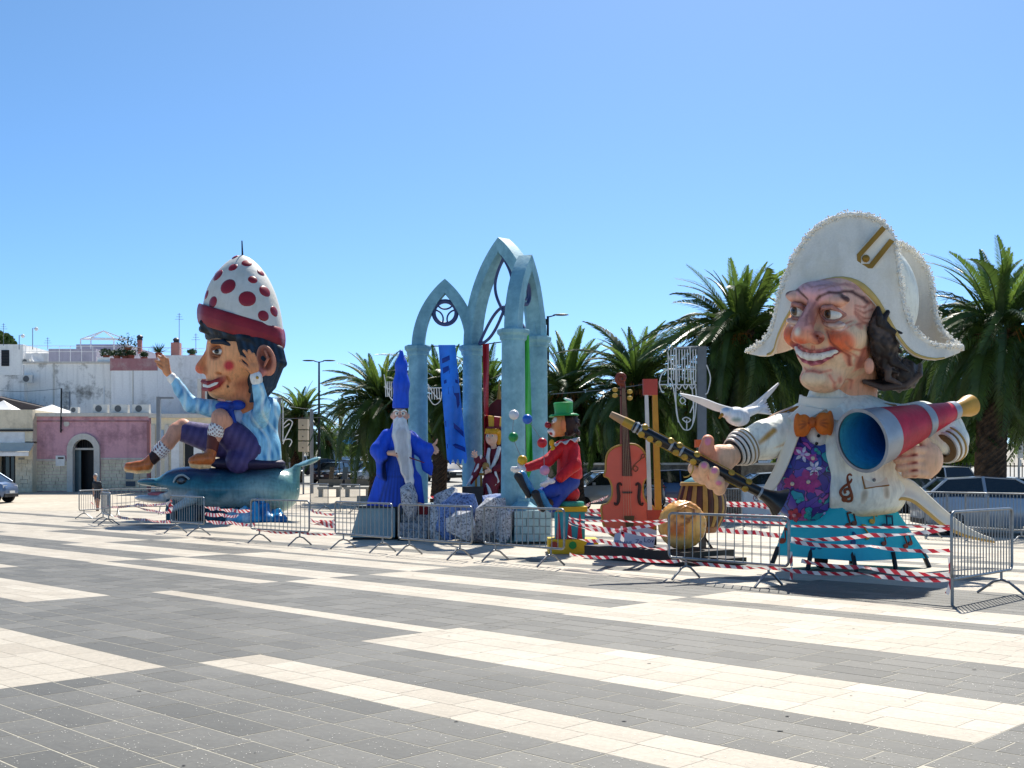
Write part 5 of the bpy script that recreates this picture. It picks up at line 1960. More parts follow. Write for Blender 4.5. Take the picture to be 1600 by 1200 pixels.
# ---- head (own frame: x to his left, -y forward, z down), then turned
hd = Sdf()
SK, RED, PALE, DK, PUR = SKIN, S('b75a36'), S('c7a495'), S('5b3026'), S('8d6a78')
def jaw_y(x, z, out=0.0):
    return -24 - (62 + out) * math.sqrt(max(0.02, 1 - (x / 62) ** 2 - ((z - 40) / 62) ** 2))
hd.ell((0, 12, -22), (75, 82, 72), S('c99583'), 8)
hd.ell((0, -22, 36), (65, 60, 58), SK, 14)
hd.ell((0, -56, 88), (40, 26, 22), S('d49a7c'), 14)
hd.ell((0, -80, 84), (22, 9, 12), S('dba68a'), 8)
for s_ in (-1, 1):
    hd.ell((s_ * 46, -46, 16), (28, 28, 27), SK, 10)
    hd.ell((s_ * 45, -60, 20), (23, 23, 19), RED, 8)
    hd.ell((s_ * 34, -70, -42), (28, 14, 11), S('c58f7c'), 10, rot=rotm(0, s_ * 10, 0))
    hd.ell((s_ * 32, -92, -22), (23, 18, 14), S('8d5c4c'), 7, 's', w=8)
    hd.ell((s_ * 36, -74, -5), (22, 10, 7), S('b9a59c'), 5)
    hd.ell((s_ * 18, -98, 16), (13, 14, 11), S('c98368'), 4)
    hd.cap((s_ * 22, -104, 14), (s_ * 54, -70, 52), 3.6, 3.2, S('7d3a2a'), 5, 's', 6)
    hd.chain([(s_ * 54, -64, 48), (s_ * 56, -54, 66), (s_ * 44, -62, 86)], [3, 3, 2.5], S('96503c'), 4, 's', 6)
    hd.chain([(s_ * 66, -30, 40), (s_ * 58, -34, 74), (s_ * 38, -46, 98)], [3, 3, 2.5], S('a05c48'), 4, 's', 6)
    hd.chain([(s_ * 10, -100, -46), (s_ * 36, -96, -60), (s_ * 58, -76, -52), (s_ * 66, -60, -40)], [3.4, 4, 3.4, 2], S('4a2c26'), 2, 'p', 3)
    hd.chain([(s_ * 12, -96, -62), (s_ * 36, -84, -76), (s_ * 62, -62, -66)], [2.4, 2.4, 2], S('94605a'), 2, 'p', 4)
    for z in (-34, -22, -10):
        hd.cap((s_ * 54, -74, -18 + (z + 22) * .4), (s_ * 74, -46, z), 2, 1.2, S('8a4f40'), 2, 'p', 3)
    hd.chain([(s_ * 14, -90, 2), (s_ * 34, -88, 6), (s_ * 56, -72, -4)], [1.6, 2, 1.6], S('8d5344'), 2, 'p', 4)
    hd.cap((s_ * 12, -100, -34), (s_ * 14, -102, -4), 5, 4, S('7d4a48'), 2, 'p', 8)
hd.ell((0, -64, -54), (40, 26, 18), S('b3868a'), 10)
hd.cap((0, -80, -34), (0, -110, 4), 11, 15, S('b57c74'), 6)
hd.ell((0, -112, 11), (19, 16, 15), S('c47a5c'), 5)
hd.ell((0, -128, 25), (16, 14, 9), S('b04a2a'), 3, 'p', w=9)
hd.ell((0, -130, 2), (7, 6, 9), S('dcb3a2'), 3, 'p', w=6)
hd.cap((-14, -106, 29), (14, -106, 29), 4.5, 4.5, S('4a231a'), 3, 'p', w=4)
# the smiling mouth, painted hollow with lips standing proud
zu = lambda x: 44 - 14 * (x / 46) ** 2
zl = lambda x: 57 - 27 * (x / 46) ** 2
xs = [-42, -36, -28, -16, 0, 16, 28, 36, 42]
for x in xs:
    for z in (zu(x), (zu(x) + zl(x)) / 2, zl(x)):
        hd.ell((x, jaw_y(x, z), z), (8, 10, 5), S('6d2630'), 1, 'p', w=2)
hd.chain([(x, jaw_y(x, zu(x), 1), zu(x) - 3) for x in xs], [2, 2.2, 2.6, 3, 3, 3, 2.6, 2.2, 2], S('b8746a'), 2)
hd.chain([(x, jaw_y(x, zl(x), 1), zl(x) + 2) for x in xs], [2, 2.6, 3.6, 4.4, 4.8, 4.4, 3.6, 2.6, 2], S('a05a68'), 2)
hd.cap((0, 14, 60), (0, 20, 130), 50, 46, S('c98a6c'), 14)
for y in (-84, -72):
    hd.chain([(-40, -56, y), (0, -78, y - 3), (40, -56, y)], [2, 2, 2], S('96625c'), 2, 'p', 4)
def wr(L_, r_, cc, w_=3.5):
    for (x0, z0), (x1, z1) in zip(L_, L_[1:]):
        for s_ in (-1, 1):
            hd.cap((s_ * x0, -60, z0), (s_ * x1, -60, z1), r_, r_, S(cc), -14, 'f', w_)
for z in (-86, -77, -68):
    wr([(0, z + 4), (18, z), (36, z + 2), (54, z + 9)], .9, '9a6a66')
wr([(9, -44), (16, -50), (30, -57), (46, -56), (60, -46), (66, -38)], 2.0, '4a2c26', 3)
wr([(14, -60), (32, -68), (52, -64), (64, -52)], 1.1, 'a06e66')
for a_, b_ in ((-34, -46), (-24, -28), (-14, -12), (-6, 2)):
    wr([(55, (a_ + -22) * .45 - 9), (64, a_ * .9), (72, b_)], 1.0, '8a4c3e', 3)
wr([(13, -8), (26, 0), (42, -1), (54, -9)], 1.2, '8d5344')
wr([(16, 4), (32, 10), (50, 6), (60, -4)], .9, 'a46a56')
wr([(20, 8), (32, 22), (46, 32), (53, 46), (50, 62)], 1.7, '7d3a2a')
wr([(60, 20), (66, 40), (58, 66), (44, 86)], 1.3, '96523e')
wr([(54, 34), (60, 50), (54, 68)], 1.0, '9c5a46')
wr([(0, 72), (14, 74), (26, 70)], 1.2, '9a5a4a')
wr([(26, 78), (34, 90), (30, 104)], 1.2, 'a0604c')
wr([(7, -40), (5, -20), (10, -6)], 1.4, '80504e')
wr([(2, 32), (3, 42)], 1.0, '8a4a3e')
wr([(40, 18), (52, 22), (60, 16)], 2.6, 'c0542c', 9)
wr([(34, -2), (50, 0)], 2.4, 'b8aca6', 8)
HC, HY, HP, HR = (1316, 2, 503), -35, -5, -4
hmap = B.turned(HC, HY, HP, HR, .97)
WARM = lambda p, c: np.clip(c * np.array((1.42, 1.4, 1.32)) + .012, 0, .9)
sdf_obj('head', hd, 2.1, hmap, PM, bust, SK, WARM)
teeth = Sdf()
tx = [-40, -30, -18, -6, 6, 18, 30, 40]
teeth.chain([(x, jaw_y(x, zu(x) + 5, 0), zu(x) + 5 + (0 if abs(x) < 35 else -1)) for x in tx], [3.5, 5.5, 6.5, 7, 7, 6.5, 5.5, 3.5], S('dcd6c8'), 1)
for x in (-35, -28, -21, -14, -7, 0, 7, 14, 21, 28, 35):
    teeth.cap((x, -110, 30), (x, -60, 66), .8, .8, S('8d857a'), 1, 'p', 1.6)
sdf_obj('teeth', teeth, 1.3, hmap, PM, bust, S('dcd6c8'))
for s_ in (-1, 1):
    ey = Sdf().ell((s_ * 33, -72, -22), (17, 13, 12), S('d9d5cc'), 1)
    ey.ell((s_ * 33 - 4, -84, -22), (7.5, 6, 8), S('5d4630'), 1, 'p', w=1.5)
    ey.ell((s_ * 33 - 4, -86, -22), (3.6, 5, 3.8), S('0c0b0b'), 1, 'p', w=1)
    sdf_obj('eye', ey, 1.1, hmap, PMG, bust, S('d9d5cc'))
    lid = Sdf().chain([(s_ * 13, -78, -20), (s_ * 23, -86, -32), (s_ * 37, -84, -34), (s_ * 53, -68, -22)], [2.5, 4, 4, 2.5], S('b57a6c'), 2)
    lid.chain([(s_ * 13, -78, -18), (s_ * 26, -82, -11), (s_ * 40, -80, -11), (s_ * 53, -68, -20)], [2, 2.6, 2.6, 2], S('94665c'), 2)
    lid.chain([(s_ * 13, -84, -22), (s_ * 25, -90, -28), (s_ * 37, -88, -30), (s_ * 53, -73, -21)], [1.5, 1.5, 1.5, 1.2], S('35201c'), 1, 'p', 2)
    sdf_obj('eyelid', lid, 1.5, hmap, PM, bust, S('b98070'))
# ear lobe and hair
ear = Sdf().ell((1358, -62, 572), (8, 7, 13), S('cf9478'), 3)
sdf_obj('ear', ear, 1.8, B.arr, PM, bust, SKIN)
rh = random.Random(3)
hr = Sdf()
HB, HB2 = S('221b19'), S('50423a')
hr.ell((1382, -14, 530), (24, 48, 48), HB, 8)
hr.ell((1372, -46, 520), (15, 18, 40), HB, 8)
hr.ell((1404, 30, 585), (34, 46, 26), HB, 8)
hr.ell((1352, 40, 500), (50, 60, 40), HB, 8)
for k in range(34):
    u = k / 34
    x = 1362 + 24 * rh.random() + 22 * u
    y = 482 + 100 * u
    d = -66 + 50 * rh.random() + 20 * u
    pts = [(x, d, y - 12), (x + rh.uniform(-9, 4), d - 4, y), (x + rh.uniform(-8, 14), d - 2, y + 12), (x + rh.uniform(0, 22), d + 4, y + 21)]
    hr.chain(pts, [4, 5.5, 5, 3], HB2 if rh.random() < .4 else HB, 1.4)
for k in range(16):
    x0 = 1352 + 6 * k * .6
    pts = [(1350 + k * 2, -20 + k * 3, 596), (1380 + k, -24 + k * 3, 606 - k * .4), (1415, -14 + k * 3, 603 - k), (1438, -2 + k * 3, 586 - k)]
    hr.chain(pts, [3.5, 5, 5, 4], HB2 if k % 3 == 0 else HB, 1.2)
core = Sdf()
core.ops = [o for o in hr.ops if o[0] == 'e']
for k in range(70):
    x = rh.uniform(1360, 1432)
    y = rh.uniform(486, 585) if x < 1400 else rh.uniform(560, 596)
    pts = []
    for q in range(5):
        xx = x + 6 * math.sin(q * 1.5 + k) + q * (x - 1360) * .06
        yy = y + q * 7
        dd = front_d(core, xx, yy)
        if dd is None:
            break
        pts.append((xx, dd + 1, yy))
    if len(pts) > 2:
        hr.chain(pts, [3, 4.2, 4.2, 3.6, 2.4][:len(pts)], HB2 if k % 3 == 0 else HB, .6)
for k in range(7):
    hr.chain([(1240 + k, 26, 486 + k * 3), (1234 + k, 28, 505 + k * 2), (1232, 30, 520)], [4, 4, 2], HB, 1.5)
sdf_obj('hair', hr, 1.8, B.arr, PM, bust, HB, soft=.6)

# ---- the bicorne
up_f = [(1168, 548), (1192, 534), (1208, 508), (1217, 465), (1230, 425), (1252, 382), (1284, 349), (1325, 335), (1362, 339), (1386, 356), (1399, 385), (1406, 435), (1412, 478), (1428, 515), (1458, 538), (1502, 541)]
lo_f = [(1170, 553), (1188, 556), (1206, 553), (1214, 530), (1228, 502), (1248, 474), (1278, 451), (1312, 444), (1342, 452), (1366, 474), (1382, 498), (1398, 522), (1416, 545), (1436, 558), (1468, 562), (1500, 551)]
def flap(up, lo, depth, name, th, m):
    n = 40
    U = smooth_curve([Vector((x, y, 0)) for x, y in up], n)
    L = smooth_curve([Vector((x, y, 0)) for x, y in lo], n)
    def fn(u, v):
        i = min(n, int(round(u * n)))
        q = L[i].lerp(U[i], v)
        return B.w(q.x, depth(u, v), q.y)
    MB().grid(fn, n, 14, th).build(name, m, bust, True)
    return [fn(i / n, 1.0) for i in range(n + 1)], [fn(i / n, 0.0) for i in range(n + 1)]
def mat_hat():
    m = mat_stain('hat_white_felt', 'f0e9da', 'd6c8a8', .6, 1.2, .75, .25, 30, .5, .75)
    return m
MH = mat_hat()
fd = lambda u, v: 66 - 96 * u + (-68 * math.sin(math.pi * u) ** .8) * (.82 + .18 * math.cos(v * 2.2))
top_f, low_f = flap(up_f, lo_f, fd, 'front_brim', .06, MH)
up_b = [(1214, 548), (1222, 520), (1236, 470), (1255, 420), (1282, 380), (1320, 358), (1360, 358), (1398, 376), (1424, 390), (1446, 416), (1456, 446), (1460, 480), (1466, 505), (1476, 522), (1488, 533), (1501, 541)]
lo_b = [(1215, 552), (1226, 550), (1240, 545), (1260, 540), (1290, 535), (1320, 530), (1350, 530), (1380, 535), (1400, 538), (1420, 540), (1436, 545), (1450, 548), (1464, 550), (1476, 550), (1488, 550), (1501, 548)]
bd = lambda u, v: 66 - 92 * u + 78 * math.sin(math.pi * u) ** .7
top_b, low_b = flap(up_b, lo_b, bd, 'back_brim', .06, MH)
dome = Sdf().ell((1352, 22, 470), (84, 44, 98), k=6)
dome.box((1345, 10, 600), (140, 140, 80), k=4, op='s')
dome.ell((1312, -24, 520), (78, 84, 78), k=4, op='s')
sdf_obj('hat_crown', dome, 2.6, B.arr, PM, bust, S('ebe3d2'))
# fleece edging: many small tufts along the brim
def fleece(line, name, seed, r_=.021):
    rd = random.Random(seed)
    mb = MB()
    for i in range(len(line) - 1):
        for k in range(10):
            p = line[i].lerp(line[i + 1], k / 10)
            for q in range(6):
                c = p + Vector((rd.gauss(0, .026), rd.gauss(0, .04), rd.gauss(0, .026)))
                mb.ball(c, (r_ * rd.uniform(.5, .9), r_ * rd.uniform(.6, .9), r_ * rd.uniform(.5, .9)), 6, 4)
    mb.tube(line, .034, 8)
    mb.build(name, mat('fleece_white', 'f4efe4', .95, var=.12, scale=20), bust, True)
fleece(top_f, 'front_fleece', 1)
fleece(top_b[14:], 'back_fleece', 2)
# painted shading under the brim: a mustard band that follows the edge
mb = MB()
n = 40
U = smooth_curve([Vector((x, y, 0)) for x, y in up_f], n)
L = smooth_curve([Vector((x, y, 0)) for x, y in lo_f], n)
def band(u, v):
    i = min(n, int(round((.1 + .85 * u) * n)))
    q = L[i].lerp(U[i], .012 + .10 * v)
    return B.w(q.x, fd(i / n, 0.05) - 1.2, q.y)
mb.grid(band, 34, 2, .008).build('mustard_edge', mat('mustard_wash', 'cfae66', .7, var=.2), bust, True)
# gold braid loop on the hat
def hatd(x, y):
    u = (x - 1168) / (1502 - 1168)
    return fd(u, .6) - 1.5
def strap(poly, name, m, t_):
    MB().prism([B.w(x, hatd(x, y), y) for x, y in poly], (0, -t_, 0)).build(name, m, bust)
strap([(1378, 352), (1398, 374), (1368, 420), (1336, 420), (1336, 398)], 'braid_ground', MATS['cream_paint'], .02)
for poly in ([(1377, 354), (1383, 359), (1344, 402), (1338, 398)], [(1338, 398), (1344, 402), (1344, 414), (1338, 420)], [(1338, 420), (1344, 413), (1359, 413), (1362, 420)], [(1362, 420), (1358, 412), (1389, 374), (1396, 378)]):
    strap(poly, 'gold_braid', mat('braid_gold', '9a7426', .45, .2, var=.2), .045)
MB().ball(B.w(1353, hatd(1353, 404) - 3, 404), .062, 12, 8).build('braid_button', MATS['braid_gold'], bust)

# ---- megaphone in his left hand
mp0, mp1 = B.w(1346, -118, 689), B.w(1490, -6, 642)
axis = (mp1 - mp0)
Lm = axis.length
mega = thing('megaphone', mp0 + Vector((0, 0, -.5)), 'red megaphone with silver bands and blue inside held in one fist', 'megaphone')
s_ = B.s
def seg(prof, name, m, parent=mega):
    return MB().lathe([(r_ * s_, h * Lm) for r_, h in prof], mp0, axis, 36, cap=False).build(name, m, parent, 40)
MR = mat('crimson_paint', 'bf1c38', .5, var=.22, scale=3, bump=.4, bscale=9)
SIL = mat('silver_paint', 'a4a9ae', .4, .3, var=.15)
seg([(43, .0), (48, .0), (46, .02), (42, .19), (40, .19)], 'mouth_band', SIL)
mb = MB()
mb.lathe([(41.5 * s_, .19 * Lm), (27 * s_, .62 * Lm), (24 * s_, .70 * Lm), (14 * s_, 1.0 * Lm)], mp0, axis, 36, cap=False)
mb.build('horn', MR, mega, 40)
seg([(28, .575), (29.6, .58), (26.6, .66), (25, .66)], 'middle_band', SIL)
seg([(15.5, .94), (16.6, .945), (14.8, 1.01), (13, 1.01)], 'rear_band', SIL)
seg([(11, 1.0), (12, 1.03), (13, 1.1), (17, 1.17), (17, 1.2), (12, 1.21), (0, 1.205)], 'mouthpiece', mat('ochre_paint', 'c8973f', .4, var=.2))
mb = MB()
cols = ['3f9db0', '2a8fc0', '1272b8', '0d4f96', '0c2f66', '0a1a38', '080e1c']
n = 7
for k in range(n):
    pass
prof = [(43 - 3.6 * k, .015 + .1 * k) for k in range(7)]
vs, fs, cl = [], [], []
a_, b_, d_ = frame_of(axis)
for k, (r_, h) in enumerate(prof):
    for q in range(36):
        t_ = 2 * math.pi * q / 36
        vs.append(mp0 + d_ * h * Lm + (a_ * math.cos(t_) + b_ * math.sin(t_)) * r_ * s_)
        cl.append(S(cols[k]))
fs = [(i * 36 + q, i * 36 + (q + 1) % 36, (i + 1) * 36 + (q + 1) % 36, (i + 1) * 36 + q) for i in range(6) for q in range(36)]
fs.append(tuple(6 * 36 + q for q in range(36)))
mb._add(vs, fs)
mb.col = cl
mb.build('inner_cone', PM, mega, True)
MB().ball(B.w(1415, -96, 675), .05, 10, 8).build('stud', SIL, mega)

# ---- clarinet in his right hand
c0, c1 = B.w(954, -96, 647), B.w(1219, -96, 786)
ax_ = c1 - c0
Lc = ax_.length
cl = thing('clarinet', c0.lerp(c1, .5), 'black clarinet with gold keys gripped by the giant hand', 'clarinet')
def cseg(prof, name, m):
    return MB().lathe([(r_ * s_, h * Lc) for r_, h in prof], c0, ax_, 20).build(name, m, cl, 40)
cseg([(4.5, 0), (5.5, .03), (6.5, .075)], 'mouthpiece', mat('reed_tan', 'a8835f', .5))
cseg([(7.0, .075), (7.5, .13)], 'ligature', mat('brass_paint', 'b8913a', .4, .3, var=.2))
cseg([(7.4, .135), (7.6, .885)], 'tube', mat('clarinet_black', '191512', .3, coat=.3))
cseg([(7.8, .885), (10, .92), (15, .965), (24, 1.0), (24.5, 1.003), (21, 1.0), (8, .95), (0, .94)], 'bell', MATS['clarinet_black'])
for h in (.145, .17, .35, .41, .875):
    cseg([(7.4, h), (8.6, h), (8.6, h + .012), (7.4, h + .012)], 'ring', SIL)
dn = ax_.normalized()
fr = Vector((0, -1, 0))
sd = dn.cross(fr).normalized()
BR = MATS['brass_paint']
rk = random.Random(9)
for k in range(13):
    h = .19 + .66 * k / 13
    if .52 < h < .66:
        continue
    for sgn in (-1, 1):
        if rk.random() < .35:
            continue
        p = c0 + ax_ * h + fr * 7.2 * s_ * .8 + sd * sgn * 5.5 * s_
        MB().lathe([(.05, 0), (.055, .02), (.03, .035), (0, .035)], p, fr + sd * sgn * .6, 10).build('key', BR, cl)
for sgn in (-1, 1):
    MB().tube([c0 + ax_ * .2 + sd * sgn * 8.5 * s_ + fr * .03, c0 + ax_ * .5 + sd * sgn * 9 * s_ + fr * .03, c0 + ax_ * .8 + sd * sgn * 8.5 * s_ + fr * .03], .009, 6).build('key_rod', BR, cl)
pts = smooth_curve([c0 + ax_ * .48 + Vector((0, -.05, -.02)), c0 + ax_ * .49 + Vector((-.02, -.05, -.2)), c0 + ax_ * .47 + Vector((-.04, -.05, -.32)), c0 + ax_ * .45 + Vector((-.06, -.05, -.36))], 10)
MB().tube(pts, .012, 5).build('thumb_hook', BR, cl)

# ---- dove on the sleeve
dv = Sdf()
WH = S('ecece8')
dv.ell((1152, -52, 651), (20, 14, 15), WH, 5, rot=rotm(0, -12, 0))
dv.ell((1134, -60, 644), (9, 8, 9), WH, 5)
dv.cap((1166, -44, 645), (1196, -34, 636), 8, 4, WH, 4)
dv.ell((1134, -66, 639), (7, 5, 5), S('9fb2cc'), 1, 'p', w=5)
dv.ell((1150, -66, 656), (9, 5, 4), S('8fa39c'), 1, 'p', w=6)
dove = sdf_obj('dove', dv, 1.5, B.arr, PM, None, WH)
tag(dove, 'white papier mache dove with raised wings on the giant sleeve', 'dove')
bk = Sdf().cap((1128, -66, 648), (1124, -70, 653), 3, 1.6, S('b57a24'), 1)
sdf_obj('beak', bk, 1, B.arr, PM, dove, S('b57a24'))
for nm, A_, C_ in (('wing', [(1152, -56, 640), (1126, -70, 633), (1096, -82, 622), (1063, -92, 615)], [(1146, -50, 646), (1120, -62, 643), (1094, -74, 632), (1064, -90, 618)]),
                   ('wing', [(1156, -40, 640), (1176, -24, 630), (1196, -10, 614), (1215, 2, 598)], [(1168, -36, 644), (1186, -20, 635), (1202, -6, 618), (1216, 3, 600)])):
    U = smooth_curve(B.pts(A_), 14)
    L = smooth_curve(B.pts(C_), 14)
    MB().grid(lambda u, v: U[int(round(u * 14))].lerp(L[int(round(u * 14))], v * (1 + .06 * math.sin(u * 44))), 14, 4, .025).build(nm, mat('dove_white', 'f2f2f0', .6, var=.08, bump=.2), dove, 40)
U = B.pts([(1190, -34, 634), (1204, -34, 624)])
mb = MB()
for k in range(7):
    e = B.w(1196 + k * 1.6, -30 - k, 622 + k * 4.2)
    a = B.w(1178, -38, 641)
    mb.tube([a, e], [.05, .012], 5)
mb.build('tail_feathers', mat('dove_white', 'dfe0df'), dove, True)
# ---------------------------------------------------------------- dolphin float
D = Fig(38.0)
def dol_col(p, c):
    x, d, y = p[:, 0], p[:, 1], p[:, 2]
    wob = 4 * np.sin(x * .06 + d * .05) + 2.5 * np.sin(x * .21 + y * .1)
    t = np.clip((y + wob - 738) / 14, 0, 1)[:, None]
    t2 = np.clip((y + wob - 770) / 14, 0, 1)[:, None]
    navy, teal, pale = np.array(S('1a3658')), np.array(S('2f6a78')), np.array(S('9fb0ac'))
    col = navy * (1 - t) + teal * t
    col = col * (1 - t2) + pale * t2
    r = np.clip((x - 400) / 40, 0, 1)[:, None] * .6        # paler, greenish hind quarters
    col = col * (1 - r) + np.array(S('7fb0aa')) * r
    patch = np.exp(-(((x - 402) / 26) ** 2 + ((y - 768) / 22) ** 2))[:, None] * .6
    col = col * (1 - patch) + np.array(S('a8c3bd')) * patch
    head = np.clip((312 - x) / 40, 0, 1)[:, None] * np.clip((y - 764) / 8, 0, 1)[:, None]
    col = col * (1 - head) + np.array(S('b4b7b8')) * head
    st = (0.94 + .07 * np.sin(y * 1.1 + 6 * np.sin(x * .05)) * np.sin(x * .07))[:, None]
    return col * st
dl = Sdf()
dl.ell((340, 0, 765), (92, 46, 34), k=12)
dl.ell((292, 0, 757), (46, 36, 27), k=12)
dl.ell((405, 0, 765), (58, 42, 36), k=14)
dl.ell((430, 0, 768), (34, 34, 33), k=12)
dl.cap((444, 0, 766), (464, 3, 732), 22, 7, k=12)
dl.ell((242, 0, 754), (28, 17, 6.5), k=7, rot=rotm(0, -2, 0))
dl.cap((300, 0, 784), (268, 0, 782), 18, 10, k=8)
dl.ell((250, 0, 780), (40, 17, 7), k=7, rot=rotm(0, -3, 0))
dl.ell((238, 0, 766.5), (36, 40, 5.5), k=2, op='s', rot=rotm(0, 3, 0))
dl.cap((300, -38, 780), (262, -58, 800), 9, 3, k=6)
for s_ in (-1, 1):
    dl.ell((480, s_ * 16, 723), (17, 16, 3.2), k=5, rot=rotm(0, 18, s_ * -28))
    dl.ell((492, s_ * 26, 718), (11, 9, 2.6), k=5, rot=rotm(0, 18, s_ * -28))
dol = sdf_obj('dolphin', dl, 2.3, D.arr, PMG, None, S('3f6f86'), dol_col, loc=D.w(340, 0, 806))
tag(dol, 'giant blue grey papier mache dolphin with open beak carrying the seated giant', 'dolphin')
sdf_obj('tongue', Sdf().ell((250, 0, 772), (20, 12, 4.5), S('b5636a'), 2), 1.4, D.arr, PM, dol, S('b5636a'))
for s_ in (-1, 1):
    e = Sdf().ell((284, s_ * 35, 751), (9, 6, 7), S('16202a'), 1)
    e.ell((283, s_ * 41, 750), (4, 3, 4), S('4a5a66'), 1, 'p', w=2)
    sdf_obj('eye', e, 1.1, D.arr, PMG, dol, S('16202a'))
    MB().tube(smooth_curve([D.w(271, s_ * 35, 754), D.w(276, s_ * 38, 745), D.w(286, s_ * 39, 742), D.w(296, s_ * 39, 749)], 12), .035, 6).build('eyelid', mat('pale_blue_line', 'a9b8bd', .5), dol, True)
# supporting dark cloth under the dolphin
rk = random.Random(12)
cl = Sdf()
cl.ell((296, 0, 797), (38, 30, 18), S('1d3142'), 6)
cl.ell((330, 0, 800), (40, 32, 14), S('20303c'), 6)
cl.ell((380, 4, 800), (40, 30, 14), S('28363f'), 6)
for k in range(14):
    x = 262 + 9 * k
    cl.cap((x, -26 + rk.random() * 8, 782), (x + rk.uniform(-6, 6), -34, 812), 3, 5, S(rk.choice(('1d3142', '2a5a66', '24505c'))), 2)
o = sdf_obj('skirting_cloth', cl, 2.3, D.arr, PM, None, S('20303c'), loc=D.w(330, 0, 815))
tag(o, 'dark sea coloured cloth bunched under the dolphin belly', 'cloth')
cl = Sdf()
for k in range(34):
    u = k / 34
    x = 360 + 84 * u + rk.uniform(-5, 5)
    h = 6 + 15 * math.sin(math.pi * min(1, u * 1.1)) * (1.0 if u > .45 else .45)
    cc = rk.choice(('1f78ad', '2b93c4', '135a92', '56b6d6', '1b6aa3')) if u > .3 else rk.choice(('c3d3da', '69b4d2', 'b8cfd8'))
    cl.cap((x, -62 + rk.uniform(-14, 14), 812), (x + rk.uniform(-10, 10), -50 + rk.uniform(-10, 10), 812 - h * 1.5 * rk.uniform(.5, 1)), 9, 4.5, S(cc), 2)
o = sdf_obj('blue_tarpaulin', cl, 2.0, D.arr, PMG, None, S('2b93c4'), soft=.6)
tag(o, 'crumpled bright blue and white tarpaulin lying before the dolphin', 'tarpaulin')
# lift the tarpaulin so that it lies on the paving
zmin = min((o.matrix_world @ v.co).z for v in o.data.vertices) if False else None

# ---------------------------------------------------------------- seated giant
LB, LB2 = S('7db8d8'), S('4f97c4')
PURP = S('3a3160')
rid = thing('seated_figure', D.w(385, 0, 735), 'giant seated papier mache youth in spotted cap and light blue coat', 'carnival figure')
def coat_strokes(p, c):
    x, d, y = p[:, 0], p[:, 1], p[:, 2]
    s_ = .5 + .5 * np.sin(x * .45 + 5 * np.sin(y * .05) + d * .12)
    s2 = .5 + .5 * np.sin(y * .14 + x * .08)
    w = np.clip(s_ * s2 * 1.3 - .2, 0, 1)[:, None]
    v = np.clip(np.sin(x * .31 - y * .12 + 2 * np.sin(y * .08)) - .45, 0, 1)[:, None]
    return (np.array(S('86c0de')) * (1 - w) + np.array(S('3d83b5')) * w) * (1 - v) + np.array(S('d3e6ee')) * v
j = Sdf()
j.ell((398, 2, 665), (36, 32, 46), k=10)
j.cap((372, 4, 640), (418, 4, 640), 19, 20, k=12)
j.cap((404, 0, 700), (404, 0, 714), 35, 36, k=10)
j.box((404, 0, 748), (60, 60, 26), k=3, op='s')
j.ell((368, -36, 690), (16, 34, 40), k=3, op='s')
for k in range(9):
    x = 374 + k * 7
    j.cap((x, -32, 650 + k * 2), (x + rk.uniform(-9, 9), -36, 712), 1.6, 2.2, None, 4, 's')
sdf_obj('jacket', j, 2.2, D.arr, PM, rid, LB, coat_strokes)
sdf_obj('jacket_hem', Sdf().ell((386, 0, 724), (60, 42, 12), S('2a2440'), 4).cap((430, 0, 722), (442, 0, 730), 10, 4, S('2a2440'), 4), 2.0, D.arr, PM, rid, S('2a2440'))
# near arm raised before the face, far arm stretched out
a1 = Sdf().chain([(406, -28, 655), (410, -56, 636), (403, -74, 603)], [15, 12.5, 9.5], LB, 5)
sdf_obj('left_sleeve', a1, 1.8, D.arr, PM, rid, LB, coat_strokes)
sdf_obj('left_cuff', Sdf().cap((401, -76, 594), (400, -77, 589), 9.5, 9.8, S('dcdcd8'), 1), 1.5, D.arr, PM, rid, S('dcdcd8'))
HN = S('cf8a5e')
h1 = Sdf().ell((396, -80, 575), (9, 6, 11), HN, 3)
for pts in ([(392, -81, 570), (384, -82, 562), (376, -83, 557)], [(393, -81, 567), (387, -82, 555), (381, -83, 548)], [(396, -81, 565), (392, -82, 554), (389, -83, 548)], [(400, -81, 567), (398, -82, 559), (396, -83, 553)], [(390, -81, 578), (383, -82, 572), (375, -83, 565)]):
    h1.chain(pts, [3.2, 2.9, 2.3], HN, 1.2)
sdf_obj('left_hand', h1, 1.1, D.arr, PM, rid, HN)
MB().ball(D.w(402, -87, 590), .05, 8, 6).build('cuff_button', mat('brass_paint', 'b8913a'), rid)
a2 = Sdf().chain([(372, -4, 644), (330, -14, 638), (298, -16, 632), (282, -18, 610), (274, -20, 596)], [15, 13, 12, 9.5, 8], LB, 5)
sdf_obj('right_sleeve', a2, 1.8, D.arr, PM, rid, LB, coat_strokes)
sdf_obj('right_cuff', Sdf().cap((270, -20, 593), (268, -20, 590), 7.6, 7.8, S('e0e0dc'), 1), 1.4, D.arr, PM, rid, S('e0e0dc'))
h2 = Sdf().ell((260, -21, 577), (6.5, 5, 9.5), HN, 3)
for pts in ([(257, -21, 571), (250, -22, 566), (243, -22, 564)], [(258, -21, 569), (253, -22, 561), (247, -22, 556)], [(260, -21, 568), (257, -22, 560), (254, -22, 555)], [(263, -21, 571), (262, -22, 566), (262, -22, 561)], [(257, -21, 578), (250, -22, 573), (246, -22, 569)]):
    h2.chain(pts, [2.8, 2.5, 2.0], HN, 1.2)
h2.cap((266, -20, 588), (262, -21, 582), 5, 5.5, HN, 2)
sdf_obj('right_hand', h2, 1.1, D.arr, PM, rid, HN)
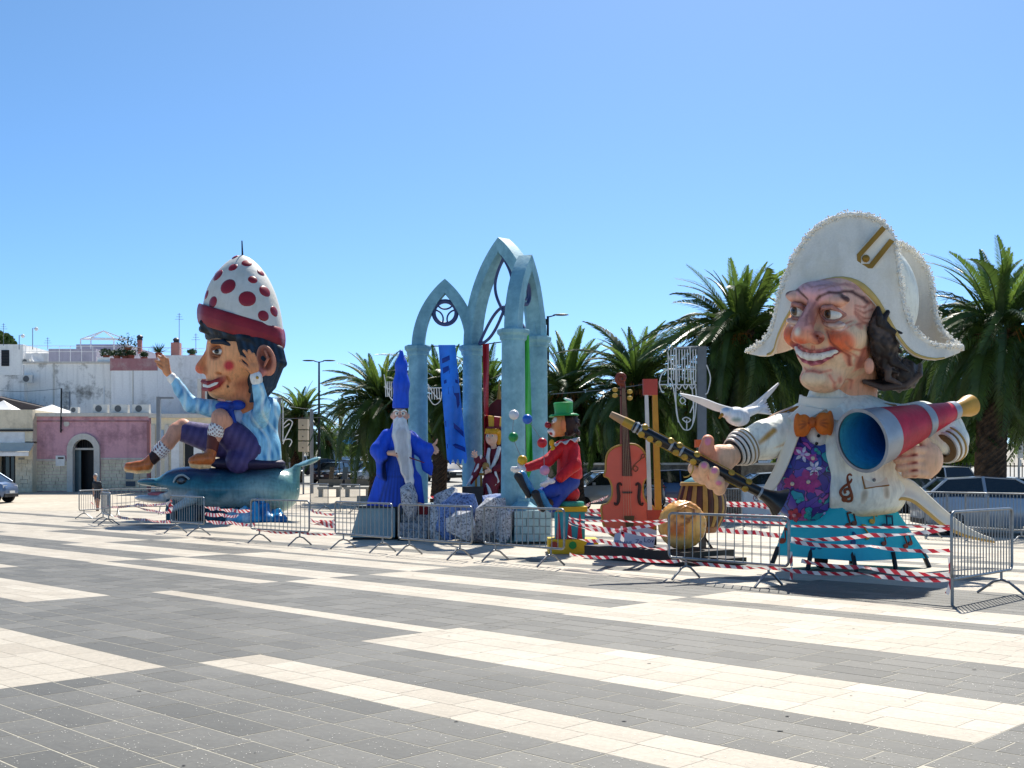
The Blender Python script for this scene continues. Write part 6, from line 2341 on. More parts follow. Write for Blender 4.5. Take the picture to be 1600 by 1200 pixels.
# shorts and legs
def fold(p, c):
    w = (.5 + .5 * np.sin(p[:, 0] * .5 + p[:, 2] * .22))[:, None] * .35
    return c * (1 - w) + np.array(S('5d5285')) * w
t1 = Sdf().chain([(392, -8, 704), (352, -34, 672)], [30, 21], PURP, 8)
t1.chain([(392, 10, 706), (340, 16, 688), (288, 18, 674)], [24, 24, 17], PURP, 8)
t1.cap((392, -12, 700), (372, -30, 720), 22, 20, PURP, 6)
sdf_obj('shorts', t1, 2.0, D.arr, PM, rid, PURP, fold)
LEG = S('c99076')
lg = Sdf().chain([(350, -44, 660), (344, -50, 652), (338, -52, 676), (332, -54, 694)], [14, 13, 11, 9], LEG, 4)
sdf_obj('left_leg', lg, 1.5, D.arr, PM, rid, LEG)
lg = Sdf().chain([(286, 18, 668), (276, 14, 674), (262, 8, 692), (250, 6, 708)], [14, 13, 11, 9], LEG, 4)
sdf_obj('right_leg', lg, 1.5, D.arr, PM, rid, LEG)
def dotted(p, c):
    q = (np.sin(p[:, 0] * .95) * np.sin(p[:, 2] * .95 + p[:, 1] * .8)) > .35
    c = c.copy()
    c[q] = np.array(S('6a2230'))
    return c
sdf_obj('left_sock_top', Sdf().cap((338, -52, 670), (337, -52, 676), 13, 13, S('dcd8d4'), 2), 1.3, D.arr, PM, rid, S('dcd8d4'), dotted)
sdf_obj('right_sock_top', Sdf().cap((255, 8, 700), (249, 7, 706), 12.5, 12.5, S('dcd8d4'), 2), 1.3, D.arr, PM, rid, S('dcd8d4'), dotted)
SO = S('5a2620')
sdf_obj('left_sock', Sdf().chain([(334, -53, 684), (331, -54, 704)], [10.5, 9], SO, 2), 1.5, D.arr, PM, rid, SO)
sdf_obj('right_sock', Sdf().chain([(245, 6, 710), (238, 5, 718)], [10, 9], S('2e1614'), 2), 1.5, D.arr, PM, rid, SO)
def shoe(pts, rs, sole, nm):
    sh = Sdf().chain(pts, rs, S('b5622c'), 4)
    sh.chain(sole, [4.4, 4.8, 4.4], S('d2b284'), 2)
    o = sdf_obj(nm, sh, 1.4, D.arr, PMG, rid, S('b5622c'), soft=.5)
shoe([(330, -55, 706), (326, -60, 716), (310, -64, 718), (301, -66, 720)], [9, 9.5, 9, 7], [(326, -58, 728), (312, -64, 728), (300, -67, 727)], 'left_shoe')
shoe([(235, 5, 718), (230, 5, 726), (214, 4, 729), (200, 4, 729)], [8, 9, 8, 6.5], [(232, 5, 735), (214, 4, 735), (198, 4, 733)], 'right_shoe')
# bow tie and collar
BT = S('1c3f9a')
bt = Sdf().ell((350, -34, 635), (14, 8, 8), BT, 3).ell((371, -34, 633), (13, 8, 8), BT, 3).ell((361, -38, 634), (5, 6, 6), S('14307c'), 2).cap((360, -36, 642), (364, -38, 660), 5, 6, BT, 3)
sdf_obj('bow_tie', bt, 1.5, D.arr, PM, rid, BT)
sdf_obj('shirt', Sdf().ell((362, -8, 650), (22, 24, 26), S('9fb2d0'), 3).cap((380, 0, 628), (380, 0, 620), 26, 26, S('a9b8d4'), 3), 2.0, D.arr, PM, rid, S('9fb2d0'))
# head
FS, FS2, FR = S('cf9468'), S('b87a50'), S('b03238')
hd = Sdf()
hd.ell((380, 0, 545), (58, 54, 56), FS, 8)
hd.ell((354, -4, 576), (34, 38, 40), FS, 12)
hd.ell((352, -4, 604), (27, 30, 19), FS, 10)
hd.ell((338, -6, 612), (12, 13, 10), S('d69c70'), 6)
hd.cap((382, 0, 600), (384, 2, 630), 32, 30, S('b57450'), 10)
hd.cap((326, -8, 556), (316, -10, 572), 8, 9, S('c07848'), 5)
hd.ell((314, -10, 576), (9, 9, 8), S('b8553c'), 4)
for s_ in (-1, 1):
    hd.ell((324, -8 + s_ * 8, 580), (8, 6, 6), S('a9663f'), 3)
    hd.ell((336, s_ * 30 - 4, 548), (16, 9, 11), S('9a5f3c'), 5, 's', w=5)
    hd.ell((344, s_ * 34 - 4, 534), (20, 8, 6), FS, 6)
    hd.ell((356, s_ * 30 - 2, 574), (15, 11, 13), S('cf8a62'), 6)
    hd.ell((358, s_ * 42 - 2, 571), (8, 12, 8), FR, 2, 'p', w=5)
    hd.chain([(330, s_ * 30 - 8, 583), (352, s_ * 32 - 6, 584), (359, s_ * 32 - 6, 596), (355, s_ * 32 - 6, 604)], [1.2, 1.4, 1.2, 1], S('a5683f'), 2, 's', 2)
    hd.ell((356, s_ * 36 - 4, 604), (2.4, 8, 2.4), S('1d1410'), 1, 'p', w=1)
    hd.ell((392, s_ * 30, 600), (26, 20, 8), S('9a5c3e'), 2, 'p', w=14)
hd.chain([(316, -12, 596), (326, -32, 599), (338, -38, 595), (352, -38, 588)], [3, 3.4, 3, 2], S('7a2026'), 2)
hd.chain([(318, -12, 608), (328, -32, 608), (340, -37, 602), (352, -38, 591)], [3.4, 4, 3.4, 2], S('8a262c'), 2)
hd.chain([(316, 4, 596), (326, 24, 599), (338, 30, 595), (352, 30, 588)], [3, 3.4, 3, 2], S('7a2026'), 2)
hd.chain([(318, 4, 608), (328, 24, 608), (340, 29, 602), (352, 30, 591)], [3.4, 4, 3.4, 2], S('8a262c'), 2)
sdf_obj('head', hd, 1.8, D.arr, PM, rid, FS, lambda p, c: np.clip(c * np.array((1.25, 1.15, 1.1)), 0, .9))
th = Sdf().chain([(320, -14, 602), (328, -32, 604), (338, -37, 599), (347, -37, 594)], [3.5, 4, 3.6, 2], S('dad6cc'), 1)
sdf_obj('teeth', th, 1.1, D.arr, PM, rid, S('dad6cc'))
for s_ in (-1, 1):
    ey = Sdf().ell((343, s_ * 31 - 4, 549), (11, 5.6, 5.2), S('dcd9d2'), 1)
    ey.ell((338, s_ * 38 - 4, 549), (4.6, 5, 5.5), S('1f1712'), 1, 'p', w=1)
    sdf_obj('eye', ey, 1.0, D.arr, PMG, rid, S('dcd9d2'))
    sdf_obj('eyelid', Sdf().chain([(331, s_ * 33 - 4, 546), (343, s_ * 37 - 4, 541), (356, s_ * 35 - 4, 551)], [2, 2.6, 1.5], S('7d4a30'), 1).chain([(332, s_ * 33 - 4, 554), (344, s_ * 36 - 4, 557), (357, s_ * 35 - 4, 552)], [1.5, 1.8, 1.2], S('8d5638'), 1), 1.1, D.arr, PM, rid, S('7d4a30'))
    sdf_obj('eyebrow', Sdf().chain([(332, s_ * 38 - 4, 534), (348, s_ * 44 - 4, 534), (366, s_ * 46 - 2, 542)], [3.6, 4, 2], S('1f2a38'), 1), 1.2, D.arr, PM, rid, S('1f2a38'))
    er = Sdf().ell((416, s_ * 60, 563), (15, 6, 25), S('c98468'), 3, rot=rotm(0, 14, 0))
    er.ell((414, s_ * 66, 560), (9, 6, 17), S('8a4c3a'), 3, 's', rot=rotm(0, 14, 0), w=4)
    er.cap((410, s_ * 60, 580), (404, s_ * 58, 587), 7, 6, S('c47a74'), 3)
    er.chain([(414, s_ * 64, 548), (419, s_ * 65, 560), (412, s_ * 64, 574)], [2, 2.4, 2], S('b87058'), 1)
    sdf_obj('ear', er, 1.4, D.arr, PM, rid, S('c98468'))
# hair: locks swept from the cap
HN1, HN2 = S('0e1720'), S('22384c')
hr = Sdf()
hr.ell((402, 2, 552), (40, 53, 50), HN1, 6)
hr.ell((380, 0, 524), (60, 56, 28), HN1, 6)
hr.ell((398, 2, 592), (24, 40, 30), HN1, 8)
hr.ell((336, -4, 582), (54, 72, 52), None, 3, 's')
for s_ in (-1, 1):
    for k in range(15):
        u = k / 14
        w = 54 - 24 * u * u
        e = 600 + 18 * math.sin(k * 2.1)
        hr.chain([(396 + 42 * u, s_ * w, 528 + 18 * u), (404 + 38 * u, s_ * (w + 1), 560 + 8 * u), (398 + 30 * u, s_ * (w - 6), e - 12), (390 + 22 * u, s_ * (w - 14), e + 12)], [5.5, 6.5, 6, 2.5], HN2 if k % 3 == 1 else HN1, 1.4)
    for k in range(4):
        hr.chain([(372 + k * 6, s_ * 53, 522), (378 + k * 5, s_ * 55, 545), (385 + k * 2.5, s_ * 54, 574 + k * 3)], [6, 6, 3], HN2 if k % 2 else HN1, 1.4)
    for k in range(10):
        u = k / 9
        x0 = 322 + 62 * u
        d = s_ * (26 + 28 * math.sin(math.pi * .5 * u))
        hr.chain([(x0 - 6, d * .96, 504 + 16 * u), (x0 + 4, d * 1.04, 514 + 15 * u), (x0 + 16, d * 1.05, 521 + 18 * u)], [5, 6, 3], HN2 if k % 3 == 1 else HN1, 1.2)
for k in range(9):
    hr.chain([(320, -24 + k * 6, 506), (318 - (k % 3), -24 + k * 6, 514), (326, -24 + k * 6, 520)], [5, 5.5, 3.5], HN2 if k % 2 else HN1, 1.2)
sdf_obj('hair', hr, 1.8, D.arr, PM, rid, HN1, soft=.7)
# cap: white dome with red spots, thick red turn-up
def ax_dome(u, an):
    """point of the dome at height u (0 rim .. 1 tip) and angle an"""
    cx = 380 + (377 - 380) * u
    yb = 516 - 118 * u
    r_ = 63 * (1 - u ** 2.2) ** .66 + .5
    x = cx + r_ * math.cos(an)
    return D.w(x, r_ * .92 * math.sin(an), yb + (x - 380) * .30 * (1 - u))
mb = MB()
mb.grid(lambda u, v: ax_dome(.06 + .94 * u, 2 * math.pi * v), 26, 48)
cap_ = mb.build('cap_dome', mat_stain('cap_white', 'dfdcd2', 'bdb6a0', .45, 1.0, .6, .5, 5.0, .45, .7), rid, True)
def spot(u0, an0, r_):
    vs = []
    n = 18
    c = ax_dome(u0, an0)
    e = .01
    tu = (ax_dome(u0 + e, an0) - ax_dome(u0 - e, an0)).normalized()
    ta = (ax_dome(u0, an0 + e) - ax_dome(u0, an0 - e)).normalized()
    nn = ta.cross(tu).normalized()
    if nn.dot(c - ax_dome(u0, an0 + math.pi)) < 0:
        nn = -nn
    k = r_ * D.s
    M = Matrix((ta, nn.cross(ta), nn)).transposed()
    MB().ball(c - nn * .02, (k, k, .045), 18, 8, M).build('spot', mat('cap_red', '96222e', .4, var=.2, scale=2, coat=.2), rid, True)
def spot_px(x, y, r_):
    best = None
    for i in range(60):
        for q in range(60):
            u, an = .03 + .94 * i / 59, math.pi + math.pi * q / 59
            p = ax_dome(u, an)
            px, py = 800 + p.x / p.y * F, HZ - (p.z - CH) / p.y * F
            e = (px - x) ** 2 + (py - y) ** 2
            if best is None or e < best[0]:
                best = (e, u, an)
    spot(best[1], best[2], r_)
for x, y, r_ in ((340, 430, 11), (364, 418, 8), (385, 411, 8), (357, 447, 13), (394, 436, 7.5), (387, 466, 13), (414, 454, 10), (408, 425, 7), (333, 472, 10), (413, 494, 9), (367, 400, 6), (428, 486, 9), (323, 460, 8)):
    spot_px(x, y, r_)
for k in range(9):
    spot(.15 + .6 * ((k * .37) % 1), .3 + k * .31, 9)
mb = MB()
def turnup(u, v):
    an = 2 * math.pi * u
    w = 2 * math.pi * v
    r_ = 64 + 5 * math.cos(w) + 1.2 * math.sin(an * 9)
    x = 377 + r_ * math.cos(an)
    return D.w(x, r_ * .9 * math.sin(an), 510 - 17 * math.sin(w) + (x - 377) * .30)
mb.grid(turnup, 60, 14)
mb.build('cap_turn_up', mat('turn_up_red', '8c1f2b', .45, var=.25, scale=1.5, bump=.5, bscale=5), rid, True)
MB().tube([D.w(379, 0, 402), D.w(378, 0, 376)], [.035, .02], 6).build('cap_rod', M_BLACK, rid)
# ---------------------------------------------------------------- pointed arches
M_STONE = mat_stain('painted_blue_stone', '8ec0cc', '5b8b9c', .75, 2.4, .6, .45, 9.0, .4, .66)
M_TRAC = mat('slate_violet_paint', '41507a', .5, var=.15)
COLS = [(653, 29.7), (738, 29.7), (839, 27.7), (802, 26.3)]
CW = [.255, .255, .255, .275]
ZC = 4.9
arch = thing('arch_structure', (-.9, 28.5, 0), 'pale blue painted gothic arches on four columns', 'arch structure')
cp = []
for (x, Y), w in zip(COLS, CW):
    X = (x - 800) / F * Y
    cp.append(Vector((X, Y, 0)))
    MB().lathe([(w * 1.04, .2), (w * 1.03, 1.6), (w, 3.2), (w * .97, ZC - .26)], (X, Y, 0), n=24).build('column', M_STONE, arch, 40)
    MB().lathe([(w * 1.0, -.27), (w * 1.12, -.24), (w * 1.16, -.16), (w * 1.36, -.1), (w * 1.38, -.03), (w * 1.3, 0), (0, .001)], (X, Y, ZC), n=8).build('capital', M_STONE, arch)
    MB().box((X, Y, .12), (2 * w * 1.25, 2 * w * 1.25, .24)).build('plinth', M_STONE, arch)
def pointed(a, b, zap, band, depth, name):
    """pointed arch between two columns; returns a function placing points in its plane"""
    ux = (b - a)
    a = a - ux.normalized() * .09
    W = ux.length + .18
    ux.normalize()
    un = Vector((-ux.y, ux.x, 0))
    if un.y > 0:
        un = -un
    def pt(s_, z, off=0.0):
        return a + ux * s_ + Vector((0, 0, z)) + un * off
    H = zap - ZC
    n = 22
    outer, inner = [], []
    for i in range(n + 1):
        t_ = i / n
        Rr = ((W / 2) ** 2 + H * H) / W
        ph = t_ * math.asin(H / Rr)
        x, z = Rr - Rr * math.cos(ph), ZC + Rr * math.sin(ph)
        outer.append((x, z))
    for i in range(n + 1):
        x, z = outer[i]
        j = min(i + 1, n)
        q = max(i - 1, 0)
        dx, dz = outer[j][0] - outer[q][0], outer[j][1] - outer[q][1]
        L = math.hypot(dx, dz)
        nx, nz = dz / L, -dx / L
        xi, zi = x + nx * band, z + nz * band
        inner.append((min(xi, W / 2), zi))
    for k in range(n + 1):
        if inner[k][0] >= W / 2 - 1e-6:
            k0 = k
            break
    for side in (0, 1):
        mb = MB()
        f = (lambda x: x) if side == 0 else (lambda x: W - x)
        vs = []
        zin = inner[n][1]
        for i in range(n + 1):
            (x0, z0), (x1, z1) = outer[i], inner[i]
            x0 -= .06 * (1 - i / n)
            for off in (depth / 2, -depth / 2):
                vs.append(pt(f(x0), z0, off))
                vs.append(pt(f(x1), z1, off))
        fs = []
        for i in range(n):
            a0, b0 = i * 4, (i + 1) * 4
            fs += [(a0, a0 + 1, b0 + 1, b0), (a0 + 2, b0 + 2, b0 + 3, a0 + 3), (a0, b0, b0 + 2, a0 + 2), (a0 + 1, a0 + 3, b0 + 3, b0 + 1)]
        fs += [(0, 2, 3, 1), (n * 4, n * 4 + 1, n * 4 + 3, n * 4 + 2)]
        mb._add(vs, fs)
        mb.build(name, M_STONE, arch, 50)
    return pt, W
pt, W = pointed(cp[0], cp[1], 6.62, .27, .34, 'small_arch_half')
c = (W / 2, ZC + .9)
def ring(pt, cx, cz, r_, tube, name, sx=1.0):
    MB().tube([pt(cx + sx * r_ * math.cos(k * math.pi / 16), cz + r_ * math.sin(k * math.pi / 16)) for k in range(32)], tube, 7, closed=True).build(name, M_TRAC, arch, True)
ring(pt, W / 2, ZC + .86, .30, .06, 'tracery_ring')
for k in range(3):
    an = math.pi / 2 + k * 2 * math.pi / 3
    cx, cz = W / 2 + .33 * math.cos(an), ZC + .86 + .33 * math.sin(an)
    L_ = []
    for q in range(-9, 10):
        b_ = an + math.pi + q * .115
        L_.append(pt(cx + .235 * math.cos(b_), cz + .235 * math.sin(b_)))
    MB().tube(L_, .025, 6).build('tracery_arc', M_TRAC, arch, True)
pt2, W2 = pointed(cp[1], cp[2], 7.5, .30, .36, 'tall_arch_half')
m = W2 / 2
for sgn in (-1, 1):
    L_ = [pt2(m + sgn * .34 * math.sin(math.pi * k / 16), ZC + .75 + 1.35 * k / 16) for k in range(-2, 19)]
    MB().tube(L_, .04, 6).build('tracery_curve', M_TRAC, arch, True)
    L_ = [pt2(m - sgn * (1 - k / 14) * 1.0, ZC + .02 + .85 * math.sin(k / 14 * 1.5)) for k in range(15)]
    MB().tube(L_, .04, 6).build('tracery_curve', M_TRAC, arch, True)
    L_ = [pt2(m - sgn * (1 - k / 14) * 1.0, ZC + .02 + .75 * (k / 14) ** 2.2) for k in range(15)]
    MB().tube(L_, .04, 6).build('tracery_curve', M_TRAC, arch, True)
pt3, W3 = pointed(cp[2], cp[3], 6.75, .27, .34, 'side_arch_half')
ring(pt3, W3 / 2, ZC + .95, .27, .045, 'tracery_ring')
ring(pt3, W3 / 2, ZC + .95, .15, .03, 'tracery_ring')
for a, b in ((0, 1), (1, 2)):
    MB().tube([cp[a] + Vector((0, 0, ZC - .01)), cp[b] + Vector((0, 0, ZC - .01))], .015, 5).build('tie_rod', M_BLACK, arch)

# banners
def banner(tl, tr, bl, br, Y, name, m, label, teeth=0, twist=0.0):
    def fn(u, v):
        a = Vector((*tl, 0)).lerp(Vector((*tr, 0)), u)
        b = Vector((*bl, 0)).lerp(Vector((*br, 0)), u)
        q = a.lerp(b, v)
        if teeth and v > .999:
            q.y += 7 * (1 if int(u * teeth * 2) % 2 else 0)
        return P(q.x, q.y, Y + .07 * math.sin(v * 9 + u * 2) + .05 * math.sin(u * 6 + v * 4) + twist * (u - .5) * math.sin(v * 3.1))
    t = MB().grid(fn, 16, 30, .008).build(name, m, None, 60)
    tag(t, label, 'banner')
    return t, fn
M_BLUEF = mat('blue_satin', '3388f0', .35, var=.15, scale=2.5, bump=.1)
t, fn = banner((685, 539), (711, 539), (699, 719), (730, 717), 29.3, 'hanging_banner', M_BLUEF, 'long blue satin banner with dark shapes between the left columns', 4)
for poly in ([(.15, .12), (.6, .09), (.6, .13), (.15, .16)], [(.15, .2), (.5, .18), (.5, .22), (.15, .25)], [(.55, .2), (.95, .25), (.95, .31), (.5, .25)], [(.35, .37), (.65, .36), (.65, .42), (.35, .43)], [(.65, .42), (.95, .42), (.9, .52), (.78, .56)], [(.05, .66), (.5, .68), (.95, .76), (.95, .81), (.5, .73), (.05, .71)], [(.05, .86), (.5, .86), (.95, .90), (.95, .94), (.5, .90), (.05, .90)], [(.15, .31), (.3, .3), (.3, .33), (.15, .34)], [(.8, .3), (.95, .31), (.95, .34), (.8, .33)]):
    MB().prism([fn(u, v) + Vector((0, -.012, 0)) for u, v in poly], (0, -.004, 0)).build('printed_shape', mat('navy_satin', '123a94', .4), t)
banner((754, 538), (764, 537), (757, 712), (762, 712), 28.6, 'hanging_banner', mat('red_satin', 'a81e2c', .4, var=.2), 'narrow red twisted banner beside the young king', 0, .5)
banner((817, 521), (826, 521), (824, 752), (833, 730), 27.1, 'hanging_banner', mat('green_satin', '3fae3a', .4, var=.2, bump=.15), 'long bright green banner hanging between the right columns', 0, .3)

# ---------------------------------------------------------------- stage: plinth, steps, rocks, brick box
M_ROCKG = mat_speckle('grey_speckled_rock', 'c9c9cc', '5a5c63', 21.0)
M_ROCKB = mat_speckle('blue_speckled_rock', '7690c4', '2c3d6c', 19.0, th=.55)
M_STEP = mat_speckle('speckled_step', 'a9aaad', '5f6066', 16.0)
M_PLIN = mat('grey_green_panel', '8ba3a6', .6, var=.1, bump=.1)
mb = MB()
q = [P(547, 838, 27.0), P(617, 838, 27.0), P(617, 838, 27.0) + Vector((0, 1.3, 0)), P(547, 838, 27.0) + Vector((0, 1.3, 0))]
for v in q:
    v.z = .06
tp = [P(561, 794, 27.15), P(617, 794, 27.15), P(617, 794, 27.15) + Vector((0, .9, 0)), P(561, 794, 27.15) + Vector((0, .9, 0))]
mb._add(q + tp, [(3, 2, 1, 0), (4, 5, 6, 7), (0, 1, 5, 4), (1, 2, 6, 5), (2, 3, 7, 6), (3, 0, 4, 7)])
pl = mb.build('sloping_plinth', M_PLIN)
tag(pl, 'grey green sloping plinth under the wizard', 'plinth')
MB().box((tp[0].x + .43, 27.6, tp[0].z + .03), (.95, .96, .05)).build('top_board', mat('dark_board', '3d4547', .6), pl)
MB().box((q[0].x + .55, 27.6, .03), (1.0, 1.1, .058)).build('skid', M_BLACK, pl)
st = thing('steps', P(645, 843, 26.8), 'grey speckled steps leading up to the arches', 'steps')
for k in range(4):
    Y = 26.6 + k * .32
    p0, p1 = P(624, 0, 26.8), P(668, 0, 26.8)
    MB().box2((p0.x, Y, .05 if k else .05), (p1.x, 28.2, .05 + .18 * (k + 1) - .002 * k)).build('step', M_STEP, st)
MB().box2((P(622, 0, 26.8).x, 26.7, 0), (P(668, 0, 26.8).x, 28.2, .049)).build('skid', M_BLACK, st)
stage = MB().box2((P(617, 0, 28).x, 28.25, .02), (P(862, 0, 26).x, 30.2, .8))
stage = stage.build('stage_platform', mat('stage_grey_blue', '6d8088', .7, var=.15, bump=.1))
tag(stage, 'grey blue stage platform under the columns', 'stage')
rr = random.Random(17)
def rock(x0, x1, y0, y1, Y, m, label, seed, depth=None):
    rd = random.Random(seed)
    a, b = P(x0, y1, Y), P(x1, y0, Y)
    cx, cz = (a.x + b.x) / 2, (a.z + b.z) / 2
    hx, hz = (b.x - a.x) / 2 * 1.15, (b.z - a.z) / 2 * 1.06
    hy = depth or hx * .8
    bm = bmesh.new()
    pts = []
    for k in range(22):
        v = Vector((rd.gauss(0, 1), rd.gauss(0, 1), rd.gauss(0, 1)))
        v.normalize()
        v = Vector((max(-1, min(1, v.x * 1.35)), max(-1, min(1, v.y * 1.35)), max(-1, min(1, v.z * 1.35))))
        pts.append(bm.verts.new((cx + v.x * hx, Y + hy * .5 + v.y * hy, cz + v.z * hz)))
    bmesh.ops.convex_hull(bm, input=pts)
    for v in [v for v in bm.verts if not v.link_faces]:
        bm.verts.remove(v)
    me = bpy.data.meshes.new('painted_rock')
    zb = min(v.co.z for v in bm.verts)
    for v in bm.verts:
        v.co -= Vector((cx, Y, zb))
    bm.to_mesh(me)
    bm.free()
    me.materials.append(m)
    o = bpy.data.objects.new('painted_rock', me)
    COL.objects.link(o)
    o.location = (cx, Y, max(zb, 0.0))
    ORG[o.name] = Vector(o.location)
    tag(o, label, 'rock', 'painted stage rocks')
    return o
rock(627, 650, 752, 812, 26.75, M_ROCKG, 'tall narrow grey speckled rock rising under the wizard beard', 1, .25)
rock(674, 712, 788, 846, 26.3, M_ROCKG, 'grey speckled rock beside the steps', 2)
rock(686, 748, 772, 842, 26.2, M_ROCKB, 'large blue speckled rock before the throne', 3)
rock(700, 740, 800, 846, 25.6, M_ROCKG, 'low grey blue rock at the front of the stage', 4)
rock(744, 790, 780, 846, 25.7, M_ROCKG, 'white grey speckled rock with a sharp top', 5)
rock(776, 806, 796, 846, 25.5, M_ROCKG, 'dull grey speckled rock against the brick box', 6)
rock(680, 712, 762, 800, 27.2, M_ROCKG, 'pale wedge shaped rock on the stage', 7)
rock(756, 790, 772, 806, 26.6, M_ROCKB, 'small blue speckled rock at the foot of the column', 8)
rb_ = MB().box2((P(652, 0, 27).x, 27.3, .4), (P(666, 0, 27).x, 27.6, .78)).build('red_box', mat('red_cloth', '9a1f28', .6, var=.2))
tag(rb_, 'small red box on the steps', 'box')
# brick painted box under the column
bb = thing('brick_box', P(833, 846, 25.4), 'pale blue box built of painted bricks under the front column', 'box')
x0, x1 = P(803, 0, 25.4).x, P(862, 0, 25.4).x
zt = P(0, 798, 25.4).z
MB().box2((x0 + .02, 25.42, .05), (x1 - .02, 26.9, zt)).build('core', M_PLIN, bb)
rows = 4
for r_ in range(rows):
    z0, z1 = .05 + (zt - .05) * r_ / rows, .05 + (zt - .05) * (r_ + 1) / rows
    n = 3
    off = (r_ % 2) * .5
    xs = [x0] + [x0 + (x1 - x0) * (k + off) / n for k in range(1 if not off else 0, n + 1) if 0.02 < (k + off) / n < .98] + [x1]
    for a, b in zip(xs, xs[1:]):
        MB().box2((a + .012, 25.395, z0 + .012), (b - .012, 25.425, z1 - .012)).build('brick', mat('pale_blue_brick', 'a3c3c8', .6, var=.12), bb)
MB().lathe([(.33, 0), (.33, .06), (.24, .12), (.15, .2), (.15, .26), (0, .27)], (P(818, 0, 25.3).x, 25.9, zt), n=8).build('finial', M_STONE, bb)

# ---------------------------------------------------------------- wizard
W_ = Fig(27.4)
BLU = S('1b4cc6')
wiz = thing('wizard_figure', W_.w(622, 0, 794), 'papier mache old wizard in a blue robe and tall pointed hat', 'carnival figure')
rob = Sdf()
rob.cap((624, 4, 690), (622, 6, 788), 21, 34, BLU, 8)
rob.cap((624, 0, 668), (622, 2, 700), 13, 22, BLU, 8)
rob.cap((606, 2, 688), (642, 2, 688), 12, 12, BLU, 8)
rob.cap((600, 6, 752), (586, 8, 788), 15, 13, BLU, 8)
rob.cap((646, 6, 750), (652, 8, 784), 13, 11, BLU, 8)
rob.ell((640, -40, 790), (10, 40, 40), BLU, 3, 's')
rob.box((622, 0, 810), (80, 80, 18), None, 2, 's')
for k in range(9):
    x = 596 + k * 7
    rob.cap((614 + k * 2.4, -24, 715), (x, -38, 792), 1.6, 2.4, None, 3, 's')
for k in range(10):
    rob.chain([(612 + k * 2.6, -40, 700), (604 + k * 4.4, -40, 745), (592 + k * 7, -40, 792)], [.6, 1.2, 2.2], S('12317c'), 6, 'f', 4)
sdf_obj('robe', rob, 1.4, W_.arr, PM, wiz, BLU)
s1 = Sdf().chain([(606, -4, 682), (592, -14, 704), (598, -22, 716)], [12, 13, 9], BLU, 5).chain([(594, -16, 712), (596, -16, 740), (602, -16, 750)], [8, 7, 3], BLU, 5)
s1.ell((603, -24, 735), (4.5, 8, 17), S('0c1f4e'), 2, 's', w=4)
sdf_obj('right_sleeve', s1, 1.2, W_.arr, PM, wiz, BLU)
s2 = Sdf().chain([(640, -2, 684), (656, -10, 700), (670, -14, 702)], [12, 12, 10], BLU, 5).chain([(662, -12, 706), (668, -12, 730), (673, -12, 741)], [10, 8, 2.5], BLU, 5)
sdf_obj('left_sleeve', s2, 1.4, W_.arr, PM, wiz, BLU)
HS = S('d6ab94')
h = Sdf().cap((608, -26, 708), (616, -28, 708), 4, 4.5, HS, 2)
for k in range(4):
    h.chain([(616, -28, 705 + k * 2), (623, -31, 706 + k * 2), (621, -34, 709 + k * 1.6)], [2, 1.8, 1.6], HS, .8)
sdf_obj('right_hand', h, .9, W_.arr, PM, wiz, HS)
h = Sdf().ell((676, -16, 700), (6, 4, 6), HS, 2)
for k, (x, y) in enumerate(((684, 700), (685, 703), (684, 706), (681, 708))):
    h.chain([(677, -16, 698 + k * 2.4), (x - 3, -17, y - 1), (x, -18, y + 1)], [2.1, 1.9, 1.5], HS, .8)
h.chain([(676, -17, 696), (681, -19, 692), (683, -20, 687)], [2.2, 2, 1.5], HS, .8)
sdf_obj('left_hand', h, .9, W_.arr, PM, wiz, HS)
hd = Sdf().ell((625, -4, 650), (12.5, 13, 14), HS, 3).ell((625, -18, 652), (3, 4, 3.6), S('cf8f78'), 1.5)
for s_ in (-1, 1):
    hd.ell((625 + s_ * 6, -15, 653), (4, 3, 3), S('d69a84'), 2)
    hd.ell((625 + s_ * 13, -3, 650), (2, 3, 4), HS, 1.5)
sdf_obj('head', hd, .9, W_.arr, PM, wiz, HS)
for s_ in (-1, 1):
    ey = Sdf().ell((625 + s_ * 5, -15.5, 646.5), (3, 2.4, 3.4), S('e0ddd6'), .5)
    ey.ell((625 + s_ * 4.4, -18, 646.5), (1.3, 1.5, 1.8), S('2a1f18'), .5, 'p', w=.6)
    sdf_obj('eye', ey, .6, W_.arr, PMG, wiz, S('e0ddd6'))
    sdf_obj('eyebrow', Sdf().chain([(625 + s_ * 2, -16, 642.5), (625 + s_ * 6, -16, 640.6), (625 + s_ * 10, -13, 643)], [1.2, 1.5, 1], S('dedcd8'), .5), .7, W_.arr, PM, wiz, S('dedcd8'))
bd = Sdf().cap((625, -13, 660), (627, -20, 680), 11, 14, S('d9d9d8'), 4)
bd.chain([(627, -20, 680), (630, -26, 705), (636, -30, 735), (640, -32, 752), (643, -33, 760)], [14, 12.5, 9.5, 6.5, 3], S('d9d9d8'), 4)
bd.ell((625, -20, 657), (4, 3, 2), S('a05a56'), .5, 'p', w=1)
bd.chain([(618, -18, 656), (625, -21, 655), (632, -18, 656)], [1.8, 2.2, 1.8], S('e6e6e4'), .8)
for k in range(8):
    x = 617 + k * 2.6
    bd.chain([(x, -32, 665), (x * .8 + 628 * .2 + 2, -38, 705), (x * .5 + 640 * .5, -40, 748)], [1, 1.2, 1], S('b4b6ba'), 2, 's', 2)
sdf_obj('beard', bd, 1.1, W_.arr, PM, wiz, S('d9d9d8'))
ht = Sdf().chain([(626, -3, 634), (627, -3, 600), (627, -2, 570), (627, -2, 550)], [13, 11.6, 8.2, 3], S('1d50cc'), 8).box((626, 0, 650), (30, 30, 12), None, .8, 's')
sdf_obj('pointed_hat', ht, 1.2, W_.arr, PM, wiz, S('1d50cc'))
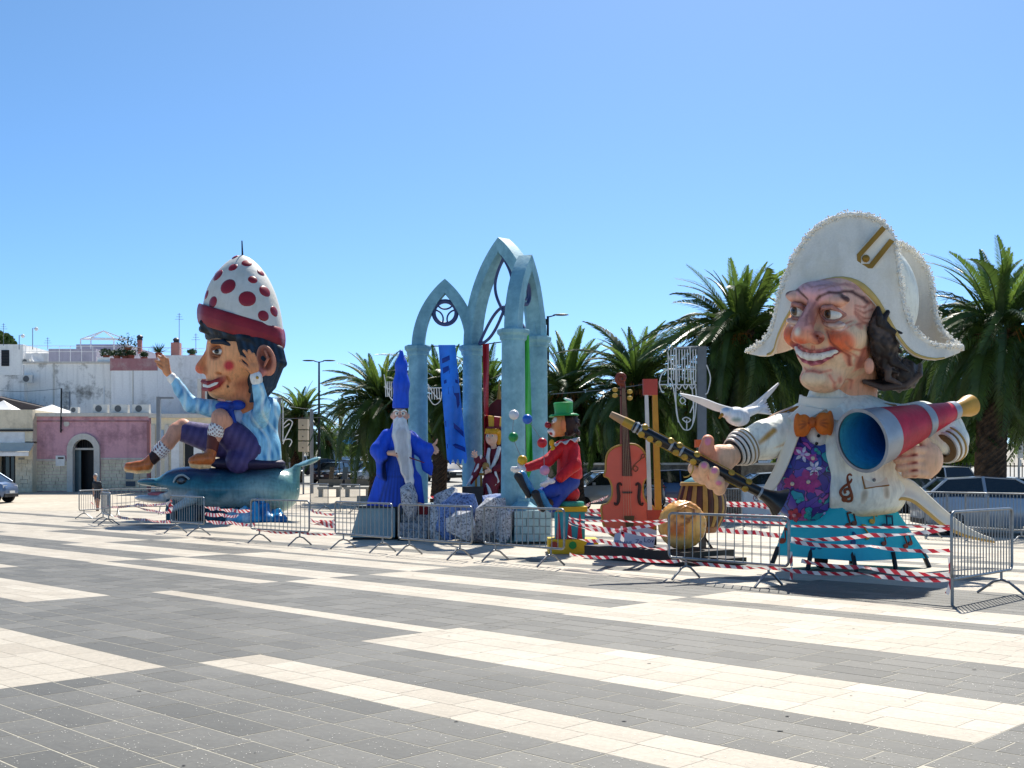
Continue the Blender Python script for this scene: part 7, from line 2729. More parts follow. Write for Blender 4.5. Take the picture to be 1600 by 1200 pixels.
sdf_obj('foot', Sdf().cap((655, -18, 788), (664, -24, 790), 3.4, 2.6, S('c99580'), 1), .9, W_.arr, PM, wiz, HS)
wd = MB().tube(W_.pts([(619, -34, 708), (640, -35, 715), (663, -36, 723)]), [.02, .018, .012], 6).build('wand', mat('red_brown_stick', '6e2a2c', .5))
tag(wd, 'thin red brown wand in the wizard hand', 'wand')

# ---------------------------------------------------------------- young king on a throne
K = Fig(28.6)
MAR, ERM = S('6d1a2a'), S('d9d4d4')
king = thing('young_king_figure', K.w(772, 0, 790), 'papier mache young king in maroon robe with white fur edging', 'carnival figure')
kb = Sdf().cap((774, 2, 712), (774, 6, 770), 13, 17, MAR, 5).cap((766, 0, 712), (784, 0, 712), 6, 6, MAR, 5)
kb.chain([(774, -6, 745), (768, -22, 752), (762, -26, 785)], [14, 13, 13], MAR, 5)
for k in range(5):
    kb.cap((760 + k * 5, -30, 750), (752 + k * 6, -40, 788), 1, 1.4, None, 2, 's')
sdf_obj('robe', kb, 1.4, K.arr, PM, king, MAR)
sl = Sdf().chain([(765, -4, 713), (755, -14, 722), (746, -22, 718)], [6, 7, 6], MAR, 3).chain([(750, -20, 722), (742, -20, 742), (736, -18, 756)], [6, 5, 1.5], MAR, 3)
sdf_obj('right_sleeve', sl, 1.1, K.arr, PM, king, MAR)
sl = Sdf().chain([(784, -4, 713), (784, -16, 728), (774, -24, 734)], [6, 7, 6], MAR, 3)
sdf_obj('left_sleeve', sl, 1.1, K.arr, PM, king, MAR)
er = Sdf().chain([(764, -10, 702), (762, -16, 716), (764, -18, 730)], [2.6, 3, 2.6], ERM, 1).chain([(780, -8, 700), (776, -14, 714), (768, -20, 734), (762, -32, 756), (768, -40, 780)], [3.2, 3.4, 3, 2.8, 3], ERM, 1)
er.chain([(752, -24, 712), (746, -24, 730), (738, -22, 745), (730, -20, 758)], [2, 2.2, 2, 1.4], ERM, 1).chain([(774, -30, 738), (778, -30, 752), (770, -34, 760)], [2, 2.2, 1.8], ERM, 1)
sdf_obj('fur_edging', er, 1.0, K.arr, PM, king, ERM)
KS = S('dfae94')
hd = Sdf().ell((768, -4, 684), (9.5, 10, 12), KS, 3).ell((764, -14, 686), (1.8, 2.4, 1.8), S('d69a82'), 1).cap((771, -2, 694), (772, 0, 704), 4.5, 4.5, KS, 2)
hd.cap((763, -15, 692), (768, -14, 691.4), .7, .7, S('9a4a44'), .5, 'p', w=1)
sdf_obj('head', hd, .9, K.arr, PM, king, KS)
for x in (762, 769.5):
    ey = Sdf().ell((x, -12.4, 681), (1.9, 1.6, 2.1), S('e4e0d8'), .4)
    ey.ell((x - .3, -14, 681), (1, 1, 1.3), S('2c3850'), .4, 'p', w=.5)
    sdf_obj('eye', ey, .5, K.arr, PMG, king, S('e4e0d8'))
YH = S('d1911c')
hr = Sdf().ell((770, -2, 674), (12, 12, 7), YH, 2).cap((780, 0, 676), (779, 2, 692), 4, 3.4, YH, 2)
for k in range(6):
    hr.cap((760 + k * 3.4, -11, 671), (758.5 + k * 3.6, -13, 677), 1.8, 1.4, YH, .8)
sdf_obj('hair', hr, .9, K.arr, PM, king, YH)
mb = MB()
for k in range(8):
    an = k * math.pi / 4
    pts = []
    for a_, r0, y in ((an, 11.5, 668), (an + .74, 11.5, 668), (an + .74, 13.5, 651), (an, 13.5, 651)):
        pts.append(K.w(772 + r0 * math.cos(a_), -1 + r0 * math.sin(a_), y + (r0 * math.cos(a_)) * .12))
    MB().prism(pts, (pts[0] - K.w(772, -1, 660)).normalized() * -.03).build('crown_panel', mat('crown_yellow', 'd6a12a', .4, var=.1) if k % 2 else mat('crown_red', '9c1f2c', .4, var=.1), king)
MB().lathe([(.215, 0), (.225, 0), (.225, .05), (.215, .05)], K.w(772, -1, 670), n=24, cap=False).build('crown_band', mat('crown_dark_red', '6d1520', .5), king)
h = Sdf().ell((743, -26, 712), (3.4, 2.6, 4), KS, 1)
for k, (x, y) in enumerate(((737, 709), (738, 706), (741, 704), (745, 706))):
    h.cap((742, -26, 711), (x, -28, y), 1.4, 1.0, KS, .5)
h.cap((742, -26, 714), (737, -28, 713), 1.4, 1, KS, .5)
sdf_obj('right_hand', h, .7, K.arr, PM, king, KS)
h = Sdf().ell((764, -30, 735), (4, 3, 3.4), KS, 1)
for k in range(4):
    h.cap((763, -31, 733 + k * 1.6), (758, -32, 735 + k * 1.8), 1.2, .9, KS, .4)
h.cap((764, -31, 732), (760, -33, 730), 1.2, .9, KS, .4)
sdf_obj('left_hand', h, .7, K.arr, PM, king, KS)
thr = thing('throne', K.w(776, 10, 790), 'dark wooden throne with gold arm ends behind the columns', 'throne')
M_WOOD = mat('dark_carved_wood', '33231d', .5, var=.3, scale=6)
MB().prism(K.pts([(756, 22, 790), (800, 22, 790), (800, 22, 650), (790, 22, 632), (778, 22, 622), (766, 22, 632), (757, 22, 650)]), (0, .12, 0)).build('backrest', mat('throne_dark_red', '571520', .6, var=.2), thr)
for x in (757, 797):
    MB().box2(K.w(x, -22, 790), K.w(x + 5, 21, 730)).build('arm_panel', M_WOOD, thr)
    MB().ball(K.w(x + 2, -24, 728), .09, 12, 8).build('arm_knob', mat('gold_knob', 'b98a4a', .4), thr)
MB().box2(K.w(752, -24, 790), K.w(800, 20, 764)).build('seat', M_WOOD, thr)
MB().lathe([(.06, 0), (.05, .1), (.0, .5)], K.w(780, 22, 624), n=8).build('finial', mat('finial_gold', '9c7a3a', .5), thr)
tb = thing('gold_stool', K.w(748, -10, 768), 'low golden stool in front of the throne', 'stool')
MB().box2(K.w(742, -16, 743), K.w(762, 2, 739)).build('seat', mat('gold_stool_paint', 'c08a28', .5), tb)
for x in (742, 750, 758):
    MB().box2(K.w(x, -15, 768), K.w(x + 3.5, -12, 743.2)).build('leg', MATS['gold_stool_paint'], tb)
ch = MB().box2(K.w(722, -40, 790), K.w(756, -10, 760)).build('dark_chest', mat('dark_chest_wood', '3a3230', .6, var=.25, scale=5))
tag(ch, 'dark wooden chest beside the young king', 'chest')

# ---------------------------------------------------------------- clown juggling on a stool
C = Fig(22.6)
cb = thing('circus_podium', C.w(893, 0, 866), 'circus podium with turquoise sides red wedges and yellow slabs', 'podium')
MY = mat('bright_yellow', 'd8b312', .45, var=.08)
MT = mat('clear_turquoise', '2f9fae', .5, var=.08)
MRd = mat('bright_red', 'c8202c', .45, var=.1)
def cbox(x0, x1, y0, y1, d0, d1, m, nm, par, taper=None):
    a, b = C.w(x0, d0, y1), C.w(x1, d0, y0)
    Y1 = C.Y0 + d1 * C.s
    o = MB().box(((a.x + b.x) / 2, (a.y + Y1) / 2, (a.z + b.z) / 2), (b.x - a.x, Y1 - a.y, b.z - a.z), taper=taper).build(nm, m, par)
    return o
cbox(857, 935, 843, 865.5, -30, 40, MY, 'bottom_slab', cb)
cbox(868, 914, 800, 842.5, -16, 26, MT, 'drum_box', cb)
cbox(865, 918, 792, 799.6, -20, 30, MY, 'top_slab', cb)
for x in (873, 890, 906):
    MB().prism(C.pts([(x - 4, -17.5, 842), (x + 4, -17.5, 842), (x + .5, -17.5, 803), (x - .5, -17.5, 803)]), (0, .02, 0)).build('red_wedge', MRd, cb)
for x, cc in ((866, '9c3a26'), (895, '1f8a3a'), (922, '1c5aa8')):
    MB().lathe([(.075, 0), (.075, .02), (0, .025)], C.w(x, -30.5, 852), (0, -1, 0), 16).build('painted_dot', mat('dot_' + cc, cc, .5), cb)
MB().lathe([(.27, 0), (.29, .03), (.29, .08), (.27, .11), (0, .12)], C.w(890, 4, 792), n=24).build('green_cushion', mat('sea_green', '2f9a86', .5), cb)
RED_, BL_ = S('bc2028'), S('1b3f9c')
clown = thing('clown_figure', C.w(885, 0, 786), 'papier mache clown in red jacket and green top hat juggling', 'carnival figure')
st_ = Sdf().ell((890, 8, 772), (16, 14, 14), S('b8262c'), 3)
sdf_obj('red_cushion', st_, 1.3, C.arr, PM, cb, S('b8262c'))
tr = Sdf().chain([(888, 2, 752), (872, -14, 768), (862, -22, 790)], [17, 15, 11], BL_, 6).chain([(884, -2, 752), (862, -26, 765), (846, -32, 772)], [15, 12, 9], BL_, 6)
tr.ell((888, 4, 752), (17, 16, 13), BL_, 5)
for k in range(6):
    tr.cap((880 - k * 3, -20, 752), (868 - k * 2, -34, 786), 1, 1.4, None, 2.4, 's')
sdf_obj('trousers', tr, 1.3, C.arr, PM, clown, BL_)
jk = Sdf().cap((886, 0, 702), (890, 2, 736), 15, 20, RED_, 6).cap((876, 0, 698), (894, 0, 698), 10, 10, RED_, 6).cap((898, 4, 735), (906, 6, 744), 8, 4, RED_, 4)
jk.cap((872, -18, 700), (874, -24, 742), 2, 2, S('7a141c'), 2, 's', 3)
sdf_obj('jacket', jk, 1.4, C.arr, PM, clown, RED_)
a = Sdf().chain([(874, -6, 702), (856, -18, 720), (826, -24, 730)], [10, 9, 7], RED_, 4)
sdf_obj('right_sleeve', a, 1.2, C.arr, PM, clown, RED_)
a = Sdf().chain([(896, -4, 702), (898, -22, 726), (876, -34, 746)], [10, 10, 8], RED_, 4)
sdf_obj('left_sleeve', a, 1.2, C.arr, PM, clown, RED_)
GW = S('dadada')
def glove(c, tips, th, nm):
    g = Sdf().ell(c, (8, 5, 4.5), GW, 2)
    for t_ in tips:
        m_ = tuple((c[i] * .45 + t_[i] * .55) - (1 if i == 2 else 0) * 0 for i in range(3))
        g.chain([c, m_, t_], [2.8, 2.6, 2.0], GW, 1)
    g.chain([c, th], [2.8, 2.0], GW, 1)
    sdf_obj(nm, g, .9, C.arr, PM, clown, GW)
glove((816, -26, 732), [(800, -32, 731), (799, -29, 733), (800, -26, 735), (803, -23, 737)], (810, -30, 726), 'right_glove')
glove((860, -42, 752), [(846, -48, 756), (845, -45, 758), (847, -42, 759), (850, -39, 760)], (856, -46, 747), 'left_glove')
for nm, pts, soles in (('right_shoe', [(832, -38, 772), (824, -44, 758), (815, -48, 743)], [(826, -50, 774), (817, -54, 758), (810, -56, 744)]), ('left_shoe', [(856, -38, 792), (850, -42, 784), (843, -48, 772)], [(848, -50, 796), (842, -54, 784), (837, -56, 772)])):
    sdf_obj(nm, Sdf().chain(pts, [7, 6.5, 8], S('2f86b8'), 3), 1.2, C.arr, PMG, clown, S('2f86b8'))
    sdf_obj('shoe_sole', Sdf().chain(soles, [4.5, 5, 7], S('24282c'), 2), 1.2, C.arr, PM, clown, S('24282c'))
sk = Sdf()
for k in range(6):
    sk.cap((858 - k * 2.2, -36, 786 + k * 1.2), (857.4 - k * 2.2, -36, 786.4 + k * 1.2), 7, 7, S('c96a34') if k % 2 else S('3a2a20'), .5)
sdf_obj('striped_sock', sk, 1.0, C.arr, PM, clown, S('c96a34'), soft=.4)
CS = S('cf8a52')
hd = Sdf().ell((876, -2, 664), (15, 14, 18), CS, 4).ell((866, -6, 674), (9, 9, 9), CS, 4)
hd.ell((862, -8, 676), (7, 9, 7), S('dcdad6'), 1.5, 'p', w=2).ell((860, -13, 678), (3.4, 4, 3), S('8a1c22'), 1, 'p', w=1).ell((866, -12, 655), (4, 5, 5), S('dcdad6'), 1, 'p', w=2)
hd.ell((859, -9, 674), (4, 7, 3), S('dedcd8'), 2)
sdf_obj('head', hd, 1.1, C.arr, PM, clown, CS)
sdf_obj('red_nose', Sdf().ell((856, -9, 664), (5.4, 5.4, 5.2), S('8a1420'), 1), .9, C.arr, PMG, clown, S('8a1420'))
for s_ in (-1, 1):
    e = Sdf().ell((864, -2 + s_ * 10, 659), (2.4, 1.8, 2.6), S('e0ddd6'), .5).ell((862.6, -2 + s_ * 11, 659), (1.2, 1.4, 1.4), S('17130f'), .5, 'p', w=.5)
    sdf_obj('eye', e, .6, C.arr, PMG, clown, S('e0ddd6'))
sdf_obj('ear', Sdf().ell((880, -16, 664), (4.4, 3, 9), S('c9764a'), 1.5), .9, C.arr, PM, clown, CS)
hr = Sdf().ell((889, 2, 662), (15, 17, 20), S('2a1a18'), 3)
rq = random.Random(5)
for k in range(26):
    an = rq.random() * 6.28
    z = rq.uniform(-14, 16)
    hr.cap((890 + 8 * math.cos(an), 2 + 10 * math.sin(an), 662 + z * .8), (892 + 13 * math.cos(an), 2 + 15 * math.sin(an), 666 + z), 3.6, 2.2, S(rq.choice(('2a1a18', '3d2622'))), .8)
sdf_obj('hair', hr, 1.1, C.arr, PM, clown, S('2a1a18'), soft=.5)
GH = mat('hat_green', '1f9a48', .45, var=.15, bump=.2, coat=.2)
hc = C.w(881, 0, 649)
tilt_ = Vector((-.05, 0, 1))
k = C.s
MB().lathe([(15 * k, 0), (20 * k, .2 * k), (23.5 * k, -1.5 * k), (24 * k, -.5 * k), (20 * k, 1.8 * k), (14.5 * k, 1.6 * k)], hc, tilt_, 32, cap=False).build('hat_brim', GH, clown, True)
MB().lathe([(15 * k, 0), (14.2 * k, 6 * k), (15.5 * k, 19 * k), (14 * k, 20.5 * k), (9 * k, 19 * k), (0, 18.5 * k)], hc, tilt_, 32, cap=False).build('hat_crown', GH, clown, 50)
MB().ball(C.w(888, -2, 625), (.1, .03, .03), 8, 6, Matrix.Rotation(R(20), 3, 'Y')).build('hat_feather', M_WHITEP, clown)
mb = MB()
cc_ = C.w(883, -1, 690)
mb.grid(lambda u, v: cc_ + Vector(((15 + 8 * v) * k * math.cos(2 * math.pi * u), (14 + 7 * v) * k * math.sin(2 * math.pi * u), (-2 * v + (3.2 * v) * math.sin(u * 2 * math.pi * 9) + 5 * math.cos(2 * math.pi * u)) * k)), 72, 4, .012)
mb.build('ruff', mat('ruff_white', 'd6d4d2', .7, var=.1), clown, True)
sdf_obj('yellow_tie', Sdf().ell((862, -14, 692), (4, 3.4, 5.5), S('c9a01c'), 1.2).ell((864, -15, 703), (3.8, 3, 7), S('c9a01c'), 1.2), .9, C.arr, PM, clown, S('c9a01c'))
# the balls on their wires
ball_px = [('white', 803, 648, 'dadada'), ('blue', 824, 655, '1c62c4'), ('green', 802, 683, '1c8a44'), ('red', 847, 692, 'c01f2a'), ('yellow', 816, 719, 'd6a818'), ('pink', 851, 735, 'd69ab8')]
bp = {}
for nm, x, y, cc in ball_px:
    p = C.w(x, -28 if nm in ('yellow', 'white', 'green') else -42, y)
    bp[nm] = p
    o = MB().ball(p, .098, 20, 14).build('juggling_ball', mat('ball_' + nm, cc, .35, var=.08, coat=.2), None, True)
    tag(o, nm + ' juggling ball over the clown hands', 'ball', 'juggling balls')
w1 = MB().tube(smooth_curve([C.w(816, -26, 730), bp['yellow'], bp['green'], bp['white']], 20), .007, 5).build('support_wire', M_GALV)
tag(w1, 'thin wire holding the yellow green and white balls', 'wire')
w2 = MB().tube(smooth_curve([C.w(858, -42, 750), bp['pink'], bp['red'], bp['blue']], 20), .007, 5).build('support_wire', M_GALV)
tag(w2, 'thin wire holding the pink red and blue balls', 'wire')

# ---------------------------------------------------------------- violin group on a black platform
V = Fig(21.0)
pf = thing('black_platform', V.w(1005, 0, 890), 'low black platform under the giant instruments', 'platform')
pa, pb = V.w(914, -14, 0), V.w(1092, -14, 0)
def rail(p0, p1, w, z0, z1, nm, m=None):
    a, b = Vector(p0), Vector(p1)
    d = (b - a)
    c = (a + b) / 2
    MB().box((c.x, c.y, (z0 + z1) / 2), (d.length, w, z1 - z0), math.atan2(d.y, d.x)).build(nm, m or mat('matt_black_board', '2b2422', .6, var=.15), pf)
g0 = P(913, 0, yd(872)); g1 = P(1062, 0, yd(885))
ln = Vector((g1.x - g0.x, g1.y - g0.y, 0)).normalized()
nrm = Vector((-ln.y, ln.x, 0))
o0 = Vector((g0.x, g0.y, 0)); o1 = Vector((g1.x, g1.y, 0)) + ln * .1
ctr = (o0 + o1) / 2 + nrm * .65
MB().box((ctr.x, ctr.y, .125), ((o1 - o0).length, 1.3, .23), math.atan2(ln.y, ln.x)).build('deck', mat('matt_black_board', '2b2422', .6, var=.15), pf)
c2 = (o1 + nrm * .7 + ln * .25)
MB().box((c2.x, c2.y, .085), (.62, .5, .13), math.atan2(ln.y, ln.x)).build('side_deck', MATS['matt_black_board'], pf)
# violin body
vio = thing('giant_violin', V.w(980, 0, 850), 'giant red orange violin standing upright on the platform', 'violin')
left = [(980, 694), (962, 698), (951, 706), (947, 718), (946.5, 734), (944, 743), (951, 747), (956.5, 760), (956, 776), (949, 787), (940, 791), (941, 808), (944, 822), (953, 834), (966, 840), (978, 842)]
right = [(990, 842), (1006, 840), (1018, 833), (1024, 820), (1024, 803), (1020, 792), (1011, 786), (1005, 775), (1004, 760), (1007, 750), (1013, 743), (1011, 730), (1009, 714), (1003, 702), (993, 695)]
out = smooth_curve([Vector((x, y, 0)) for x, y in left + right] + [Vector((980, 694, 0))], 110)[:-1]
def vw(x, y, d):
    return V.w(x, d, y)
m_v = mat('violin_red', 'd65a40', .42, var=.08, scale=2, bump=.06, coat=.25)
MB().prism([vw(p.x, p.y, 0) for p in out], (0, .26, 0)).build('body', mat('violin_side', 'a8402c', .5, var=.2), vio)
cxv = sum(p.x for p in out) / len(out)
cyv = sum(p.y for p in out) / len(out)
MB().prism([vw(cxv + (p.x - cxv) * .965, cyv + (p.y - cyv) * .98, -.6) for p in out], (0, -.03, 0)).build('front_plate', m_v, vio)
MB().tube([vw(p.x, p.y, -.8) for p in out], .024, 6, closed=True).build('edging', mat('violin_edge', 'b98a3c', .5), vio, True)
DKB = mat('dark_brown_paint', '3a1c14', .45, var=.3, scale=5)
mb = MB()
mb._add([vw(971, 605, -4), vw(977, 605, -4), vw(988, 744, -5), vw(972, 744, -5)] + [vw(971, 605, 3), vw(977, 605, 3), vw(988, 744, -1), vw(972, 744, -1)], [(3, 2, 1, 0), (4, 5, 6, 7), (0, 1, 5, 4), (1, 2, 6, 5), (2, 3, 7, 6), (3, 0, 4, 7)])
mb.build('fingerboard', mat('fingerboard_brown', '5d3222', .4, var=.35, scale=7), vio)
MB().tube(V.pts([(975, 4, 700), (974, 3, 640), (973, 3, 604), (972, 2, 592)]), [.075, .06, .055, .05], 8).build('neck', mat('neck_brown', '7a3a28', .5, var=.25), vio)
sc = [vw(971 + (9.5 - q * .42) * math.cos(q * .55 + 1.2) * .9, 591 + (9.5 - q * .42) * math.sin(q * .55 + 1.2) * .9, -2 - q * .15) for q in range(20)]
MB().tube(sc, [.05 - .0015 * q for q in range(20)], 7).build('scroll', mat('scroll_brown', '7a3626', .45), vio, True)
for x, y in ((961, 609), (961, 618), (984, 612), (984, 622)):
    MB().ball(vw(x, y, 0), (.055, .03, .042), 12, 8).build('tuning_peg', mat('peg_yellow', 'c29f45', .45), vio)
    MB().tube([vw(x, y, 0), vw(974, y, 0)], .014, 6).build('peg_shaft', DKB, vio)
for k in range(4):
    MB().tube([vw(972.5 + k * 1.2, 607, -5.2), vw(975 + k * 3.0, 744, -6), vw(974.5 + k * 4, 810, -6)], .0022, 4).build('string', mat('gut_string', 'b9a684', .5), vio)
MB().prism([vw(972, 768, -4), vw(988, 768, -4), vw(987, 771, -4), vw(973, 771, -4)], (0, -.02, 0)).build('bridge', DKB, vio)
MB().prism([vw(975, 806, -4), vw(991, 806, -4), vw(989, 826, -4), vw(979, 826, -4)], (0, -.03, 0)).build('tailpiece', mat('tailpiece_olive', '5d4a26', .5, var=.3), vio)
for sgn, cx in ((1, 965.5), (-1, 999.5)):
    f_ = [(cx + sgn * 6, 759), (cx + sgn * 4, 755.5), (cx + sgn * .5, 757), (cx + sgn * .2, 764), (cx + sgn * 1.2, 776), (cx - sgn * .2, 786), (cx - sgn * 4, 788.5), (cx - sgn * 5.4, 785)]
    MB().tube(smooth_curve([vw(x, y, -4) for x, y in f_], 26), [.014 + .02 * math.sin(math.pi * q / 26) for q in range(27)], 6).build('sound_hole', DKB, vio, True)
dd = [(987, 735), (992, 728), (997, 732), (993, 737), (989, 730), (996, 722), (1001, 718), (1003, 711), (1007, 710), (1006, 715), (1000, 717)]
MB().tube(smooth_curve([vw(x, y, -4) for x, y in dd], 40), .008, 5).build('painted_clef', mat('clef_brown', '7d4a26', .5), vio, True)
MB().box2(vw(970, 853, 10), vw(994, 838, 2)).build('foot_block', MATS['matt_black_board'], vio)
# bow
bow = thing('giant_bow', V.w(1022, -6, 850), 'giant violin bow with white hair and golden stick', 'violin bow')
def vbar(x0, x1, x2, x3, y0, y1, d0, th, nm, m):
    mb = MB()
    A_ = [vw(x0, y0, d0), vw(x1, y0, d0), vw(x3, y1, d0), vw(x2, y1, d0)]
    mb.prism(A_, (0, th, 0)).build(nm, m, bow)
vbar(1007.5, 1013, 1012, 1019, 617, 797, -4, .06, 'bow_hair', mat('bow_white', 'cdccc8', .5))
vbar(1019.5, 1027.5, 1024, 1034, 617, 797, -2, .09, 'bow_stick', mat('bow_gold', 'c08828', .45, var=.15))
vbar(1005, 1027.5, 1005.5, 1027.5, 592, 617, -5, .14, 'bow_tip', mat('bow_red', 'b04438', .5))
vbar(1010, 1034, 1012, 1035, 797, 812, -4, .14, 'frog', MATS['bow_red'])
vbar(1014, 1026, 1016, 1026, 812, 852, 0, .06, 'stand', MATS['matt_black_board'])
# paper sign
sg = V.pts([(957, -22, 854), (1021, -26, 858), (1026, -16, 829), (1004, -14, 822), (961, -14, 834)])
ps = MB().prism(sg, (0, .012, 0)).build('paper_sign', mat('paper_white_blue', 'b9c4d6', .7, var=.06))
tag(ps, 'white paper sign with blue handwriting leaning on the violin', 'paper sign')
def write(body, x, y, size, nm):
    me = text_mesh(body, size, nm)
    p, n = on_plane(x, y, sg[0], sg[1], sg[2], .006)
    ux = (sg[1] - sg[0]).normalized()
    uz = n.cross(ux)
    if uz.z < 0:
        uz = -uz
    M = Matrix((ux, uz, n)).transposed().to_4x4()
    me.transform(M)
    me.materials.append(mat('blue_ink', '26417f', .6))
    link_mesh(nm, me, ps, loc=p)
write('FEMANS', 974, 848, .085, 'handwriting')
write('Ze', 998, 846.5, .11, 'handwriting')
write('Lov', 1014, 844.5, .13, 'handwriting')
# round gold tambour leaning in front
T = Fig(20.2)
tam = Sdf().ell((1066, -4, 820), (38, 28, 38), S('eda656'), 3, rot=rotm(0, 0, 12))
for k in range(26):
    an = 2 * math.pi * k / 26
    tam.ell((1066 + 33 * math.cos(an), -8, 820 + 34 * math.sin(an)), (5, 7, 5), S('e6b066') if k % 2 else S('c4863c'), 2)
tam.ell((1058, -30, 828), (14, 10, 9), S('b8632c'), 1, 'p', w=9)
tam.ell((1052, -18, 845), (26, 12, 8), S('dcb878'), 1, 'p', w=8)
car_ = [[(1052, 812), (1060, 800), (1072, 792), (1084, 796), (1086, 806), (1076, 812), (1066, 808), (1070, 800)], [(1044, 836), (1052, 826), (1066, 820), (1078, 814)], [(1040, 822), (1046, 812), (1056, 818), (1050, 828)], [(1060, 792), (1076, 786), (1090, 794)]]
for L_ in car_:
    tz = lambda a: -4 - 28.5 * math.sqrt(max(.05, 1 - ((a[0] - 1066) / 38) ** 2 - ((a[1] - 820) / 38) ** 2))
    for a, b in zip(L_, L_[1:]):
        tam.cap((a[0], tz(a), a[1]), (b[0], tz(b), b[1]), 1.5, 1.5, S('8a5422'), 1.5)
to = sdf_obj('gold_tambour', tam, 1.5, T.arr, PMG, None, S('c9924a'))
tag(to, 'round golden carved tambour leaning before the barrel drum', 'tambour')
# barrel drum on its stand
Bd = Fig(21.4)
dc = Bd.w(1096, 0, 822)
drum = thing('barrel_drum', (dc.x, dc.y, .0), 'brown and gold ribbed barrel drum on a black stand', 'drum')
k = Bd.s
hts = [(28, 0), (34, 12), (37.5, 28), (37, 42), (33, 56), (30.5, 64)]
nst = 26
for q in range(nst):
    a0, a1 = 2 * math.pi * q / nst, 2 * math.pi * (q + 1) / nst
    mb = MB()
    vs = []
    for r_, h in hts:
        for an, rr_ in ((a0 + .015, r_), ((a0 + a1) / 2, r_ * 1.035), (a1 - .015, r_)):
            vs.append(dc + Vector((rr_ * k * math.cos(an), rr_ * k * math.sin(an), h * k)))
    fs = []
    for i in range(len(hts) - 1):
        for j_ in range(2):
            fs.append((i * 3 + j_, i * 3 + j_ + 1, (i + 1) * 3 + j_ + 1, (i + 1) * 3 + j_))
    mb._add(vs, fs)
    mb.build('stave', mat('stave_gold', 'a88446', .45, var=.2, scale=5) if q % 2 else mat('stave_brown', '4d2a22', .45, var=.3, scale=5), drum, True)
MB().lathe([(r_ * k * .975, h * k) for r_, h in hts], dc, n=26).build('drum_core', DKB, drum)
MB().lathe([(30 * k, 63 * k), (33 * k, 63 * k), (33.5 * k, 66 * k), (32 * k, 69 * k), (28 * k, 69 * k)], dc, n=32, cap=False).build('top_rim', mat('rim_gold', 'b59654', .45, var=.2), drum, True)
MB().lathe([(29 * k, 66 * k), (27 * k, 70 * k), (16 * k, 76 * k), (0, 77 * k)], dc, n=32, cap=False).build('drum_skin', mat('teal_skin', '3a7f8c', .5, var=.2), drum, True)
MB().lathe([(22 * k, -10 * k), (24 * k, -6 * k), (28 * k, -2 * k), (28.5 * k, 0)], dc, n=26).build('lower_rim', mat('rim_brown', '8a5a34', .5), drum)
MB().box((dc.x + .02, dc.y, (dc.z - .1) / 2 + .02), (.12, .12, dc.z - .1)).build('stand_post', mat('post_grey', '5d5a58', .6), drum)
for an in (0.6, 2.4, 4.4, 5.6):
    MB().tube([(dc.x, dc.y, dc.z - .12), (dc.x + .38 * math.cos(an), dc.y + .38 * math.sin(an), 0.01)], .014, 6).build('stand_leg', M_BLACK, drum)
# ---------------------------------------------------------------- person, barriers, tape
PF = Fig(47.0)
SKP = S('b98a70')
sc = 47.0 / F
px = lambda x, y, d=0: (x, d, y)
pr = thing('person', G(152, 47.0), 'grey haired person in dark shirt and shorts walking behind the barrier', 'person')
gy0 = HZ + CH * F / 47.0
bd = Sdf()
bd.cap((151, 0, 758), (152, 0, 770), 4.2, 4.0, SKP, 3)
bd.cap((147.5, 0, 755), (155.5, 0, 755), 2.6, 2.6, SKP, 2.5)
bd.cap((149.5, 0, 751), (149, -.6, 748), 1.7, 1.6, SKP, 1.2)
bd.ell((148.6, -.8, 744.6), (2.9, 3.4, 4.0), SKP, .8)
bd.ell((147.2, -3.6, 745.4), (.7, .9, .9), SKP, .5)
for s_, kx, fx in ((-1, 150.5, 151.5), (1, 154, 153.5)):
    bd.chain([(151.6 + s_ * 1.9, 0, 771), (kx, -1 + s_, 782), (fx, 1 + s_, 796)], [2.9, 2.1, 1.4], SKP, 1.5)
bd.chain([(147.4, 0, 756), (146.2, .8, 764), (146.0, -1.5, 771)], [1.7, 1.4, 1.1], SKP, 1.5)
bd.chain([(156, 0, 756), (158.6, .8, 764), (159.4, -1.5, 771)], [1.7, 1.4, 1.1], SKP, 1.5)
for x0 in (146.0, 159.4):
    bd.ell((x0, -1.8, 773), (.9, 1.2, 1.6), SKP, .8)
    for q in range(4):
        bd.cap((x0 - .7 + q * .45, -2.2, 773.6), (x0 - .7 + q * .45, -2.6, 776.4 - .3 * abs(q - 1.5)), .34, .26, SKP, .1)
    bd.cap((x0, -2.4, 772.6), (x0 - .8, -3.4, 774.6), .38, .3, SKP, .1)
sdf_obj('body', bd, .42, PF.arr, PM, pr, SKP)
sh = Sdf().cap((151, 0, 757), (152, 0, 769), 4.8, 4.7, S('23252b'), 3).cap((147.5, 0, 755), (155.5, 0, 755), 3.2, 3.2, S('23252b'), 2.5).chain([(147.2, 0, 756), (146.4, .6, 762)], [2.3, 2.0], S('23252b'), 1.5).chain([(156.2, 0, 756), (158.2, .6, 762)], [2.3, 2.0], S('23252b'), 1.5)
sdf_obj('shirt', sh, .5, PF.arr, PM, pr, S('23252b'))
st = Sdf().cap((152, 0, 770), (152, 0, 774), 4.4, 4.6, S('2b2d38'), 2).cap((150, -.6, 774), (149.8, -.8, 779), 3.2, 3.0, S('2b2d38'), 1).cap((153.6, .6, 774), (154, .6, 779), 3.2, 3.0, S('2b2d38'), 1)
sdf_obj('shorts', st, .5, PF.arr, PM, pr, S('2b2d38'))
hr = Sdf().ell((149.2, .2, 743), (3.3, 3.6, 3.3), S('c4c2bc'), 1).ell((147.4, -3, 746.6), (2, 2, 3), None, .5, 's')
sdf_obj('hair', hr, .42, PF.arr, PM, pr, S('c4c2bc'))
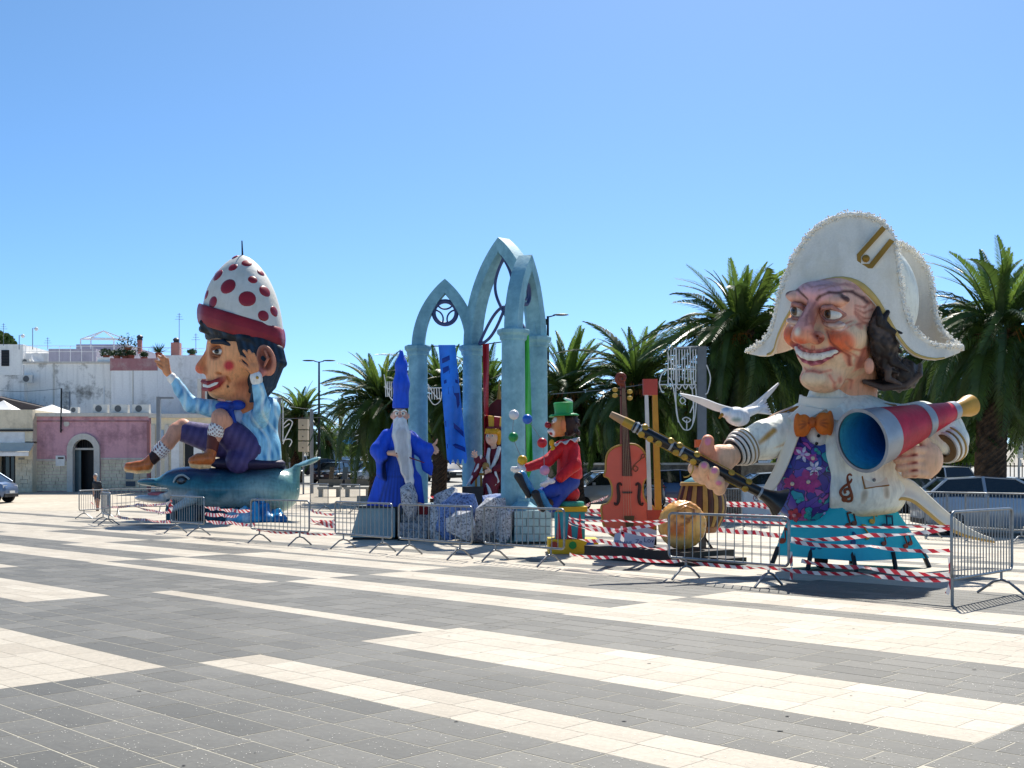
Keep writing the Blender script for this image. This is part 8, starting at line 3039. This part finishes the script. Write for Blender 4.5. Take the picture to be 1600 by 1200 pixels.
for x0, d0 in ((151.2, 0), (153.4, 2)):
    sdf_obj('shoe', Sdf().cap((x0, d0 - 3.4, 797.2), (x0, d0 + .8, 797), 1.3, 1.5, S('3a3434'), .5), .42, PF.arr, PM, pr, S('3a3434'))
# set the soles on the paving
low = 1e9
for ch in pr.children:
    z = min(v.co.z for v in ch.data.vertices)
    low = min(low, z)
for ch in pr.children:
    ch.location.z -= low

# crowd barriers -------------------------------------------------
def barrier_proto(L, z0, z1, nb, name, feet, rad=.07):
    """panel along X centred at the origin; returns part meshes"""
    ms = []
    pts = []
    for cx, cz, a0 in ((L / 2 - rad, z1 - rad, 0), (-L / 2 + rad, z1 - rad, 90), (-L / 2 + rad, z0 + rad, 180), (L / 2 - rad, z0 + rad, 270)):
        for k in range(5):
            an = R(a0 + k * 22.5)
            pts.append((cx + rad * math.cos(an), 0, cz + rad * math.sin(an)))
    ms.append(('frame', MB().tube(pts, .019, 8, closed=True).mesh('frame', smooth=True)))
    bar_me = MB().tube([(0, 0, z0), (0, 0, z1)], .0075, 6).mesh('upright_bar', smooth=40)
    for k in range(nb):
        x = -L / 2 + L * (k + 1) / (nb + 1)
        ms.append(('upright_bar', bar_me, x))
    return ms, feet
BAR_A = barrier_proto(2.2, .31, .98, 13, 'a', [-.76, .76])
BAR_B = barrier_proto(2.0, .31, 1.12, 19, 'b', [.62])
foot_me = MB().tube([(0, .31, .012), (0, .1, .17), (0, .0, .2), (0, -.1, .17), (0, -.31, .012)], .018, 8).tube([(0, 0, .2), (0, 0, .32)], .018, 8).mesh('foot', smooth=40)
leg_me = MB().tube([(0, 0, 0), (0, 0, .45)], .02, 8).mesh('leg', smooth=40)
for me in [m[1] for m in BAR_A[0] + BAR_B[0]] + [foot_me, leg_me]:
    if not me.materials:
        me.materials.append(M_GALV)
def barrier(pa, pb, label, proto=BAR_A, group='crowd barriers round the floats', legs=(), tilt=0.0):
    """pa, pb: ground points of its two feet"""
    a, b = Vector(pa), Vector(pb)
    c = (a + b) / 2
    c.z = ground_z(c.y)
    d = b - a
    t = thing('crowd_barrier', c, label, 'barrier', group)
    t.rotation_euler = (tilt, 0, math.atan2(d.y, d.x))
    ms, feet = proto
    for m in ms:
        o = bpy.data.objects.new(m[0], m[1])
        COL.objects.link(o)
        o.parent = t
        if len(m) > 2:
            o.location = (m[2], 0, 0)
    for x in feet:
        o = bpy.data.objects.new('foot', foot_me)
        COL.objects.link(o)
        o.parent = t
        o.location = (x, 0, 0)
    for x in legs:
        o = bpy.data.objects.new('leg', leg_me)
        COL.objects.link(o)
        o.parent = t
        o.location = (x, 0, 0)
    return t
g = lambda x, y: Vector(((x - 800) / F * yd(y), yd(y), 0))
barrier(g(403, 848), g(471, 853), 'crowd barrier standing alone before the blue tarpaulin')
barrier(g(270, 833), g(315, 838), 'crowd barrier before the dark cloth under the dolphin')
barrier(g(533, 857), g(602, 864), 'crowd barrier before the sloping plinth')
barrier(g(634, 867), g(725, 875), 'crowd barrier before the steps and rocks')
barrier(g(767, 876), g(869, 886), 'crowd barrier before the brick box and podium')
barrier(g(1063, 904), g(1211, 918), 'crowd barrier before the gold tambour and drum')
barrier(g(1487, 946), g(1581, 926), 'tall crowd barrier beside the coat tail turned to the parked cars', BAR_B, legs=(-.98,))
barrier(g(1596, 924), g(1690, 906), 'tall crowd barrier joined end to end behind the coat tail one', BAR_B, legs=(-.98,))
# back rows
barrier(g(132, 811), g(163, 808.4), 'crowd barrier in front of the walking person')
barrier(g(160, 817.5), g(171, 821.5), 'crowd barrier end on beside the walking person')
barrier(g(185, 805), g(249, 804), 'crowd barrier behind the dolphin beak')
for k, (x0, y0, x1, y1, lab) in enumerate(((480, 797, 518, 800, 'back row crowd barrier at the dolphin fluke'), (528, 800, 566, 803, 'back row crowd barrier left of the wizard'), (1108, 820, 1160, 825, 'back row crowd barrier behind the barrel drum'), (1400, 838, 1452, 841, 'back row crowd barrier behind the turquoise base'), (1466, 842, 1520, 846, 'back row crowd barrier before the silver blue hatchback'), (1534, 846, 1590, 850, 'back row crowd barrier before the thick palm'))):
    barrier(g(x0, y0), g(x1, y1), lab, BAR_B, legs=(-.98,))

# red and white tape ----------------------------------------------
def mat_tape():
    m, nt, b = _new('red_white_tape')
    uv = nt.nodes.new('ShaderNodeUVMap')
    sep = nt.nodes.new('ShaderNodeSeparateXYZ')
    nt.links.new(uv.outputs[0], sep.inputs[0])
    add = nt.nodes.new('ShaderNodeMath')
    add.operation = 'ADD'
    mul = nt.nodes.new('ShaderNodeMath')
    mul.operation = 'MULTIPLY'
    mul.inputs[1].default_value = .35
    nt.links.new(sep.outputs[1], mul.inputs[0])
    nt.links.new(sep.outputs[0], add.inputs[0])
    nt.links.new(mul.outputs[0], add.inputs[1])
    fr = nt.nodes.new('ShaderNodeMath')
    fr.operation = 'FRACT'
    nt.links.new(add.outputs[0], fr.inputs[0])
    r = _ramp(nt, fr.outputs[0], [(0, S('dcd6d4')), (.5, S('b02a3a'))])
    r.color_ramp.interpolation = 'CONSTANT'
    nt.links.new(r.outputs[0], b.inputs['Base Color'])
    b.inputs['Roughness'].default_value = .35
    tr = nt.nodes.new('ShaderNodeBsdfTranslucent')
    nt.links.new(r.outputs[0], tr.inputs[0])
    mx = nt.nodes.new('ShaderNodeMixShader')
    mx.inputs[0].default_value = .35
    nt.links.new(b.outputs[0], mx.inputs[1])
    nt.links.new(tr.outputs[0], mx.inputs[2])
    nt.links.new(mx.outputs[0], nt.nodes['Material Output'].inputs[0])
    return m
MTAPE = mat_tape()
rt = random.Random(6)
def tape(pts, label, width=.055, twist=.7, sag=.03):
    """ribbon through points in space"""
    n = max(20, 14 * (len(pts) - 1))
    c = []
    m = len(pts) - 1
    for i in range(n + 1):
        t = i / n * m
        k = min(int(t), m - 1)
        u = t - k
        p = Vector(pts[k]).lerp(Vector(pts[k + 1]), u)
        p.z -= sag * 4 * u * (1 - u)
        c.append(p)
    ph = rt.uniform(-.4, .4)
    fr_ = rt.uniform(2, 5)
    L = 0
    vs, uvs = [], []
    for i, p in enumerate(c):
        if i:
            L += (c[i] - c[i - 1]).length
        d = (c[min(i + 1, n)] - c[max(i - 1, 0)]).normalized()
        a = Vector((0, 0, 1))
        a = (a - d * a.dot(d)).normalized()
        b = d.cross(a)
        an = ph + twist * math.sin(fr_ * L + ph * 3) + .6 * twist * math.sin(2.3 * fr_ * L)
        w = (a * math.cos(an) + b * math.sin(an)) * width / 2
        vs += [p + w, p - w]
        uvs += [(L / .2, 1), (L / .2, 0)]
    me = bpy.data.meshes.new('barrier_tape')
    off = c[0]
    me.from_pydata([tuple(v - off) for v in vs], [], [(2 * i, 2 * i + 1, 2 * i + 3, 2 * i + 2) for i in range(n)])
    ul = me.uv_layers.new(name='UVMap')
    for lp in me.loops:
        ul.data[lp.index].uv = uvs[lp.vertex_index]
    me.materials.append(MTAPE)
    me.shade_smooth()
    o = bpy.data.objects.new('barrier_tape', me)
    COL.objects.link(o)
    o.location = off
    tag(o, label, 'tape', 'red and white tapes')
    return o
def pz(x, y, yg):
    """point over the ground row yg that shows at x, y"""
    return P(x, y, yd(yg))
R0 = 934
tape([pz(1062, 876, 905), pz(1210, 888, 919), pz(1345, 896, 932), pz(1484, 906, 945)], 'tape strung low along the barrier feet to the coat tail barrier')
tape([pz(1236, 842, 921), pz(1360, 836, 933), pz(1484, 825, 945)], 'upper bright tape across the turquoise base', .055)
tape([pz(1236, 846, 921), pz(1360, 853, 933), pz(1484, 860, 945)], 'slanting tape across the turquoise base crossing the upper one', .055)
tape([pz(1236, 822, 921), pz(1380, 824, 935), pz(1484, 822, 945)], 'thin edge-on tape at the top of the turquoise base', .03, .15, .0)
tape([pz(1252, 876, 921), pz(1350, 886, 932), pz(1484, 898, 945)], 'tape below the turquoise base', .06)
tape([pz(1236, 862, 921), pz(1237, 885, 921), pz(1236, 906, 921)], 'loose tape end hanging from the drum barrier', .04)
tape([pz(1484, 870, 945), pz(1486, 905, 945), pz(1479, 928, 945)], 'loose tape end hanging from the coat tail post', .05)
tape([pz(890, 866, 887), pz(970, 870, 895), pz(1062, 877, 904)], 'tape strung low before the black platform')
tape([pz(889, 812, 886), pz(930, 822, 891), pz(973, 826, 896), pz(1042, 813, 903)], 'tape knotted before the violin running up to the drum barrier', .055)
tape([pz(889, 818, 886), pz(935, 828, 891), pz(973, 828, 896), pz(1042, 837, 903)], 'tape knotted before the violin running down to the drum barrier', .055)
tape([pz(889, 809, 886), pz(965, 813, 895), pz(1042, 812, 903)], 'thin tape over the violin tailpiece', .03, .2)
tape([pz(888, 838, 886), pz(940, 845, 892), pz(1000, 852, 899), pz(1042, 857, 903)], 'tape over the yellow slab to the paper sign', .06)
tape([pz(971, 822, 896), pz(973, 832, 896), pz(972, 846, 896)], 'short tape end at the knot before the violin', .06)
tape([pz(905, 794, 850), pz(925, 784, 842), pz(950, 775, 836)], 'tape running back from the podium to the parked cars', .07)
tape([pz(905, 795, 838), pz(940, 797, 838), pz(1030, 800, 840), pz(1300, 808, 850)], 'middle back tape behind the violin and drum', .09, .2)
tape([pz(905, 803, 838), pz(1030, 806, 840), pz(1300, 820, 850)], 'lower back tape behind the violin and drum', .06, .2)
tape([pz(1040, 779, 828), pz(1180, 787, 832), pz(1250, 791, 836)], 'upper back tape before the white cabinet', .09, .2)
tape([pz(1040, 783, 828), pz(1180, 791, 832), pz(1250, 796, 836)], 'second back tape before the white cabinet', .06, .2)
tape([pz(1105, 824, 850), pz(1180, 832, 853), pz(1260, 838, 858)], 'low back tape right of the barrel drum', .1, .2)
tape([pz(177, 806, 821), pz(230, 812, 828), pz(266, 815, 832)], 'pale tape strung before the dolphin beak', .08)
tape([pz(322, 814, 838), pz(360, 816, 843), pz(398, 820, 847)], 'tape between the two barriers before the dolphin', .09)
tape([pz(320, 792, 838), pz(340, 794, 841), pz(362, 797, 844), pz(392, 797, 847)], 'upper tape before the tarpaulin', .09)
tape([pz(320, 802, 838), pz(345, 804, 841), pz(372, 806, 845)], 'lower tape before the tarpaulin', .09)
tape([pz(400, 828, 848), pz(470, 832, 853), pz(524, 834, 857)], 'long tape at the feet of the lone barrier', .055)
tape([pz(485, 812, 853), pz(505, 814, 855), pz(523, 815, 857)], 'upper tape between lone barrier and plinth barrier', .1)
tape([pz(485, 818, 853), pz(505, 817, 855), pz(523, 821, 857)], 'lower tape between lone barrier and plinth barrier', .1)
tape([pz(486, 796, 853), pz(500, 801, 855), pz(523, 803, 857)], 'thin tape between lone barrier and plinth barrier', .05)
tape([pz(174, 792, 821), pz(215, 788, 826), pz(250, 788, 830), pz(268, 782, 833)], 'tape crossing before the dolphin jaw', .07)
tape([pz(210, 790, 826), pz(240, 798, 829), pz(266, 800, 833)], 'torn tape sagging before the dolphin jaw', .06)
tape([pz(262, 784, 833), pz(268, 790, 833), pz(264, 800, 833)], 'knotted tape end at the dolphin barrier', .12)
tape([pz(140, 783, 812), pz(155, 792, 812), pz(170, 790, 812)], 'tape on the barrier before the walking person', .05)
tape([pz(660, 776, 824), pz(690, 775, 824), pz(730, 773, 824)], 'tape behind the pale wedge rock', .08, .2)
